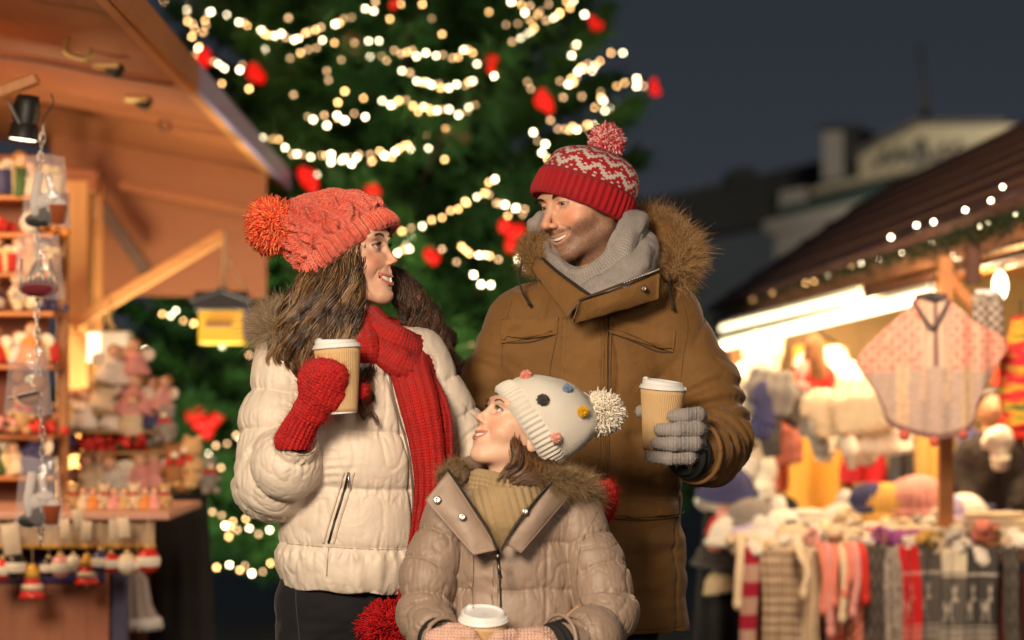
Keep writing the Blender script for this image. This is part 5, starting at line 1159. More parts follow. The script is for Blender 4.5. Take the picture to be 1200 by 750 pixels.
def ground():
    t=NT('wet_cobbles'); v=t.coord('Object'); br=t.n('ShaderNodeTexBrick'); br.inputs['Scale'].default_value=6; br.inputs['Color1'].default_value=(.045,.04,.038,1); br.inputs['Color2'].default_value=(.075,.068,.062,1); br.inputs['Mortar'].default_value=(.015,.014,.013,1); br.inputs['Mortar Size'].default_value=.03; t.l(v,br.inputs['Vector'])
    t.set('Base Color',br.outputs[0]); t.set('Roughness',.45); t.bump(br.outputs['Fac'],-.01); t.bump(t.noise(40,3),.004)
    xs=np.concatenate([np.linspace(-400,-12,12),np.linspace(-10,10,20),np.linspace(12,400,12)]); ys=np.concatenate([np.linspace(-20,20,30),np.linspace(24,600,16)]); X,Y=np.meshgrid(xs,ys,indexing='ij')
    V=np.stack([X,Y,0*X],-1).reshape(-1,3); o=obj('ground',[(V,[quads_grid(len(xs),len(ys))])],t.m,origin=(0,0,0)); tag(o,kind='structure')
# ---- christmas tree
TX,TY=-.66,13.2
def tree_R(z): return np.interp(z,[.3,1.,2.,3.,4.,5.,6.5,7.4],[1.80,1.68,1.40,1.12,.90,.68,.3,.03])
def tree_pt(px,py,out=0.06):
    D=12.
    for _ in range(12):
        p=W(px,py,D); R=float(tree_R(p.z))+out; dx=p.x-TX; d=math.sqrt(max(R*R-dx*dx,.0)); D=.5*D+.5*(TY-d*.96)
    return np.array(W(px,py,D))
def christmas_tree():
    rg=np.random.default_rng(11); root=thing('christmas_tree','tall bushy green christmas tree behind the family','tree',(TX,TY,0))
    z=np.linspace(0,7.3,20); P=np.stack([TX+.03*np.sin(z),TY+0*z,z],1); tr=obj('trunk',[tube(P,np.linspace(.16,.02,20),14)],mat('bark',(.06,.035,.02),.9,bumpd=.01,bscale=30),root,True)
    B=[];tufts=[];tn=[]
    zz=.45
    while zz<7.2:
        R=tree_R(zz); n=int(9+5*R); ph=rg.uniform(0,6.28)
        for k in range(n):
            a=ph+k*2*PI/n+rg.normal()*.12; L=R*rg.uniform(.78,1.10); t=np.linspace(0,1,7); up=.10+.12*(zz/7)
            c=np.stack([TX+math.cos(a)*L*t,TY+math.sin(a)*L*t,zz+L*(up*t+.10*t*t-.28*t*(1-t))+rg.normal()*.03+0*t],1); B.append(c)
            m=int(16+46*L); u=rg.uniform(.22,1.03,m)**.8; base=np.stack([np.interp(u,t,c[:,q]) for q in range(3)],1); sd=np.array([-math.sin(a),math.cos(a),0]); w=(1.02-u)*L*.42+.05; s=rg.uniform(-1,1,m)*w
            base=base+s[:,None]*sd+np.stack([0*s,0*s,-.10*abs(s)-rg.random(m)*.05],1); tufts.append(base); dr=np.array([math.cos(a),math.sin(a),.12])[None]+np.sign(s)[:,None]*sd*.7; tn.append(dr)
        zz+=rg.uniform(.15,.21)*(1.1 if zz<5 else .8)
    obj('limb',[tube(c,np.linspace(.022,.006,7)*1.,5) for c in B],mat('bark',(.06,.035,.02)),tr,True)
    T=np.concatenate(tufts); D=np.concatenate(tn); k=9; T2=np.repeat(T,k,0); D2=np.repeat(D,k,0)+rg.normal(size=(len(T)*k,3))*.55
    V,F,t=strands(T2,D2,rg.uniform(.07,.13,len(T2)),2,.0075,.1,.25,rg,sides=3)
    cl=fbm(T2*1.7,3,5); c=np.array((.028,.095,.020))[None]*(1+.55*cl[:,None])+np.array((.02,.035,.004))[None]*np.clip(cl,0,1)[:,None]*1.2; c=np.clip(c*(.7+.6*rg.random((len(T2),1))),.002,1)
    m=MB(); m.add(V,F,c[sid(len(T2),3,3)]); o=m.build('foliage',hair_mat('fir_needles',.55,.35),root)
    # inner darkness: dark core whose colour stands in for shade near the trunk
    z=np.linspace(.35,7.2,60); Vv,Fv,_=lathe([(0.0,.35)]+[(float(tree_R(q))*.55+.1*math.sin(q*9),q) for q in z]+[(0,7.25)],40,(TX,TY,0)); Vv=Vv+fbm(Vv*2.2,2,3)[:,None]*.12*np.array([1,1,.3]); m=MB(); m.add(Vv,Fv,(.008,.022,.006)); m.build('shade_core',hair_mat('dark_core',.9,.1),root)
LIGHTS=[
 ('upper swag from the left edge',[(240,3),(247,14),(266,18),(280,26),(290,30),(306,35),(315,41),(322,42),(335,44),(350,45),(362,37),(376,32),(393,28),(403,22),(412,20),(428,10),(440,2)]),
 ('bright cluster at the upper left',[(192,3),(197,10),(219,5),(219,12),(226,28),(240,24),(238,38),(220,25),(220,16),(225,43),(232,57),(228,34),(241,30),(233,55),(243,14)]),
 ('short swag under the left bauble',[(213,64),(222,65),(232,67),(242,72),(256,75),(263,80)]),
 ('short swag left of centre',[(329,68),(340,68),(352,62),(361,58),(371,56),(378,47),(392,50)]),
 ('string along the left roof edge',[(235,96),(242,95),(248,103),(260,98),(267,124),(284,141),(281,82),(284,76),(311,58),(292,104)]),
 ('long middle swag from left to right',[(303,157),(299,166),(318,163),(327,163),(334,173),(343,181),(354,181),(364,184),(376,182),(388,181),(388,190),(400,188),(410,184),(412,192),(421,181),(434,181),(435,190),(445,177),(459,184),(468,174),(478,170),(482,175),(501,158),(511,155),(522,150),(533,146),(537,135),(548,131),(557,124),(573,122),(581,120)]),
 ('small cluster left of the trunk line',[(367,140),(380,135),(395,135),(404,141),(383,147),(415,133),(428,137),(361,137)]),
 ('second swag at the upper middle',[(462,59),(470,63),(483,59),(488,66),(499,62),(511,65),(519,64),(530,68),(537,67),(548,58),(554,62),(567,62),(579,89)]),
 ('third swag at the upper middle',[(471,83),(488,95),(500,96),(514,98),(526,103),(535,99),(545,100),(554,95),(559,75)]),
 ('swag below the upper middle',[(448,118),(458,123),(467,118),(484,124),(496,125),(505,131),(514,128),(526,128),(490,131)]),
 ('top right swag crossing two strings',[(573,14),(593,29),(607,28),(620,24),(630,17),(640,24),(649,21),(656,15),(668,9),(600,49),(610,45),(618,39),(626,33),(599,2),(611,6),(621,7),(633,13),(643,5),(664,2),(672,1),(615,15)]),
 ('short string under the top right bauble',[(685,17),(674,54),(670,65),(676,52)]),
 ('arching swag on the right flank',[(656,95),(666,99),(675,92),(677,84),(685,81),(689,75),(697,77),(703,72),(716,62),(730,62),(672,97),(694,83),(681,79)]),
 ('sparse string on the right edge',[(660,114),(682,113),(704,108),(707,118),(715,127),(709,130),(723,101),(746,92),(746,101),(754,101),(697,126),(618,96),(622,104)]),
 ('string just above the patterned hat',[(645,141),(654,151),(662,151),(671,149),(676,152),(685,149),(696,146),(640,116)]),
 ('short drop left of the patterned hat',[(630,165),(639,169),(635,179),(642,186),(625,155)]),
 ('rising swag between the two adults',[(471,271),(482,267),(495,265),(506,258),(518,255),(528,247),(537,245),(547,238),(559,231),(573,228),(573,214),(580,210),(545,236),(582,238),(587,239),(592,240),(605,243),(615,245),(595,253)]),
 ('short string beside the woman\'s face',[(482,278),(480,292),(466,296),(477,287)]),
 ('falling swag under the red lamps',[(518,292),(541,289),(550,297),(561,299),(574,300),(584,304),(535,307),(555,322),(575,334),(607,304),(617,312),(611,298)]),
 ('short string by the man\'s shoulder',[(542,407),(553,403),(531,445),(527,441)]),
 ('low string at the left under the birdhouse',[(200,370),(206,364),(215,376),(227,379),(160,409),(170,410),(190,368),(292,416)]),
 ('low string beside the woman\'s sleeve',[(277,510),(266,520),(253,522),(244,532),(282,515),(247,545),(259,548)]),
 ('low loop under the woman\'s elbow',[(249,600),(260,604),(264,616),(270,617),(278,621),(288,608),(292,619),(240,622),(303,626),(316,621),(273,611),(268,629)]),
 ('lowest loop beside the jeans',[(254,665),(269,662),(281,668),(295,672),(308,670),(317,660),(244,650),(287,663)]),
 ('scattered bulbs at the upper left',[(383,83),(385,94),(404,107),(396,120),(426,115),(432,48),(444,48),(434,66),(447,66),(453,71),(338,21),(344,111),(438,13),(457,22)]),
 ('scattered bulbs in the middle',[(506,22),(518,40),(521,187),(502,174),(415,50),(371,205),(300,200),(335,215),(495,5),(470,5),(400,70)])]
def garlands():
    rg=np.random.default_rng(21); Vb,Fb=sphere((0,0,0),.0065,10,6); me=[]
    for M in(M_BULB,M_BULB2,M_BULB3):
        m=MB(); m.add(Vb,Fb); o=m.build('bulb',M); me.append(o.data); bpy.data.objects.remove(o)
    for i,(lab,pts) in enumerate(LIGHTS):
        if i<20 and i not in(1,3,4): 
            q=[pts[0]]
            for a,b in zip(pts[:-1],pts[1:]):
                d=math.hypot(a[0]-b[0],a[1]-b[1])
                if 8.5<d<26 and rg.random()<.42: q.append(((a[0]+b[0])/2+rg.normal()*1.5,(a[1]+b[1])/2+rg.normal()*2.2))
                q.append(b)
            pts=q[:99]
        P=np.array([tree_pt(x,y,.05+.04*rg.random()) for x,y in pts]); root=thing('string_lights','warm fairy lights on the tree, '+lab,'fairy lights',tuple(P.mean(0)),'strings of fairy lights on the tree')
        run=[0]
        for a in range(1,len(P)+1):
            if a<len(P) and np.linalg.norm(P[a]-P[a-1])<.16: run.append(a)
            else:
                if len(run)>1: obj('wire',[tube(P[run],.0022,4)],M_WIRE,root,True)
                run=[a]
        for p in P:
            k=rg.choice(3,p=[.38,.37,.25]); o=bpy.data.objects.new('bulb',me[k]); COL.objects.link(o); o.parent=root; o.location=Vector(p)-Vector(P.mean(0)); s=rg.uniform(.85,1.25); o.scale=(s,s,s)
    baub=[(240,70,.05,'oval red lamp under the upper left string of lights'),(298,85,.055,'long red lamp below the upper left swag'),(462,6,.03,'small red lamp at the very top of the photo'),(577,71,.04,'dim red lamp at the end of the middle swag'),(697,30,.038,'red lamp near the top right edge of the tree'),(638,122,.05,'red lamp above the patterned hat'),(768,103,.034,'red lamp on the outermost right branch tip'),(357,211,.058,'orange-red lamp just above the coral hat'),(437,223,.04,'dark red lamp behind the coral hat'),(506,300,.045,'red lamp beside the woman\'s nose'),(597,275,.062,'largest red lamp beside the man\'s shoulder'),(240,495,.075,'red butterfly-shaped lamp low on the left')]
    for x,y,r,lab in baub:
        p=tree_pt(x,y,.1); root=thing('red_lamp',lab,'lamp',tuple(p),'red lamps hung on the tree'); q=[]
        for k in range(5):
            d=rg.normal(size=3)*r*.42; d[2]*=1.3; q.append(sphere(p+d,(r*.5,r*.5,r*.6),14,9))
        if y==495: q=[sphere(p+np.array((dx,0,dz)),(r*.42,r*.3,r*.42),14,9) for dx,dz in((-.065,.03),(-.03,.045),(0,-.01),(.035,.0),(.065,.03),(.01,-.05),(-.03,-.01))]
        obj('glass',q,M_REDLAMP,root,True); obj('cap',[lathe([(0,r*1.1),(.012,r*1.1),(.014,r*.6),(0,r*.6)],12,p)[:2]],M_BRASS,root,True)
    # faint gold ornaments
    for x,y,r in((413,51,.055),(536,160,.07)):
        p=tree_pt(x,y,.02); o=obj('ornament',[sphere(p,(r,r,r),18,12)],mat('dull_gold',(.25,.17,.07),.45,metal=.3),smooth=True); tag(o,'dull gold ball ornament '+('in the lower branches above the man\'s shoulder' if x>500 else 'in the upper branches left of centre'),'ornament','gold tree ornaments')
# ---- left stall
def left_stall():
    root=thing('market_stall','left wooden market stall with a sloping plywood roof and orange posts','stall',(-2.6,9.,0))
    e=lambda D:np.array([-1.02-.0176*(D-5),D,2.312]); sl=.175
    def panel(D0,D1,x1,t=.03,z=0.): # ceiling slab from the eave to x1
        a,b=e(D0)+(0,0,z),e(D1)+(0,0,z); q=[]
        for p in(a,b): q+= [p,p+np.array([x1-p[0],0,(p[0]-x1)*sl])]
        V=np.array([q[0],q[1],q[2],q[3]]); V=np.vstack([V,V+(0,0,t)]); F=[np.array([[0,1,3,2],[4,6,7,5],[0,4,5,1],[2,3,7,6],[0,2,6,4],[1,5,7,3]])]; return V,F
    obj('roof_panel',[panel(5.2,7.99,-4.6)],W_ROOF,root); obj('roof_panel',[panel(8.01,12.3,-4.6,z=-.012)],W_ROOF,root)
    for a,b in((5.2,7.985),(8.0,12.3)):
        obj('fascia',[beam(e(a)+(.0,0,.02),e(b)+(.0,0,.02),.045,.09,bev=.008)],W_BRACE,root); obj('edge_trim',[beam(e(a)+(.031,0,.02),e(b)+(.031,0,.02),.014,.10,bev=.004)],M_VIOLET if a>7 else W_BRACE,root)
    obj('roof_cover',[(np.array(panel(5.2,12.3,-4.6,.02,.045)[0]),panel(5.2,12.3,-4.6,.02,.045)[1])],W_DARK,root)
    # back gable board
    D=11.2; V=np.array([P3(60,150,D),P3(312,150,D),P3(312,350,D),P3(60,344,D)]); V[:2,2]=e(D)[2]-.02; V[0,2]+=.25; V=np.vstack([V,V+(0,.04,0)]); obj('gable_board',[(V,[np.array([[0,1,2,3],[7,6,5,4],[0,4,5,1],[1,5,6,2],[2,6,7,3],[3,7,4,0]])])],W_ROOF,root)
    obj('rafter',[beam(P3(112,232,11.0),P3(172,318,11.0),.05,.06)],W_DARK,root); obj('rafter',[beam(P3(140,216,10.9),P3(306,250,10.9),.04,.04)],W_ROOF,root)
    # posts, header, brace
    D=9.6
    obj('post',[beam(P3(88,212,D),P3(88,640,D)*[1,1,0]+[0,0,0.],.115,.12)],W_POST,root); obj('post',[beam(P3(106,214,D+.12),P3(106,640,D+.12)*[1,1,0],.03,.1)],W_BRACE,root)
    obj('header',[beam(P3(-60,196,D),P3(116,214,D),.11,.09)],W_ROOF,root); obj('header',[beam(P3(108,240,9.7),P3(108,240,11.1)*[1,1,0]+[0,0,P3(108,240,9.7)[2]],.05,.08)],W_POST,root)
    obj('brace',[beam(P3(72,388,D-.1),P3(264,274,D-.1),.055,.05)],W_BRACE,root); obj('brace_foot',[beam(P3(76,378,D-.16),P3(110,420,D-.16),.05,.04)],W_BRACE,root)
    # hooks under the roof
    def hook(x,y,kind,lab):
        D=7.4; p=P3(x,y,D); x0=p[0]; p[2]=2.312+(-1.06-x0)*sl; D=None
        # put it on the ceiling: slide along the view ray
        c=np.array([0,0,CAM_Z]); d=P3(x,y,1.)-c; 
        for _ in range(30):
            s=(2.300-c[2]+sl*(-1.06-(c+d*(D or 7))[0]))/d[2]; D=s
        p=c+d*D; r=thing('hook',lab,'hook',tuple(p),'metal fittings screwed under the left roof')
        if kind=='u': obj('bracket',[tube(catmull([p+(-.03,0,0),p+(-.032,-.02,-.045),p+(.03,-.03,-.065),p+(.045,-.02,-.035)],20),.009,8)],M_BRASS,r,True)
        elif kind=='ring': obj('ring',[tube(p+np.array([(.022*math.cos(a),0,-.03+.022*math.sin(a)) for a in np.linspace(0,2*PI,24)]),.005,6)],W_DARK,r,True)
        else: obj('plate',[box(p+(0,0,-.02),(.085,.04,.018),bev=.004)],M_BRASS,r); obj('catch',[tube(catmull([p+(.0,0,-.03),p+(.03,-.01,-.05),p+(.05,0,-.03)],12),.010,8),box(p+(.035,0,-.03),(.04,.03,.03),bev=.006)],M_IRON,r,True)
    hook(92,45,'u','curved brass hook nearest the top edge under the left roof'); hook(125,70,'p','brass plate with a black catch, middle fitting under the left roof'); hook(160,110,'p','smaller brass plate with catch, lowest fitting under the left roof'); hook(193,138,'ring','small dark ring screwed into the left roof')
    r=thing('cable','thin black cable running across the left roof underside','cable',tuple(P3(30,62,7.9))); obj('wire',[tube(catmull([P3(-5,62,7.9),P3(60,72,7.9),P3(120,84,7.9),P3(203,97,7.9)],20)-(0,0.02,.01),.004,6)],M_IRON,r,True)
    # spotlight
    r=thing('spotlight','black clip-on spotlight pointing down under the left roof','lamp',tuple(P3(28,140,6.6))); D=6.6
    obj('arm',[beam(P3(-10,112,D),P3(44,92,D),.04,.03)],W_POST,r); obj('bracket',[beam(P3(10,118,D-.03),P3(24,146,D-.03),.022,.008)],mat('grey_steel',(.4,.4,.4),.4,metal=.8),r)
    a,b=P3(33,112,D),P3(27,164,D); prof=[(0,0),(.03,0),(.034,.02)]+[(.034+.004*(k%2),.022+k*.006) for k in range(8)]+[(.03,.072),(.036,.08),(.042,.115),(.042,.122),(.036,.118),(0,.112)]
    V,F,_=lathe(prof,28,a,b-a); obj('housing',[(V,F)],M_IRON,r,True); obj('lens',[lathe([(0,.113),(.037,.1185),(.037,.121),(0,.121)],24,a,b-a)[:2]],M_SPOT,r,True)
    # birdhouse
    D=9.3; r=thing('birdhouse','yellow wooden birdhouse with a dark roof hanging from the brace','birdhouse',tuple(P3(263,400,D)))
    c=P3(262,381,D); obj('house_body',[box(c,(.172,.15,.145),bev=.004)],mat('yellow_paint',(.90,.50,.03),.5),r); obj('slot',[box(c+(-.01,-.077,.0),(.10,.008,.022),bev=.002)],mat('slot_brown',(.28,.13,.05),.6),r)
    for s in(-1,1): obj('roof',[beam(c+(s*.0,-.10,.125)+np.array((s*.055,0,-.012)),c+(s*.0,.10,.125)+np.array((s*.055,0,-.012)),.14,.014,up=(s*.35,0,1))],mat('black_roofing',(.012,.006,.012),.6),r)
    obj('roof_side',[box(c+(0,-.07,.09),(.21,.02,.075),bev=.006)],mat('black_roofing',(.012,.006,.012)),r); obj('side_board',[box(c+(.098,0,.03),(.014,.16,.15),bev=.003)],mat('violet_board',(.07,.06,.20),.5),r); obj('knob',[sphere(c+(.0,-.03,-.08),.012,10,7)],M_LID,r,True)
    obj('string',[tube(np.array([c+(0,0,.13),P3(264,272,D)]),.011,6),tube(np.array([P3(264,300,D),c+(.09,0,.12)]),.005,6)],mat('twine',(.62,.42,.25),.8),r,True)
    # white lantern
    D=9.2; c=P3(130,404,D); r=thing('lantern','small white lantern box hanging right of the post','lantern',tuple(c-(0,0,.07)))
    obj('box',[box(c,(.15,.12,.10),bev=.006)],mat('white_paint',(.75,.70,.62),.5),r); obj('lit_side',[box(c+(-.055,-.062,-.01),(.05,.006,.11),bev=.001)],mat('lit_paper',(.9,.85,.7),.5,emit=(1,.85,.6),estr=1.6),r); obj('hanger',[tube(np.array([c+(0,0,.05),c+(0,0,.18)]),.004,6),tube(catmull([c+(0,0,.13),c+(-.012,0,.10),c+(.01,0,.06)],10),.011,6)],M_BRASS,r,True)
    # counter
    D=7.3; r=thing('counter','red-brown counter under the left display shelf','counter',tuple(P3(60,700,D)*[1,1,0])); zs=P3(0,600,D)[2]
    x0,x1=P3(-400,600,D)[0],P3(112,600,D)[0]; obj('front_panel',[box(((x0+x1)/2,D+.25,zs/2-.08),(x1-x0,.03,zs-.22),bev=.004)],W_PANEL,r); obj('corner_post',[box((x1+.03,D+.27,zs/2-.02),(.05,.06,zs-.05),bev=.006)],mat('blue_grey_paint',(.07,.06,.13),.6),r)
    obj('blue_lining',[box(((x0+x1)/2,D+.22,zs-.16),(x1-x0-.02,.02,.14),bev=.002)],mat('blue_cloth',(.05,.04,.16),.8),r)
    xs=P3(200,600,D)[0]; obj('shelf_board',[box(((x0+xs)/2,D+.35,zs-.012),(xs-x0,.75,.024),bev=.005)],mat('pink_board',(.62,.33,.24),.5),r)
    xe=P3(181,600,D)[0]; n=160; X=np.linspace(x0,xe,n); y=D+.015+.012*np.sin(X*60)+.006*np.sin(X*143); zt=zs-.026; zb=zs-.105; V=np.array([[a,b,c] for a,b in zip(X,y) for c in(zt,zb)]); V=np.vstack([V,V+(0,.006,0)]); q=quads_grid(n,2); obj('valance',[(V,[q,q[:,::-1]+2*n])],mat('linen',(.55,.40,.27),.8),r,True)
    obj('gold_fringe',[tube(np.stack([X,y-.004,np.full(n,zb)],1),.008,6)],mat('gold_trim',(.60,.33,.06),.5,metal=.2),r,True)
    return zs
def dolls_proto():
    """small parts used by the ornaments; unit size about 0.1 m"""
    pr={}
    def mk(nm,pieces,M):
        m=MB()
        for p in pieces: m.add(p[0],p[1])
        o=m.build(nm,M,None,True,(0,0,0)); pr.setdefault('_',[]).append(o); return o
    return mk,pr
PROTO={}
def proto(name,parts):
    """parts: list of (part_name, pieces, mat, colour or None for the instance colour)"""
    out=[]
    for nm,pieces,M,c in parts:
        m=MB()
        for p in pieces: m.add(p[0],p[1])
        o=m.build(nm,M,None,True,(0,0,0)); out.append((nm,o.data,c)); bpy.data.objects.remove(o)
    PROTO[name]=out
def place(kind,name,label,cat,loc,col,s=1.,rz=0.,group=None,tilt=(0,0)):
    r=thing(name,label,cat,tuple(loc),group); r.rotation_euler=(tilt[0],tilt[1],rz)
    for nm,me,c in PROTO[kind]:
        o=bpy.data.objects.new(nm,me); COL.objects.link(o); o.parent=r; o.scale=(s,s,s); cc=col if c is None else c; o.color=(*cc,1)
    return r
def make_protos():
    rg=np.random.default_rng(5)
    cone=lathe([(0,0),(.042,0),(.044,.008),(.030,.05),(.018,.072),(0,.078)],20,fn=lambda th,z:.0035*np.cos(th*8)*(z<.05))[:2]
    wing=[(*sphere((s*.034,.012,.062),(.026,.006,.020),12,8),) for s in(-1,1)]
    proto('angel',[('dress',[cone],M_OCM,None),('head',[sphere((0,-.002,.088),.019,14,10)],M_OCM,(.75,.45,.30)),('hair',[sphere((0,.006,.094),(.022,.018,.019),12,8)],M_OCM,(.35,.16,.05)),('wings',wing,M_OCM,(.85,.76,.62)),('arms',[tube(np.array([(-.016,-.004,.066),(-.024,-.022,.052),(0,-.03,.05),(.024,-.022,.052),(.016,-.004,.066)]),.006,8)],M_OCM,None)])
    proto('bear',[('torso',[sphere((0,0,.045),(.034,.028,.042),16,12),sphere((-.02,-.026,.014),(.014,.022,.013),10,8),sphere((.02,-.026,.014),(.014,.022,.013),10,8),sphere((-.032,-.014,.055),(.011,.02,.012),10,8),sphere((.032,-.014,.055),(.011,.02,.012),10,8)],M_OC,None),('head',[sphere((0,-.004,.102),(.029,.026,.026),16,12),sphere((-.021,0,.124),.010,10,8),sphere((.021,0,.124),.010,10,8)],M_OC,None),('muzzle',[sphere((0,-.028,.096),(.012,.009,.009),10,8)],M_OC,(.8,.66,.5)),('bow',[sphere((-.014,-.026,.078),(.012,.006,.008),8,6),sphere((.014,-.026,.078),(.012,.006,.008),8,6)],M_OCM,(.6,.02,.02))])
    proto('berries',[('berry',[sphere(tuple(rg.normal(size=3)*[.032,.02,.012]+[0,0,.02]),.013,10,7) for _ in range(12)],M_OCG,None),('leaf',[sphere(tuple(rg.normal(size=3)*[.03,.02,.008]+[0,.01,.012]),(.02,.012,.004),8,6) for _ in range(6)],M_OCM,(.03,.08,.02))])
    proto('gift',[('box',[box((0,0,.03),(.07,.06,.06),bev=.004)],M_OCM,None),('ribbon',[box((0,0,.0305),(.014,.0625,.0625),bev=.001),box((0,0,.0307),(.0725,.014,.0627),bev=.001),sphere((-.012,0,.068),(.014,.007,.008),8,6),sphere((.012,0,.068),(.014,.007,.008),8,6)],M_OCM,(.75,.6,.3))])
    bell=lathe([(0,.062),(.012,.06),(.02,.05),(.024,.03),(.032,.008),(.036,0),(.032,-.002),(0,.02)],24)[:2]
    proto('bell',[('bell_body',[bell],M_OCG,None),('band',[lathe([(.024,.034),(.0275,.032),(.030,.018),(.0275,.02)],24)[:2]],M_OCM,(.82,.62,.45)),('cap',[lathe([(0,.085),(.008,.083),(.018,.062),(.021,.05),(.0,.06)],20)[:2]],M_OCG,(.75,.40,.05)),('clapper',[sphere((0,0,-.004),.009,10,7)],M_OCM,(.7,.5,.1)),('string',[tube(np.array([(0,0,.08),(0,0,.17)]),.0012,5)],M_OCM,(.6,.4,.2))])
    proto('ball',[('ball',[sphere((0,0,0),(.026,.026,.029),20,14)],M_OCG,None),('stripe',[lathe([(.0245,-.012),(.0268,-.006),(.0268,.004),(.0245,.010)],24)[:2]],M_OCM,(.80,.70,.58)),('cap',[lathe([(0,.036),(.007,.035),(.009,.026),(0,.026)],14)[:2]],M_BRASS,(.7,.5,.2)),('string',[tube(np.array([(0,0,.035),(0,0,.10)]),.0012,5)],M_OCM,(.6,.4,.2))])
    proto('tag',[('card',[box((0,0,0),(.034,.0015,.062),bev=.0005)],M_OCM,None),('string',[tube(np.array([(0,0,.03),(0,.003,.055)]),.001,5)],M_OCM,(.6,.4,.2))])
    # knitted goods
    s=Sdf((-.09,-.08,-.06),(.09,.08,.16),.006); s.ell((0,0,.02),(.066,.032,.075),k=0); s.cap((-.05,0,-.01),(-.078,0,.035),.022,.018,k=.02); s.cap((0,0,.08),(0,0,.13),.038,.040,k=.02); v,q=s.mesh(); v=relax(v,q,1); v[:,2]*=1
    v2=v.copy(); v2=v2+vnormals(v,q)*(.003*np.cos(np.arctan2(v[:,1],v[:,0])*18)*(v[:,2]>.09))[:,None]; v2[:,2]=-v2[:,2]; proto('mitten',[('hand',[(v2,[q[:,::-1]])],M_OC,None),('cuff_band',[tube(np.array([(.040*math.cos(a),.040*math.sin(a),-.10) for a in np.linspace(0,2*PI,24)]),.009,8)],M_OC,None)])
    s=Sdf((-.16,-.14,-.02),(.16,.14,.17),.008); s.ell((0,0,.03),(.115,.10,.105),k=0); s.plane((0,0,.008),(0,0,-1),k=.01); v,q=s.mesh(); v=v+vnormals(v,q)*(.006*fbm(v*14,2,3)+.003*np.cos(np.arctan2(v[:,1],v[:,0])*24))[:,None]
    proto('hat',[('crown',[(v,[q])],M_OC,None),('brim',[tube(np.array([((.115+.003*math.cos(a*20))*math.cos(a),.10*math.sin(a),.018) for a in np.linspace(0,2*PI,80)]),.017,10)],M_OC,None)])
    proto('bobble_hat_cheap',[('crown',[(v,[q])],M_OC,None),('pompom',[(lambda sp:(sp[0]*(1+.12*noise3(sp[0]*60,3))[:,None]+(0,0,.15),sp[1]))(sphere((0,0,0),.036,18,12))],M_OC,(.85,.8,.72)),('brim',[tube(np.array([((.115+.003*math.cos(a*20))*math.cos(a),.10*math.sin(a),.018) for a in np.linspace(0,2*PI,80)]),.017,10)],M_OC,None)])
    lay=[]
    for k in range(3):
        vv,ff=box((0,0,.018+k*.032),(.26-.02*k,.15,.030),bev=.014); lay.append((vv,ff))
    def sub(vf,sd):
        V,F=vf; return V,F
    s=Sdf((-.18,-.13,-.01),(.18,.13,.13),.008)
    for k in range(3): s.cap((-.115,0,.022+k*.034),(.115,.01*k,.022+k*.034),.055,.055,k=.006,sq=((0,0,1),.32))
    v,q=s.mesh(); v=v+vnormals(v,q)*(.006*fbm(v*12,2,3))[:,None]; proto('folded',[('fold',[(v,[q])],M_OC,None),('fringe',[tube(np.array([(.15,-.05+.02*j,.03),(.175,-.055+.021*j,.012),(.18,-.055+.021*j,-.015)]),.004,5) for j in range(6)],M_OC,None)])
    s=Sdf((-.15,-.11,-.02),(.15,.11,.11),.007); rr=np.random.default_rng(9)
    for k in range(7): p=rr.normal(size=3)*(.05,.035,.012)+(0,0,.03); s.ell(p,(.045,.032,.024),R=rot(rr.uniform(0,180),0,rr.uniform(-30,30)),k=.006)
    v,q=s.mesh(); v=v+vnormals(v,q)*(.006*fbm(v*22,2,3)+.0022*np.sin(v[:,0]*260))[:,None]; proto('crumple',[('knit',[(v,[q])],M_OC,None),('cuff_band',[tube(np.array([(.07+.028*math.cos(a),.01+.01*math.sin(a*2),.035+.028*math.sin(a)) for a in np.linspace(0,2*PI,24)]),.008,8)],M_OC,None)])
    s=Sdf((-.12,-.08,-.2),(.12,.08,.05),.007)
    for j in range(4): s.chain([(-.06+.04*j,0,0),(-.065+.043*j,-.02,-.06),(-.06+.042*j,-.015,-.13)],[.026,.034,.026],k=.012)
    v,q=s.mesh(); v=v+vnormals(v,q)*(.004*fbm(v*20,2,3))[:,None]; proto('bunch',[('socks',[(v,[q])],M_OC,None),('clip',[box((0,0,.01),(.12,.02,.02),bev=.004)],M_OCM,(.5,.3,.15))])
def nm(c):
    n={'cream':(.78,.62,.42),'white':(.85,.78,.68),'pink':(.75,.33,.30),'red':(.62,.03,.02),'yellow':(.80,.55,.14),'brown':(.30,.13,.05),'navy':(.05,.05,.14),'green':(.06,.12,.03),'tan':(.60,.38,.18),'orange':(.75,.28,.06),'grey':(.25,.22,.20),'black':(.02,.018,.018),'lavender':(.50,.42,.70),'mustard':(.72,.42,.10),'charcoal':(.07,.06,.06),'purple':(.35,.08,.30),'coral':(.80,.25,.18),'beige':(.60,.46,.30)}
    return n[c]
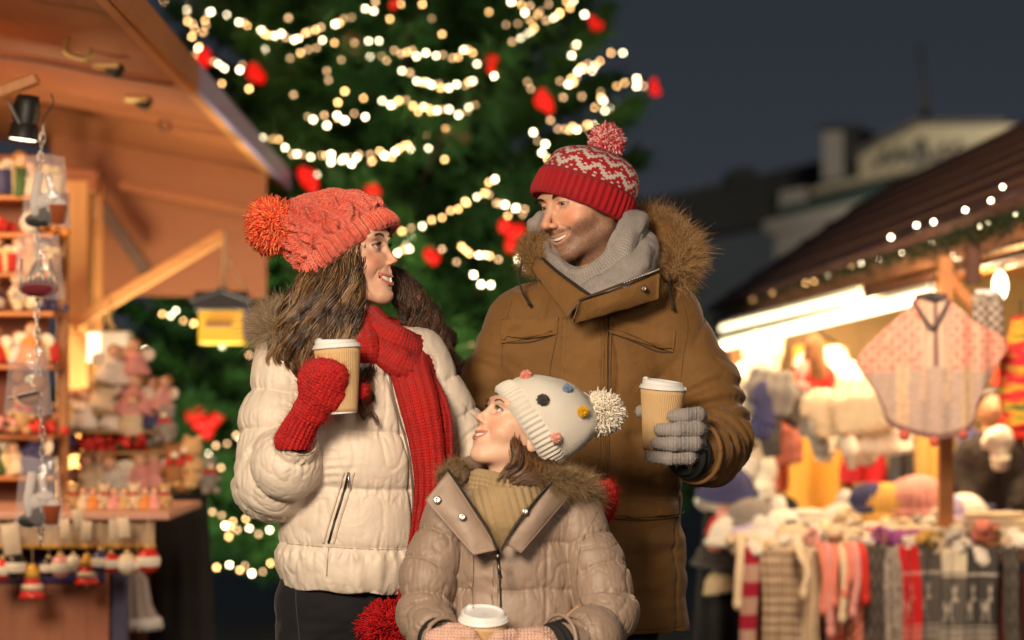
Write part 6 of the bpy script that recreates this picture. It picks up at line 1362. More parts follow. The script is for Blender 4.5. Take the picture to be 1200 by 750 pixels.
def left_goods(zs):
    rg=np.random.default_rng(31)
    # tiered tan display with rows of small dolls
    D=8.6; c=P3(145,600,D); root=thing('display_board','tan cut-out display board shaped like a fir tree on the left counter','display',(c[0],D,0))
    out=[(100,600),(92,560),(122,545),(96,500),(120,480),(100,462),(128,440),(140,415),(160,415),(172,440),(203,462),(188,478),(186,500),(210,520),(202,545),(225,560),(232,600)]
    out=[(x-8,y) for x,y in out]; V=np.array([P3(x,y,D) for x,y in out]); n=len(V); V=np.vstack([V,V+(0,.03,0)]); cm=V.mean(0); V=np.vstack([V,[V[:n].mean(0)],[V[n:].mean(0)]]); i=np.arange(n); j=(i+1)%n
    obj('board',[(V,[np.stack([i,i+n,j+n,j],1),np.stack([np.full(n,2*n),i,j],1),np.stack([np.full(n,2*n+1),j+n,i+n],1)])],W_TAN,root)
    obj('stand',[box((c[0],D+.1,P3(0,600,D)[2]/2),(.3,.1,P3(0,600,D)[2]-.01),bev=.01)],W_DARK,root)
    tiers=[(448,[128,142,158],['white','white','pink'],'topmost'),(482,[118,150,166,184],['cream','pink','pink','pink'],'second'),(503,[82,100,130,148,176],['yellow','white','white','cream','navy'],'third'),
           (528,[78,112,126,152,164,188],['navy','red','red','red','red','grey'],'fourth'),(572,[104,124,142,160,178],['cream','cream','white','pink','pink'],'fifth')]
    for y,xs,cs,tn in tiers:
        sh=obj('ledge',[box((P3((xs[0]+xs[-1])/2,y,D)[0],D-.06,P3(0,y+2,D)[2]),((xs[-1]-xs[0]+30)*D/F_PX,.12,.012),bev=.003)],W_TAN,root)
        for k,(x,cn) in enumerate(zip(xs,cs)):
            kd='berries' if y==528 and cn=='red' else ('bear' if cn in('tan','brown','grey') else 'angel'); what={'berries':'bunch of red berries','bear':'small plush bear','angel':'little angel doll'}[kd]
            p=P3(x+rg.normal()*3,y+rg.normal()*4,D-.07-.03*rg.random()); place(kd,{'berries':'berry_sprig','bear':'plush_bear','angel':'angel_doll'}[kd],f'{cn} {what}, {ORD[k]} along the {tn} ledge of the tan display',{'berries':'decoration','bear':'toy','angel':'doll'}[kd],p,nm(cn),1.1+.3*rg.random(),rg.normal()*.6,'goods on the tan display',(rg.normal()*.2,rg.normal()*.25))
    # rabbits and dolls standing on the shelf edge
    for k,x in enumerate(range(86,200,12)):
        cn=['tan','cream','orange','cream','pink','tan','cream','orange','pink','tan'][k%10]; place('angel' if k%3 else 'bear','small_doll' if k%3 else 'plush_bear',f'{cn} wooden figure, {ORD[k]} along the front of the left shelf','figure',P3(x,597,7.5),nm(cn),.62,rg.normal()*.3,'small figures along the left shelf')
    for k,(x,y,cn,s) in enumerate([(205,578,'brown',1.35),(226,574,'tan',1.4),(243,580,'grey',1.0),(197,520,'grey',1.0)]):
        p=P3(x,y,8.2); place('bear','plush_bear',f'{cn} plush bear at the right end of the left display, {ORD[k]} of four','toy',p,nm(cn),s,rg.normal()*.4,'plush bears at the end of the display')
    # added dark draped shape in place of a bending visitor; carries the plush bears
    D=8.3; c=P3(212,590,D); r=thing('visitor_standin','dark draped shape standing in for a bending visitor, right of the left shelf','stand',(c[0],D,0)); zt=P3(0,579,D)[2]
    V,F,_=lathe([(0,zt),(.085,zt),(.09,zt-.02),(.10,zt-.3),(.115,.25),(.12,0.0),(0,0)],48,(c[0],D,0),fn=lambda th,z:.010*np.cos(th*9)*np.clip((zt-z)*3,0,1)); obj('cloth',[(V,F)],mat('black_standin',(.006,.005,.006),.9),r,True)
    obj('hem',[lathe([(.118,.30),(.124,.28),(.128,.02),(.122,.02)],48,(c[0],D,0))[:2]],mat('dark_blue_cloth',(.012,.02,.05),.9),r,True)
    # white gauze bag
    D=8.0; a=P3(155,668,D); r=thing('gauze_bag','white gauze skirt-shaped bag hanging below the left shelf','bag',tuple(a-(0,0,.2)))
    h=(736-668)*D/F_PX; V,F,_=lathe([(0,0),(.03,0),(.045,-.03),(.06,-h*.6),(.085,-h*.85),(.09,-h),(0,-h+.01)],48,a,fn=lambda th,z:.006*np.cos(th*11)*(z<-.02)); obj('skirt',[(V,F)],mat('gauze',(.42,.36,.36),.8),r,True); V,F,_=lathe([(.083,-h*.8),(.093,-h*.85),(.098,-h*1.02),(.09,-h)],48,a,fn=lambda th,z:.006*np.cos(th*22)); obj('lace',[(V,F)],mat('lace_white',(.75,.74,.76),.7),r,True); obj('string',[tube(np.array([a,a+(0,0,.16)]),.002,5)],M_BRASS,r,True)
    # hanging row of bells and balls
    D=7.2; row=[(3,668,'ball','red',1.1),(18,664,'ball','black',1.25),(38,700,'bell','red',1.1),(57,665,'ball','black',.95),(71,664,'ball','pink',1.15),(86,660,'ball','white',.85),(102,684,'bell','red',1.0),(118,658,'ball','navy',1.1),(130,660,'ball','red',1.0),(149,661,'ball','cream',1.1),(161,662,'ball','pink',.7),(174,657,'ball','red',1.25)]
    for k,(x,y,kd,cn,s) in enumerate(row):
        p=P3(x,y,D); place(kd,{'ball':'bauble','bell':'bell'}[kd],f'{cn} {"hanging ball" if kd=="ball" else "bell with a gold cap"}, {ORD[k]} from the left under the left shelf','ornament',p,nm(cn),s*1.08,rg.normal()*.5,'ornaments hung under the left shelf')
    for k,(x,y) in enumerate([(13,632),(76,620),(92,608),(101,622),(134,620),(145,618)]): place('tag','price_tag',f'blank cream price tag, {ORD[k]} from the left along the left shelf','tag',P3(x,y,7.12),(.80,.62,.45),(1.5 if k==0 else .95),rg.normal()*.3,'price tags along the left shelf',(0,rg.normal()*.12))
    # crowded shelves at the far left
    D=7.9; r=thing('shelf_rack','orange pine rack of narrow shelves at the far left','shelf',(P3(20,600,D)[0],D+.1,0)); ys=[232,276,322,368,430,512,560]
    for y in ys: obj('shelf',[box((P3(-30,y,D)[0],D+.08,P3(0,y,D)[2]),(190*D/F_PX,.22,.016),bev=.003)],W_BRACE,r)
    obj('back_board',[box((P3(-40,400,D+.22)[0],D+.22,P3(0,400,D)[2]-.02),(200*D/F_PX,.015,1.30),bev=.003)],W_ROOF,r); 
    for x in(-80,62): obj('upright',[box((P3(x,400,D)[0],D+.19,.98),(.03,.04,1.95),bev=.003)],W_POST,r)
    pal=['cream','red','white','navy','pink','orange','green','tan','red','cream','brown','yellow']; kk=0
    for si,y in enumerate(ys):
        for j,x in enumerate([-8,8,23,39,55]):
            if (si*5+j)%9==7: continue
            kd=['angel','bear','gift','ball','angel','berries'][(si*3+j*2)%6]; cn=pal[(si*5+j*3)%12]; z=0 if kd!='ball' else .028
            place(kd,{'angel':'angel_doll','bear':'plush_bear','gift':'gift_box','ball':'bauble','berries':'berry_sprig'}[kd],f'{cn} {dict(angel="angel doll",bear="plush bear",gift="gift box with ribbon",ball="striped bauble",berries="bunch of berries")[kd]}, {ORD[j]} along the {ORD[si]} rack shelf down','ornament',P3(x,y-2,D)+(0,rg.normal()*.02,z+.006),nm(cn),.95+.5*rg.random(),rg.normal()*.6,'ornaments crowding the far left rack',(rg.normal()*.12,rg.normal()*.15))
    # chain and clear gift bags
    D=6.5; r=thing('chain','silver link chain hanging at the far left','chain',tuple(P3(46,330,D))); ys_=np.arange(150,640,11.5); xs_=np.interp(ys_,[140,200,300,420,520,640],[52,46,43,44,50,48])
    for k,(x,y) in enumerate(zip(xs_,ys_)):
        p=P3(x,y,D); a=np.linspace(0,2*PI,16); L=np.stack([.007*np.cos(a)*(k%2)+0*a,.007*np.cos(a)*((k+1)%2),.017*np.sin(a)],1); o=obj('link',[tube(p+L,.0022,6)],mat('chain_steel',(.6,.55,.5),.3,metal=.9),r,True)
    obj('hook_wire',[tube(catmull([P3(60,110,D),P3(62,122,D),P3(50,140,D),P3(52,150,D)],16),.002,6)],M_IRON,r,True)
    t=NT('clear_film'); t.set('Base Color',(.9,.82,.85)); t.set('Roughness',.08); t.set('Alpha',.17); t.set('Specular IOR Level',.9); t.bump(t.noise(14,3,.5),.01); M_FILM=t.m
    for (x0,y0,x1,y1,xm,lab,sd) in((24,182,84,266,52,'topmost clear gift bag on the chain, with white and brown contents',1),(14,274,76,350,44,'second clear gift bag from the top of the chain, full of silver pegs',2),(4,404,62,486,40,'third clear gift bag down the chain, with a white label card',3),(16,536,76,618,46,'lowest clear gift bag on the chain, holding a white doll and dark boots',4)):
        D=6.42; p=P3((x0+x1)/2,y1,D); root=thing('gift_bag',lab,'gift bag',tuple(p),'clear gift bags on the chain'); n=14; u=np.linspace(0,1,n); U,Vv=np.meshgrid(u,u,indexing='ij'); th=.028*np.sin(PI*U)**.6*np.sin(PI*np.clip(Vv*.95,0,1))**.5*(1-.4*Vv)+.001
        narrow=.12*Vv*(y1-y0); X=x0+(x1-x0)*U+(.5-U)*narrow*1.6; Y=y1-(y1-y0)*Vv+1.5*np.sin(U*7+sd)
        C=np.array([[P3(X[i,j],Y[i,j],D) for j in range(n)] for i in range(n)]); A=C+np.stack([0*th,-th,0*th],-1); B=C+np.stack([0*th,th,0*th],-1); q=quads_grid(n,n)
        obj('film',[(A.reshape(-1,3),[q]),(B.reshape(-1,3),[q[:,::-1]])],M_FILM,root,True)
        rg2=np.random.default_rng(sd); cx=(x0+x1)/2; w=(x1-x0)
        def blob(x,y,r,sq=(1,.6,1)): return sphere(P3(x,y,D),tuple(np.array(sq)*r*D/F_PX),14,10)
        if sd in(1,4):
            obj('white_doll',[blob(cx+6,y1-36,12,(1,.6,.55)),blob(cx-6,y1-30,9),blob(cx+16,y1-26,8),tube(np.array([P3(cx-8,y1-64,D),P3(cx-14,y1-30,D-.005),P3(cx-12,y1-12,D)]),.012,8),tube(np.array([P3(cx+2,y1-62,D),P3(cx+6,y1-40,D-.005),P3(cx+4,y1-18,D)]),.010,8)],mat('white_plush',(.80,.74,.70),.8),root,True)
            obj('clay_pot',[lathe([(0,0),(.018,0),(.026,.045),(.028,.048),(.022,.05),(0,.045)],18,P3(cx+14,y1-4,D))[:2]],mat('terracotta',(.42,.10,.03),.7),root,True); obj('dark_boot',[blob(cx-12,y1-8,9,(1.5,.7,.9)),blob(cx-2,y1-12,9,(.8,.7,1.3))],mat('dark_felt',(.03,.03,.025),.8),root,True)
        elif sd==2: obj('silver_peg',[tube(np.array([P3(cx-22+7*k,y1-10-rg2.random()*6,D-.01),P3(cx-18+6*k+rg2.normal()*3,y1-44+rg2.normal()*5,D)]),.004,6) for k in range(7)],mat('peg_steel',(.6,.5,.4),.3,metal=.7),root,True); obj('red_base',[blob(cx,y1-12,20,(1.2,.5,.5))],mat('dark_red_felt',(.18,.01,.02),.8),root,True)
        else: obj('label_card',[beam(P3(10,y1-20,D-.035),P3(44,y1-28,D-.035),.002,.034,up=(0,1,0),bev=0)],mat('card_white',(.82,.78,.76),.6),root); obj('contents',[blob(cx,y1-26,14,(1.1,.6,1)),blob(cx+12,y1-38,9),blob(cx-12,y1-44,8)],mat('mixed_plush',(.45,.22,.12),.8),root,True); obj('pale_ball',[blob(cx+2,y1-40,7)],mat('pale_yellow',(.8,.75,.5),.6),root,True)
# ---------------------------------------------------------------- right stall and far buildings
def eD(px): return 1/np.interp(px,[849,1200],[1/15.,1/7.8])if 849<=px<=1200 else 1/(1/15.+(px-849)*(1/7.8-1/15.)/351)
def right_stall():
    root=thing('market_stall','right market stall with a dark red roof, bright tubes and a table of woollens','stall',(2.4,10.,0))
    A=P3(1262,248,eD(1262)); B=P3(838,377,eD(838)); d=(B-A); up=np.array([0,0,1.])
    obj('fascia',[beam(A,B,.05,.085,bev=.006)],wood('fascia_board',(.28,.12,.06),.3,.5,ax='y'),root); obj('gutter',[beam(A+(.02,0,-.075),B+(.02,0,-.075),.05,.02,bev=.004)],W_DARK,root)
    rise=np.array([1.05,0,.80]); V=np.array([A+(-.04,0,.05),B+(-.04,0,.05),B+rise,A+rise]); nrm=np.array([-.61,0,.79])*.04; V2=V+nrm; 
    t=NT('roof_felt'); nzz=t.noise(6,4,.6); t.set('Base Color',t.ramp(nzz,[(.3,(.060,.014,.012)),(.7,(.10,.028,.020))])); t.set('Roughness',.7); t.bump(t.noise(60,3),.006)
    obj('roof',[(np.vstack([V,V2]),[np.array([[3,2,1,0],[4,5,6,7],[0,1,5,4],[1,2,6,5],[2,3,7,6],[3,0,4,7]])])],t.m,root)
    for k in range(1,7):
        f=k/7.; p=V2[0]*(1-f)+V2[3]*f; q=V2[1]*(1-f)+V2[2]*f; obj('roof_batten',[beam(p,q,.03,.018)],W_DARK,root)
    # ceiling, inner beams, tubes
    ce=np.array([1.5,0,.12]); V=np.array([A+(0.02,0,-.01),B+(.02,0,-.01),B+ce,A+ce]); obj('ceiling',[(np.vstack([V,V+(0,0,.02)]),[np.array([[0,1,2,3],[7,6,5,4],[0,4,5,1],[2,6,7,3],[1,5,6,2],[0,3,7,4]])])],mat('pale_ceiling',(.80,.62,.40),.5),root)
    obj('inner_beam',[beam(A+(.16,0,-.05),B+(.16,0,-.05),.05,.05)],W_BRACE,root)
    for x in(1128,1030,945): D=eD(x)+.25; p=P3(x,0,D); zb=P3(x,285 if x>1100 else (325 if x>1000 else 348),D)[2]; obj('rafter',[beam((p[0]-.05,D,zb),(p[0]+.8,D+.05,zb+.03),.04,.05)],W_POST,root)
    # lit tubes (their light is given by the lamps below)
    for i,(a,b,D0,D1,r,lab) in enumerate(((( 846,406),(1092,346),11.5,8.3,.021,'long fluorescent tube lighting the woollens, nearest the aisle'),((846,385),(1008,346),13.5,9.6,.014,'thinner tube along the inner edge of the right stall roof'),((1120,300),(1236,262),8.7,8.0,.016,'short tube at the right end under the stall roof'))):
        p,q=P3(*a,D0),P3(*b,D1); r_=thing('tube_lamp',lab,'lamp',tuple((p+q)/2),'lit tubes under the right roof'); obj('tube',[tube(np.array([p,(p+q)/2,q]),r,12)],M_TUBE,r_,True); obj('housing',[beam(p+(0,0,r+.012),q+(0,0,r+.012),r*1.6,.02)],mat('white_housing',(.8,.75,.65),.4),r_)
    # back wall
    x0=P3(830,0,11.6)[0]; x1=P3(1300,0,11.6)[0]; V=np.array([P3(864,392,11.6),P3(1310,262,11.6),P3(1310,640,11.6),P3(864,640,11.6)]); V=np.vstack([V,V+(0,.04,0)]); obj('back_wall',[(V,[np.array([[0,1,2,3],[7,6,5,4],[0,4,5,1],[1,5,6,2],[2,6,7,3],[3,7,4,0]])])],wood('glowing_pine',(.62,.33,.12),.15,.5,ax='z'),root)
    for x in(864,1215): D=9.4 if x>1000 else 11.4; obj('corner_post',[beam(P3(x,398,D),P3(x,398,D)*[1,1,0],.07,.07)],W_POST,root)
    D=8.35; obj('post',[beam(P3(1108,300,D),P3(1108,640,D),.048,.05)],W_POST,root); obj('post_brace',[beam(P3(1104,316,D),P3(1148,366,D),.05,.035)],W_BRACE,root); obj('bracket',[box(P3(1140,310,D),(.05,.05,.14),bev=.006)],W_DARK,root)
    # table
    D=8.25; zt=P3(0,646,D)[2]; t0,t1=P3(868,0,D)[0],P3(1330,0,D)[0]; r=thing('table','long display table draped with scarves under the right stall','table',((t0+t1)/2,D+.6,0))
    obj('table_top',[box(((t0+t1)/2,D+.62,zt-.02),(t1-t0,1.25,.04),bev=.006)],W_DARK,r); obj('front_board',[box(((t0+t1)/2,D+.06,zt/2-.03),(t1-t0-.02,.02,zt-.08),bev=.003)],mat('dark_maroon_board',(.10,.012,.012),.7),r)
    for x in(t0+.05,t1-.05): obj('leg',[box((x,D+.15,zt/2-.02),(.05,.05,zt-.05),bev=.004)],W_DARK,r)
    # garland with lights along the roof edge
    pts=[(868,350),(882,350),(905,342),(920,335),(944,331),(954,330),(970,322),(984,315),(998,314),(1010,308),(1031,305),(1044,278),(1058,296),(1074,264),(1094,260),(1093,285),(1120,268),(1131,246),(1148,265),(1158,261),(1161,235),(1175,219),(1190,250),(856,358)]
    rg=np.random.default_rng(3)
    def on_roof(x,y):
        D=eD(x)-.02; return P3(x,y,D)
    g=thing('roof_garland','green fir garland lying along the right stall roof edge','garland',tuple(P3(1000,320,10))); c=catmull([on_roof(1240,240),on_roof(1150,272),on_roof(1060,300),on_roof(960,330),on_roof(850,366)],60); n=5200; i=rg.integers(0,60,n); V,F,t=strands(c[i]+rg.normal(size=(n,3))*.022,rg.normal(size=(n,3)),.05,2,.0028,.1,.3,rg); m=MB(); m.add(V,F,(.012,.03,.008)); m.build('needles',MATS.get('x') or hair_mat('garland_needles',.6,.3),g); obj('core',[tube(c,.012,6)],M_WIRE,g,True)
    l=thing('string_lights','small white bulbs strung along the right stall roof','fairy lights',tuple(P3(1000,300,9.5)),'strings of fairy lights on the right roof'); Vb,Fb=sphere((0,0,0),.011,10,6); me=[]
    for M in(M_BULB,M_BULB2): m=MB(); m.add(Vb,Fb); o=m.build('bulb',M); me.append(o.data); bpy.data.objects.remove(o)
    for k,(x,y) in enumerate(pts):
        p=P3(x,y,eD(x)-.10); o=bpy.data.objects.new('bulb',me[1 if x<1015 and k%3 else 0]); COL.objects.link(o); o.parent=l; o.location=Vector(p)-l.location; s=.55 if x>1000 else .7; o.scale=(s,s,s)
    top=sorted([q for q in pts if q[1]<296 or q[0]<1000]); obj('wire',[tube(np.array([P3(a[0],a[1],eD(a[0])-.05),P3(b[0],b[1],eD(b[0])-.05)]),.002,4) for a,b in zip(top[:-1],top[1:])],M_WIRE,l,True)
    return zt
DEER=["....1.1.....","....111.....",".....1......",".....11.....","....1111....","1..11.......","11111.......",".1111.......",".1..1.......",".1..1.......","1....1......"]
def scarf_cols(kind,U,S):
    """U 0..1 across, S metres down from the table edge"""
    C=np.zeros(U.shape+(3,))
    def fill(c,m=None):
        if m is None: C[...]=c
        else: C[m]=c
    if kind=='crimson': fill((.55,.35,.28)); fill((.40,.01,.04),((S*9)%1)<.45)
    elif kind=='beige': fill((.42,.31,.21)); fill((.20,.13,.08),((U*5)%1)<.3); fill((.62,.50,.36),((S*30)%1)<.25)
    elif kind=='cream': fill((.72,.58,.40)); fill((.50,.36,.22),((U*4)%1)<.25)
    elif kind=='coral': fill((.72,.20,.12)); fill((.80,.45,.30),((U*3)%1)<.4); fill((.5,.05,.04),((S*24+U*2)%1)<.25)
    elif kind=='pink': fill((.70,.38,.28)); fill((.55,.10,.07),((U*3)%1)<.4)
    elif kind=='chevron': fill((.06,.05,.045)); fill((.16,.14,.12),((S*16+abs(((U*3)%1)-.5)*1.6)%1)<.3)
    elif kind=='tweed': n=noise3(np.stack([U*30,S*160,U*0],-1),4); fill((.30,.26,.22)); fill((.48,.42,.36),n>.1); fill((.12,.10,.09),n<-.4)
    elif kind in('red','grey','creamgrey','darkdeer'):
        base,mark={'red':((.55,.015,.02),(.62,.25,.2)),'grey':((.10,.088,.08),(.40,.35,.30)),'creamgrey':((.11,.10,.09),(.50,.45,.38)),'darkdeer':((.055,.05,.048),(.42,.38,.33))}[kind]; fill(base)
        if kind=='creamgrey': fill((.68,.60,.46),S<.075)
        rows=(S-.12)/.0115; cols=U*14 if kind!='darkdeer' else (U*26)%13; r=np.floor(rows).astype(int); c=np.floor(cols).astype(int); dm=np.zeros(U.shape,bool)
        for a in range(11):
            for b in range(12):
                if DEER[a][b]=='1': dm|=(r==a)&(c==b+1)
        fill(mark,dm)
        for s0 in(.262,.280,.298,.316,.085): fill(mark,abs(S-s0)<.0042)
        fill(mark,(abs(S-.34)<.01)&(((U*10)%1)<.5))
    return C
def hang_scarf(x,w,kind,zt,D,L,label,name='scarf',sway=0.):
    p=P3(x,646,D); wd=w*D/F_PX; nu,nv=30,130; u=np.linspace(0,1,nu); s=np.linspace(-.14,L,nv); U,S=np.meshgrid(u,s,indexing='ij'); rg=np.random.default_rng(int(x))
    X=p[0]+(U-.5)*wd*(1-.12*np.clip(S,0,1))+sway*np.clip(S,0,1)+.004*np.sin(S*14+x); ph=rg.uniform(0,6); fold=.010*np.sin(U*PI*2.3+ph+S*2)+.004*np.sin(U*13+S*5)
    Y=np.where(S<0,D+.04-S,D+.035-.03*np.clip(S*8,0,1)**.5)+fold*np.clip(S*10+.5,0,1); Z=zt+.012-np.where(S<0,0,S)+np.where(S<0,.008*np.sin(U*9),0)-.012*np.clip(1-abs(S)*40,0,0)
    V=np.stack([X,Y-.010,Z],-1).reshape(-1,3); V2=V+(0,.007,0); q=quads_grid(nu,nv); k=nu*nv; C=scarf_cols(kind,U,np.maximum(S,0)).reshape(-1,3); m=MB(); m.add(np.vstack([V,V2]),[q,q[:,::-1]+k],np.vstack([C,C])); o=thing(name,label,'scarf',(p[0],D,zt),'scarves hanging over the table front')
    m.build('cloth',M_SCARF,o); F=[tube(np.array([V[i*nv+nv-1],V[i*nv+nv-1]+(rg.normal()*.003,0,-.03),V[i*nv+nv-1]+(rg.normal()*.006,0,-.055)]),.0025,4) for i in range(0,nu,2)]; mm=MB()
    for f in F: mm.add(f[0],f[1],C[nv-1])
    mm.build('fringe',M_SCARF,o); return o
def right_goods(zt):
    global M_SCARF
    M_SCARF=cloth_mat('hung_scarf',.9,.15,nscale=30,wr=.004,ws=60,fine=.002,fs=300); rg=np.random.default_rng(77); D=8.2
    for x,w,k,L,lab in((880,17,'crimson',.5,'narrow crimson and pink striped scarf at the left end of the table'),(903,22,'beige',.5,'beige cable scarf just right of the crimson striped one'),(928,24,'beige',.46,'second beige cable scarf, beside the cream one'),(950,24,'cream',.48,'cream ribbed scarf hanging over the table front'),(974,15,'coral',.5,'coral scarf right of the cream ribbed one'),(990,13,'pink',.30,'short pale pink scarf between two coral ones'),(1005,19,'coral',.42,'wider coral scarf left of the dark chevron one'),(1026,24,'chevron',.5,'dark chevron patterned scarf'),(1048,21,'tweed',.5,'light grey tweed scarf left of the red one'),(1068,20,'red',.5,'bright red scarf with a pale reindeer'),(1091,25,'grey',.5,'grey reindeer scarf right of the red one'),(1120,29,'creamgrey',.5,'grey reindeer scarf with a cream top'),(1152,33,'darkdeer',.5,'wide charcoal scarf with two reindeer'),(1184,17,'chevron',.32,'narrow dark scarf at the right end swinging outward')):
        hang_scarf(x+rg.normal()*1.2,w*1.14,k,zt+rg.normal()*.004,D+.012*(x%3),L*(.85+.25*rg.random()) if k not in('red','grey','creamgrey','darkdeer') else L,lab,sway=.05 if x==1184 else rg.normal()*.018)
    # piles on the table
    def put(kd,name,cat,x,y,D,cn,s,lab,rz=0,tl=(0,0)): place(kd,name,lab,cat,P3(x,y,D),nm(cn),s*(.62 if kd=='folded' else .78),rz,'woollens piled on the right table',tl)
    piles=[('bobble_hat_cheap','white',890,650,1.0),('bobble_hat_cheap','pink',905,652,.9),('hat','cream',930,648,1.0),('folded','beige',955,647,1.0),('folded','white',985,646,1.1),('mitten','cream',1000,642,1.2),('folded','purple',1012,650,.8),('folded','beige',1045,652,1.05),('hat','grey',1072,654,.9),('folded','cream',1075,642,1.2),('hat','charcoal',1120,652,1.0),('folded','beige',1100,650,.9),('folded','brown',1150,640,1.1),('folded','beige',1185,632,1.2),('hat','white',1182,655,1.0),('folded','cream',1165,625,1.2)]
    for k,(kd,cn,x,y,s) in enumerate(piles): put(kd,{'folded':'folded_scarf','hat':'knit_hat','bobble_hat_cheap':'bobble_hat','mitten':'mitten'}[kd],{'folded':'scarf','mitten':'mitten'}.get(kd,'hat'),x,y,8.35,cn,s*.95,f'{cn} {dict(folded="folded scarf",hat="knitted hat",bobble_hat_cheap="bobble hat",mitten="mitten")[kd]} {ORD[k]} along the front row on the table',rg.normal()*.5)
    back=[('hat','white',862,640,1.1),('hat','grey',880,618,1.0),('bobble_hat_cheap','white',912,632,1.1),('folded','cream',940,628,1.1),('folded','white',965,622,1.2),('bobble_hat_cheap','white',990,625,1.1),('hat','navy',1020,600,1.0),('folded','grey',1020,622,1.1),('hat','mustard',1040,612,1.35),('hat','pink',1075,608,1.5),('hat','lavender',1098,614,1.2),('hat','white',1060,628,1.1)]
    for k,(kd,cn,x,y,s) in enumerate(back): put(kd,{'folded':'folded_scarf','hat':'knit_hat','bobble_hat_cheap':'bobble_hat'}[kd],{'folded':'scarf'}.get(kd,'hat'),x,y,8.75,cn,s,f'{cn} {dict(folded="folded scarf",hat="knitted hat",bobble_hat_cheap="bobble hat")[kd]} {ORD[k]} along the back row on the table',rg.normal()*.5)
    for k,(kd,cn,x,y,s) in enumerate([('hat','white',1130,612,1.0),('folded','navy',1145,610,.9),('folded','cream',1125,618,1.1),('mitten','black',920,596,1.1),('folded','white',1090,626,1.3)]): put(kd,{'folded':'folded_scarf','hat':'knit_hat','mitten':'mitten'}[kd],{'folded':'scarf','hat':'hat','mitten':'mitten'}[kd],x,y,8.9,cn,s,f'{cn} woollen at the back of the table behind the post, {ORD[k]} of five',rg.normal()*.4)
    # knitted cords and thin scarves dangling in front of the others
    for k,(x,y0,y1,c) in enumerate([(964,650,708,'coral'),(971,648,735,'pink'),(979,650,700,'coral'),(988,652,718,'cream'),(996,650,690,'coral'),(1003,648,712,'pink'),(868,640,702,'cream'),(1012,650,696,'red'),(938,650,690,'cream')]):
        D=8.12; p=P3(x,y0,D); q=P3(x+rg.normal()*3,y1,D-.02); r=thing('knitted_cord',f'thin {c} knitted cord dangling before the scarves, {ORD[k]} of nine','cord',tuple(p),'knitted cords over the table front'); obj('cord',[tube(catmull([p+(0,.08,.03),p,(p+q)/2+(rg.normal()*.008,-.01,0),q],24),.014,10,.6)],mat('cord_'+c,nm(c),.9,bumpd=.003,bscale=200),r,True); obj('tassel',[sphere(q-(0,0,.015),(.016,.014,.024),12,8)],mat('cord_'+c,nm(c)),r,True)
    # loose crumpled knitwear heaped over the table
    cl=['white','cream','beige','white','pink','grey','cream','white','brown','purple','white','cream','mustard','white','grey','coral','beige','white','lavender','cream','white','charcoal','white','cream','beige','white','pink','cream','grey','white','white','beige','cream','white','navy','cream']
    for k,cn in enumerate(cl):
        x=882+ (k%18)*18+rg.normal()*3; row=k//18; y=(648 if row==0 else 632)-(6 if k%3==0 else 0)-(x-880)*.03; place('crumple','knit_gloves',f'{cn} crumpled gloves, {ORD[k%18]} along the {"front" if row==0 else "back"} heap on the table','gloves',P3(x,y,8.3 if row==0 else 8.6),nm(cn),.62+.3*rg.random(),rg.uniform(0,6),'knitwear heaped on the right table',(rg.normal()*.25,rg.normal()*.25))
    # hats stacked at the left end; the stand's black drape stands in for shadow
    D=9.0; r=thing('hat_stand','hat stand with a black drape standing for shadow, left end of the table','stand',(P3(850,0,D)[0],D,0)); c=P3(850,0,D); obj('pole',[tube(np.array([(c[0],D,0),(c[0],D,P3(0,560,D)[2])]),.03,12)],W_DARK,r,True); obj('drape',[lathe([(0,P3(0,585,D)[2]),(.07,P3(0,590,D)[2]),(.11,.5),(.13,0.02),(0,0.02)],40,(c[0],D,0),fn=lambda th,z:.01*np.cos(th*7))[:2]],mat('black_standin',(.006,.005,.006)),r,True)
    for k,(x,y,cn,s) in enumerate([(852,583,'navy',1.2),(848,598,'white',1.15),(862,615,'pink',.9),(846,625,'red',.7),(856,640,'coral',1.0),(842,668,'charcoal',1.1),(850,694,'beige',.9)]): place('hat','knit_hat',f'{cn} knitted hat on the dark hat stand, {ORD[k]} from the top','hat',P3(x,y,D-.1),nm(cn),s*.74,rg.normal(),'hats on the dark stand',(rg.normal()*.2,rg.normal()*.2))
    # goods hanging under the roof
    hang=[('mitten','white',872,440,1.4),('mitten','cream',884,470,1.3),('bunch','white',868,520,1.3),('mitten','white',895,545,1.2),('bunch','grey',905,440,1.2),('bobble_hat_cheap','navy',912,480,.9),('mitten','white',890,420,1.2),('bunch','white',988,470,1.4),('bunch','cream',1010,450,1.5),('bunch','white',1022,478,1.4),('mitten','white',975,500,1.2),('mitten','cream',960,470,1.2),('mitten','white',1035,470,1.2),('bunch','white',1000,500,1.2),('mitten','grey',955,495,1.1),('bunch','red',1188,478,1.0),('mitten','red',1192,440,1.6),('bunch','cream',900,395,1.2),('mitten','white',980,420,1.3),('mitten','pink',945,425,1.2),('bunch','white',1043,492,1.1),('bunch','grey',878,452,1.3),('mitten','navy',903,462,1.5),('mitten','charcoal',898,492,1.2),('bunch','coral',918,505,1.1),('mitten','red',965,440,1.1),('mitten','white',993,438,1.3),('bunch','white',975,462,1.2),('mitten','white',1012,505,1.2),('bunch','brown',862,480,1.2),('mitten','white',1030,445,1.2),('mitten','brown',955,405,1.1),('bunch','charcoal',930,455,1.1),('mitten','white',1172,512,1.1),('mitten','white',885,520,1.2)]
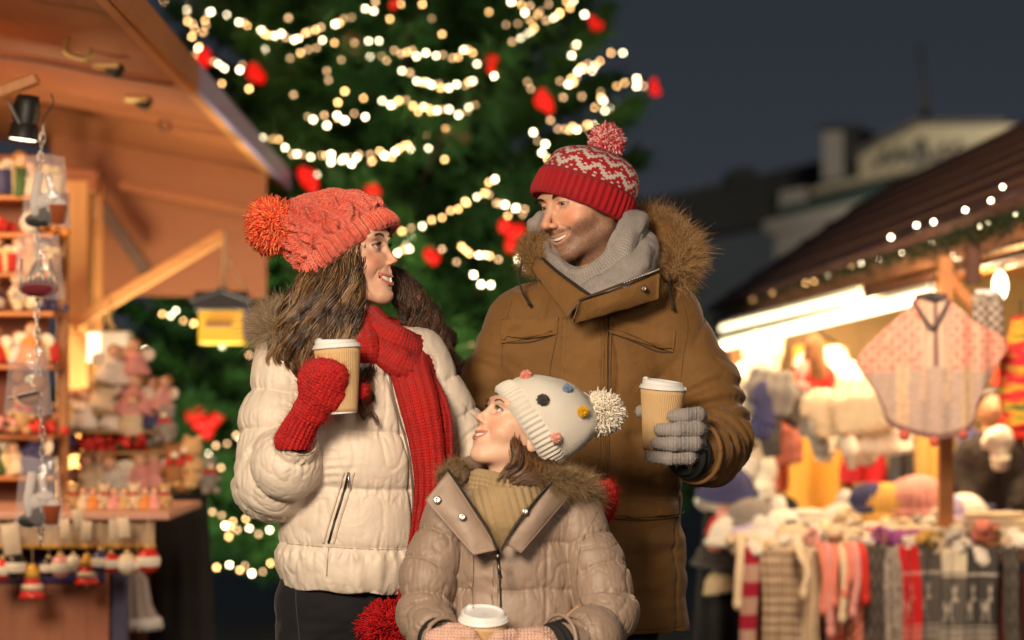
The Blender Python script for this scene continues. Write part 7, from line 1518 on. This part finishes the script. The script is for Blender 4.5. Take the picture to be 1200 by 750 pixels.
    for k,(kd,cn,x,y,s) in enumerate(hang):
        zone=lambda x:'behind the man\'s elbow' if x<930 else 'left of the poncho' if x<1060 else 'at the right edge'
        same=sorted([h[3] for h in hang if zone(h[2])==zone(x)]); lab=f'{cn} {dict(mitten="mitten",bunch="bunch of socks",bobble_hat_cheap="bobble hat")[kd]} hung {zone(x)}, {ORD[min(17,sorted([(h[3],h[2]) for h in hang if zone(h[2])==zone(x)]).index((y,x)))]} from the top'
        place(kd,{'mitten':'mitten','bunch':'sock_bunch','bobble_hat_cheap':'bobble_hat'}[kd],lab,{'mitten':'mitten','bunch':'socks','bobble_hat_cheap':'hat'}[kd],P3(x,y,8.9+rg.random()*.5),nm(cn),s*(.72 if kd=='mitten' else .8),rg.normal()*.5,'woollens hung under the right roof',(rg.normal()*.1,rg.normal()*.2))
    # orange vests on hangers
    for k,(x0,x1,y0,y1,D,c,lab) in enumerate(((922,1000,400,600,9.9,(.85,.40,.06),'long orange felt tunic hanging under the tube lamp'),(905,925,455,575,9.7,(.60,.12,.05),'narrow rust red garment beside the orange tunic'),(1075,1102,420,560,9.6,(.75,.38,.10),'ochre garment behind the pine post'),(1120,1150,500,580,9.7,(.22,.20,.50),'violet garment hanging behind the pine post'),(985,1040,515,565,9.8,(.50,.01,.02),'red cloth hanging behind the white socks'),(1040,1072,515,590,9.9,(.10,.09,.10),'dark grey garment hanging behind the hats'))):
        r=thing('garment',lab,'clothing',tuple(P3((x0+x1)/2,y1,D)),'garments hanging inside the right stall'); n,mv=30,20; U,Vv=np.meshgrid(np.linspace(0,1,n),np.linspace(0,1,mv),indexing='ij'); w=(.78+.22*np.clip(Vv*1.4,0,1)); X=(x0+x1)/2+(x1-x0)*(U-.5)*w; Y=y0+(y1-y0)*Vv+6*np.abs(U-.5)*(1-Vv)*2
        P=np.array([[P3(X[i,j],Y[i,j],D) for j in range(mv)] for i in range(n)]); P[...,1]+=.02*np.sin(U*11+Vv*2)-.05*np.sin(PI*U); k_=n*mv; q=quads_grid(n,mv); obj('cloth',[(np.vstack([P.reshape(-1,3),P.reshape(-1,3)+(0,.012,0)]),[q,q[:,::-1]+k_])],mat('felt_%d'%k,c,.85,bumpd=.001),r,True)
        a=P3((x0+x1)/2,y0,D); obj('hanger',[tube(np.array([a+(-.07,0,-.01),a+(0,0,.03),a+(.07,0,-.01)]),.006,6),tube(catmull([a+(0,0,.03),a+(0,0,.07),a+(.015,0,.085)],8),.003,5)],M_IRON,r,True)
    # poncho sweater
    D=7.75; r=thing('poncho','child\'s grey and pink patterned poncho with a dark collar, hung at the stall front','poncho',tuple(P3(1093,512,D)),None); n,mv=70,60
    top=[(1002,428),(1016,405),(1040,382),(1062,362),(1075,352),(1093,356),(1108,352),(1120,360),(1145,380),(1168,390),(1180,402)]; bot=[(1006,430),(1022,455),(1034,478),(1040,497),(1065,508),(1095,514),(1125,508),(1138,497),(1145,470),(1160,440),(1181,408)]
    T=catmull([(a,0,b) for a,b in top],n); Bm=catmull([(a,0,b) for a,b in bot],n); V=[];C=[]
    for i in range(n):
        for j in range(mv):
            f=j/(mv-1); x=T[i,0]*(1-f)+Bm[i,0]*f; y=T[i,2]*(1-f)+Bm[i,2]*f; V.append(P3(x,y,D)+(0,-.05*math.sin(PI*i/(n-1))+.006*math.sin(x*.25),0)); 
            col=np.array((.36,.27,.23)); cx=x-1093
            if y<430+.10*abs(cx) and abs(cx)>16:
                h=math.sin(x*.42)*math.sin(y*.42); col=np.array((.55,.16,.12)) if h>.2 else np.array((.58,.34,.26)) if h>-.3 else np.array((.55,.24,.18))
            if abs(abs(cx)-14)<3.5 and y<470: col=np.array((.50,.35,.26))
            if abs(cx)<10 and y<430: col=np.array((.50,.35,.26)) if abs(cx)>3 else np.array((.14,.08,.08))
            if abs(abs(cx)-38)<7 and y>430: col=np.array((.52,.36,.24))
            if y>430 and (int(x/3)+int(y/3))%2==0: col=col*.8
            if j>mv-4: col=np.array((.16,.08,.08))
            C.append(col)
    V=np.array(V);C=np.array(C); q=quads_grid(n,mv); k=n*mv; m=MB(); m.add(np.vstack([V,V+(0,.02,0)]),[q[:,::-1],q+k],np.vstack([C,C])); m.build('knit_body',M_SCARF,r)
    obj('collar',[tube(catmull([P3(1070,352,D-.04),P3(1082,372,D-.06),P3(1093,384,D-.065),P3(1102,372,D-.06),P3(1112,352,D-.04)],24),.008,8),tube(catmull([P3(1074,349,D+.01),P3(1092,346,D+.03),P3(1109,349,D+.01)],14),.012,8)],mat('dark_collar',(.07,.05,.05),.9),r,True); [obj('tassel',[sphere(P3(x,y,D-.04),.018,10,8)],mat('red_brown_wool',(.4,.08,.05),.9),r,True) for x,y in((1060,510),(1095,517),(1128,508))]
    obj('hanger',[tube(catmull([P3(1040,384,D+.01),P3(1091,352,D+.01),P3(1145,382,D+.01)],20),.008,6),tube(catmull([P3(1091,352,D+.01),P3(1091,330,D+.01),P3(1097,322,D+.01)],10),.003,5)],M_IRON,r,True)
    # patterned socks and the multicoloured hat at the right
    r=thing('sock_pair','grey patterned stockings clipped to the bracket above the poncho','socks',tuple(P3(1160,400,7.9)))
    for x in(1148,1166): obj('stocking',[(lambda v,F,uv:(v,F))(*tube(catmull([P3(x,345,7.95),P3(x+1,375,7.93),P3(x+3,402,7.95),P3(x+12,410,7.93)],24),.026,14,.5))],M_STK,r,True)
    obj('clip',[box(P3(1157,343,7.95),(.08,.02,.02),bev=.004)],M_LID,r)
    r=thing('bulb_lamp','bright bare bulb glowing behind the stockings','lamp',tuple(P3(1172,335,8.6))); obj('glass_bulb',[sphere(P3(1172,335,8.6),(.026,.026,.05),18,12)],mat('hot_bulb',(1,.9,.7),.3,emit=(1,.85,.55),estr=9),r,True); obj('socket',[lathe([(0,.10),(.018,.10),(.02,.055),(0,.055)],16,P3(1172,335,8.6))[:2]],M_LID,r,True)
    r=thing('sweater','red, green and yellow marled sweater at the right edge of the stall','clothing',tuple(P3(1194,500,7.9))); V,F,uv=tube(catmull([P3(1196,372,7.9),P3(1197,400,7.88),P3(1194,430,7.88),P3(1196,470,7.9),P3(1200,500,7.9)],40),np.interp(np.linspace(0,1,40),[0,.3,.7,1],[.03,.055,.07,.05]),24,.6); t=NT('marled_wool'); v=t.coord('Object',(4,4,14)); t.set('Base Color',t.ramp(t.noise(1.6,3,.6,v),[(.35,(.05,.10,.02)),(.45,(.55,.35,.03)),(.55,(.55,.02,.02)),(.75,(.30,.01,.05))])); t.set('Roughness',.9); obj('knit_body',[(V,F)],t.m,r,True); obj('hanger',[tube(np.array([P3(1196,372,7.9),P3(1196,352,7.9)]),.003,5)],M_IRON,r,True)
def vendor():
    f=Fig(9.05); px=1162; z0=ground_z(f); r=thing('person','stall keeper in a dark jacket standing behind the woollens table','person',tuple(f.w(np.array((px,0.,z0)))))
    s=Sdf((px-50,-40,z0-2),(px+50,40,-440),2.4); s.ell((px,0,-478),(16,18,22),k=0); s.cap((px,2,-495),(px,4,-515),9,11,k=5); s.cap((px,4,-530),(px,4,-600),26,28,k=8,sq=((0,1,0),.7))
    for e in(-1,1): s.chain([(px+e*28,4,-525),(px+e*36,0,-565),(px+e*24,-22,-596)],[10,9,7],k=5); s.chain([(px+e*12,4,-610),(px+e*13,4,-690),(px+e*13,6,z0+6)],[14,11,8],k=5)
    s.ell((px,-17,-480),(3,4,4),k=2); v,q=s.mesh(); m=MB(); m.add(f.w(v),[q],(.45,.22,.13)); m.build('body',M_SKIN,r)
    s=Sdf((px-60,-46,-640),(px+60,46,-500),2.2); s.cap((px,4,-534),(px,4,-612),31,33,k=0,sq=((0,1,0),.72))
    for e in(-1,1): s.chain([(px+e*28,4,-527),(px+e*38,0,-567),(px+e*26,-20,-592)],[14,13,11],k=6)
    v,q=s.mesh(); v=v+vnormals(v,q)*(1.2*fbm(v*.08,2,4))[:,None]; m=MB(); m.add(f.w(v),[q],(.02,.013,.012)); m.build('jacket',M_COTTON,r)
    s=Sdf((px-30,-30,-500),(px+30,30,-440),1.8); s.ell((px,3,-470),(19,21,20),k=0); s.plane((px,-6,-478),(0,-1,-.5),k=2); v,q=s.mesh(); m=MB(); m.add(f.w(v),[q],(.03,.015,.01)); m.build('hair',M_HAIR,r)
    s=Sdf((px-40,-30,z0-3),(px+40,30,-600),2.6)
    for e in(-1,1): s.chain([(px+e*12,4,-612),(px+e*13,4,-690),(px+e*13,6,z0+14)],[18,14,11],k=5); s.cap((px+e*13,4,z0+6),(px+e*13,-14,z0+5),8,7,k=3)
    s.plane((0,0,z0),(0,0,-1)); v,q=s.mesh(); m=MB(); m.add(f.w(v),[q],(.02,.02,.03)); m.build('trousers',M_DENIM,r)
def fD(px): return 1/(.001825+1.2578e-5*px)
def far_buildings():
    stone=mat('pale_render',(.34,.30,.21),.85,.15,.6,bumpd=.02,bscale=3); stone2=mat('grey_render',(.28,.26,.24),.85,.15,.6); green=mat('copper_cornice',(.030,.060,.052),.7,.2,2); dark=mat('dark_slate',(.012,.013,.014),.85,.3,1); rel=mat('dark_relief',(.06,.055,.05),.9,.3,2); shade=mat('blue_grey_wall',(.035,.045,.06),.9,.2,.6)
    back=np.array([.35,1,0])*1.
    def prism(pts,th,off=0.):
        V=np.array([P3(x,y,fD(x))+back*off for x,y in pts]); n=len(V); V=np.vstack([V,V+back*th]); i=np.arange(n); j=(i+1)%n
        import mathutils.geometry as mg
        tri=np.array(mg.tessellate_polygon([[Vector((x,-y,0)) for x,y in pts]])); return V,[tri,tri[:,::-1]+n,np.stack([i,j,j+n,i+n],1)]
    root=thing('town_building','pale classical building with a carved pediment and green cornice far behind the right stall','building',tuple(P3(1050,450,fD(1050))*[1,1,0]))
    zg=1500
    obj('wall',[prism([(908,266),(1240,196),(1240,700),(908,600)],8)],stone2,root); obj('parapet',[prism([(1003,180),(1030,164),(1072,144),(1076,143),(1178,144),(1240,150),(1240,182),(950,238),(950,218),(1003,206)],6,.4)],stone,root)
    obj('cornice',[prism([(925,249),(1240,176),(1240,184),(925,258)],2,-1.2)],green,root); obj('cornice_moulding',[prism([(902,262),(1240,190),(1240,206),(905,275)],1.6,-.9)],stone2,root); obj('coping',[prism([(1003,182),(1003,178),(1030,161),(1074,141),(1180,141),(1180,145),(1076,145),(1031,166)],3,-.3)],rel,root)
    obj('corner_block',[prism([(919,226),(950,221),(952,240),(919,248)],3,-.6)],stone2,root)
    ch=obj('chimney',[prism([(962,152),(986,148),(986,206),(962,210)],3,.2)],stone2,root); obj('chimney_side',[prism([(986.3,150),(1004,156),(1004,182),(986.3,196)],2,.6)],dark,root); obj('chimney_cap',[prism([(960,147),(1006,146),(1006,152),(960,153)],3,.0)],dark,root)
    # carved relief: shield with leafy scrolls
    import itertools
    q=[]
    for (x,y,rx,ry) in((1077,182,11,15),(1077,182,6,9)): c=P3(x,y,fD(x))-back*.15; q.append(sphere(c,(rx*fD(x)/F_PX,.15,ry*fD(x)/F_PX),20,12))
    obj('shield_relief',q,rel,root,True); q=[]
    for e,x0 in((-1,1060),(1,1094)):
        for k in range(5):
            x=x0+e*k*8.2; y=188-3.0*(k%2)*3+(-e)*k*1.6; c=P3(x,y,fD(x))-back*.12; q.append(sphere(c,(4.4*fD(x)/F_PX,.12,(7-k*.4)*fD(x)/F_PX),12,8,R=rot(0,0,e*(30 if k%2 else -25))))
    [obj('scroll_relief',[a],rel,root,True) for a in q]
    for x in(1060,1130,1200): obj('window',[prism([(x,262-(x-1060)*.2),(x+18,258-(x-1060)*.2),(x+18,300-(x-1060)*.2),(x,304-(x-1060)*.2)],.2,-.05)],rel,root)
    obj('flagpole',[tube(np.array([P3(1085,142,fD(1085)+1),P3(1078,52,fD(1085)+1)]),np.array([.12,.05]),8)],dark,root,True)
    r=thing('dark_building','dark building with a sloping slate roof and a chimney, far behind the man\'s hood','building',tuple(P3(860,450,82)*[1,1,0]))
    def pr(pts,D,th):
        V=np.array([P3(x,y,D) for x,y in pts]); n=len(V); V=np.vstack([V,V+(0,th,0)]); i=np.arange(n); j=(i+1)%n
        import mathutils.geometry as mg
        tri=np.array(mg.tessellate_polygon([[Vector((x,-y,0)) for x,y in pts]])); return V,[tri,tri[:,::-1]+n,np.stack([i,j,j+n,i+n],1)]
    obj('roof',[pr([(740,236),(850,214),(962,188),(970,268),(740,300)],84,8)],dark,r); obj('wall',[pr([(740,298),(906,266),(906,620),(740,620)],82,8)],shade,r); obj('chimney',[pr([(853,219),(856,199),(872,195),(886,197),(889,212)],83,3)],dark,r); obj('dormer',[pr([(906,204),(925,199),(925,212),(906,214)],83,2)],dark,r)
M_STK=None
def stocking_mat():
    t=NT('stocking_pattern'); c=t.n('ShaderNodeTexChecker'); c.inputs['Scale'].default_value=60; t.l(t.coord('Object'),c.inputs['Vector']); c.inputs['Color1'].default_value=(.40,.33,.26,1); c.inputs['Color2'].default_value=(.10,.08,.08,1); t.set('Base Color',c.outputs[0]); t.set('Roughness',.9); return t.m
sky_world(); ground(); christmas_tree(); garlands(); make_protos(); zs=left_stall(); left_goods(zs); M_STK=stocking_mat(); zt=right_stall(); right_goods(zt); vendor(); far_buildings()
make_people()
for im in list(MATS): pass
def lights():
    def area(name,loc,tgt,power,size,col,sy=None):
        l=bpy.data.lights.new(name,'AREA'); l.energy=power; l.size=size; l.color=col
        if sy: l.shape='RECTANGLE'; l.size_y=sy
        o=bpy.data.objects.new(name,l); COL.objects.link(o); o.location=loc; o.rotation_euler=(Vector(tgt)-Vector(loc)).to_track_quat('-Z','Y').to_euler(); return o
    def point(name,loc,power,col,r=.08):
        l=bpy.data.lights.new(name,'POINT'); l.energy=power; l.color=col; l.shadow_soft_size=r; o=bpy.data.objects.new(name,l); COL.objects.link(o); o.location=loc; return o
    area('key_light',(-1.1,1.1,2.6),(.05,5,1.35),228,.9,(1,.80,.58))  # added key light for the people, out of view, without a fixture
    area('front_fill',(1.3,.6,2.3),(0,5,1.3),28,.9,(1,.80,.60))  # added fill from front right for the faces, source unseen
    # stall lamps (tubes and bulbs), plus an added point brightening gable and birdhouse
    area('left_stall_lamp',(-2.3,7.0,2.1),(-2.0,8.4,1.2),22,.5,(1,.62,.32)); point('left_ceiling_lamp',(-2.7,6.0,1.85),17,(1,.66,.28),.1); point('left_shelf_lamp',(-1.75,6.7,1.5),9,(1,.72,.45),.1)
    area('tube_light',(1.35,9.0,1.72),(1.5,9.4,.6),44,1.6,(1,.68,.36),.2); point('gable_fill',(-1.75,8.5,1.8),12,(1,.60,.30),.1); point('stall_bulb',(1.75,8.75,1.62),15,(1,.74,.42),.06); area('tube_spill',(1.3,7.3,1.75),(.4,5.2,1.2),24,1.2,(1,.62,.34),.3)
    l=bpy.data.lights.new('building_fill','SPOT'); l.energy=22000; l.spot_size=math.radians(120); l.spot_blend=.8; l.color=(1,.86,.66); l.shadow_soft_size=1; o=bpy.data.objects.new('building_fill',l); COL.objects.link(o); o.location=(4,48,2); o.rotation_euler=(Vector((11,66,6))-Vector((4,48,2))).to_track_quat('-Z','Y').to_euler()  # added spot that brightens the far facade, no real fitting
    area('table_fill',(1.0,6.4,2.0),(1.9,8.3,.8),58,.6,(1,.72,.48))  # added to brighten the table front and scarves, no such lamp
    area('tree_fill',(-1.6,9.2,.3),(-.7,12.6,2.6),150,.8,(.95,1,.70))  # added to lift the dark tree from below, no lamp stands there
    s=bpy.data.lights.new('sun','SUN'); s.energy=.03; s.angle=math.radians(12); s.color=(.75,.85,1); o=bpy.data.objects.new('sun',s); COL.objects.link(o); o.rotation_euler=(math.radians(50),0,math.radians(-30))
def camera():
    c=bpy.data.cameras.new('camera'); o=bpy.data.objects.new('camera',c); COL.objects.link(o); scene.camera=o
    o.location=(0,0,CAM_Z); o.rotation_euler=(PI/2,0,0); c.lens=85; c.sensor_width=36; c.shift_y=(HORIZ-375)/1200; c.clip_end=800; c.clip_start=.1
    c.dof.use_dof=True; c.dof.focus_distance=4.98; c.dof.aperture_fstop=2.5
    v=scene.view_settings; v.view_transform='Standard'; v.look='None'; v.gamma=1; v.exposure=0; v.use_curve_mapping=False
lights(); camera()
scene.cycles.use_denoising=True; scene.cycles.max_bounces=6; scene.cycles.diffuse_bounces=3; scene.cycles.glossy_bounces=3; scene.cycles.transparent_max_bounces=10; scene.cycles.sample_clamp_indirect=4; scene.cycles.sample_clamp_direct=0; scene.cycles.caustics_reflective=False; scene.cycles.caustics_refractive=False
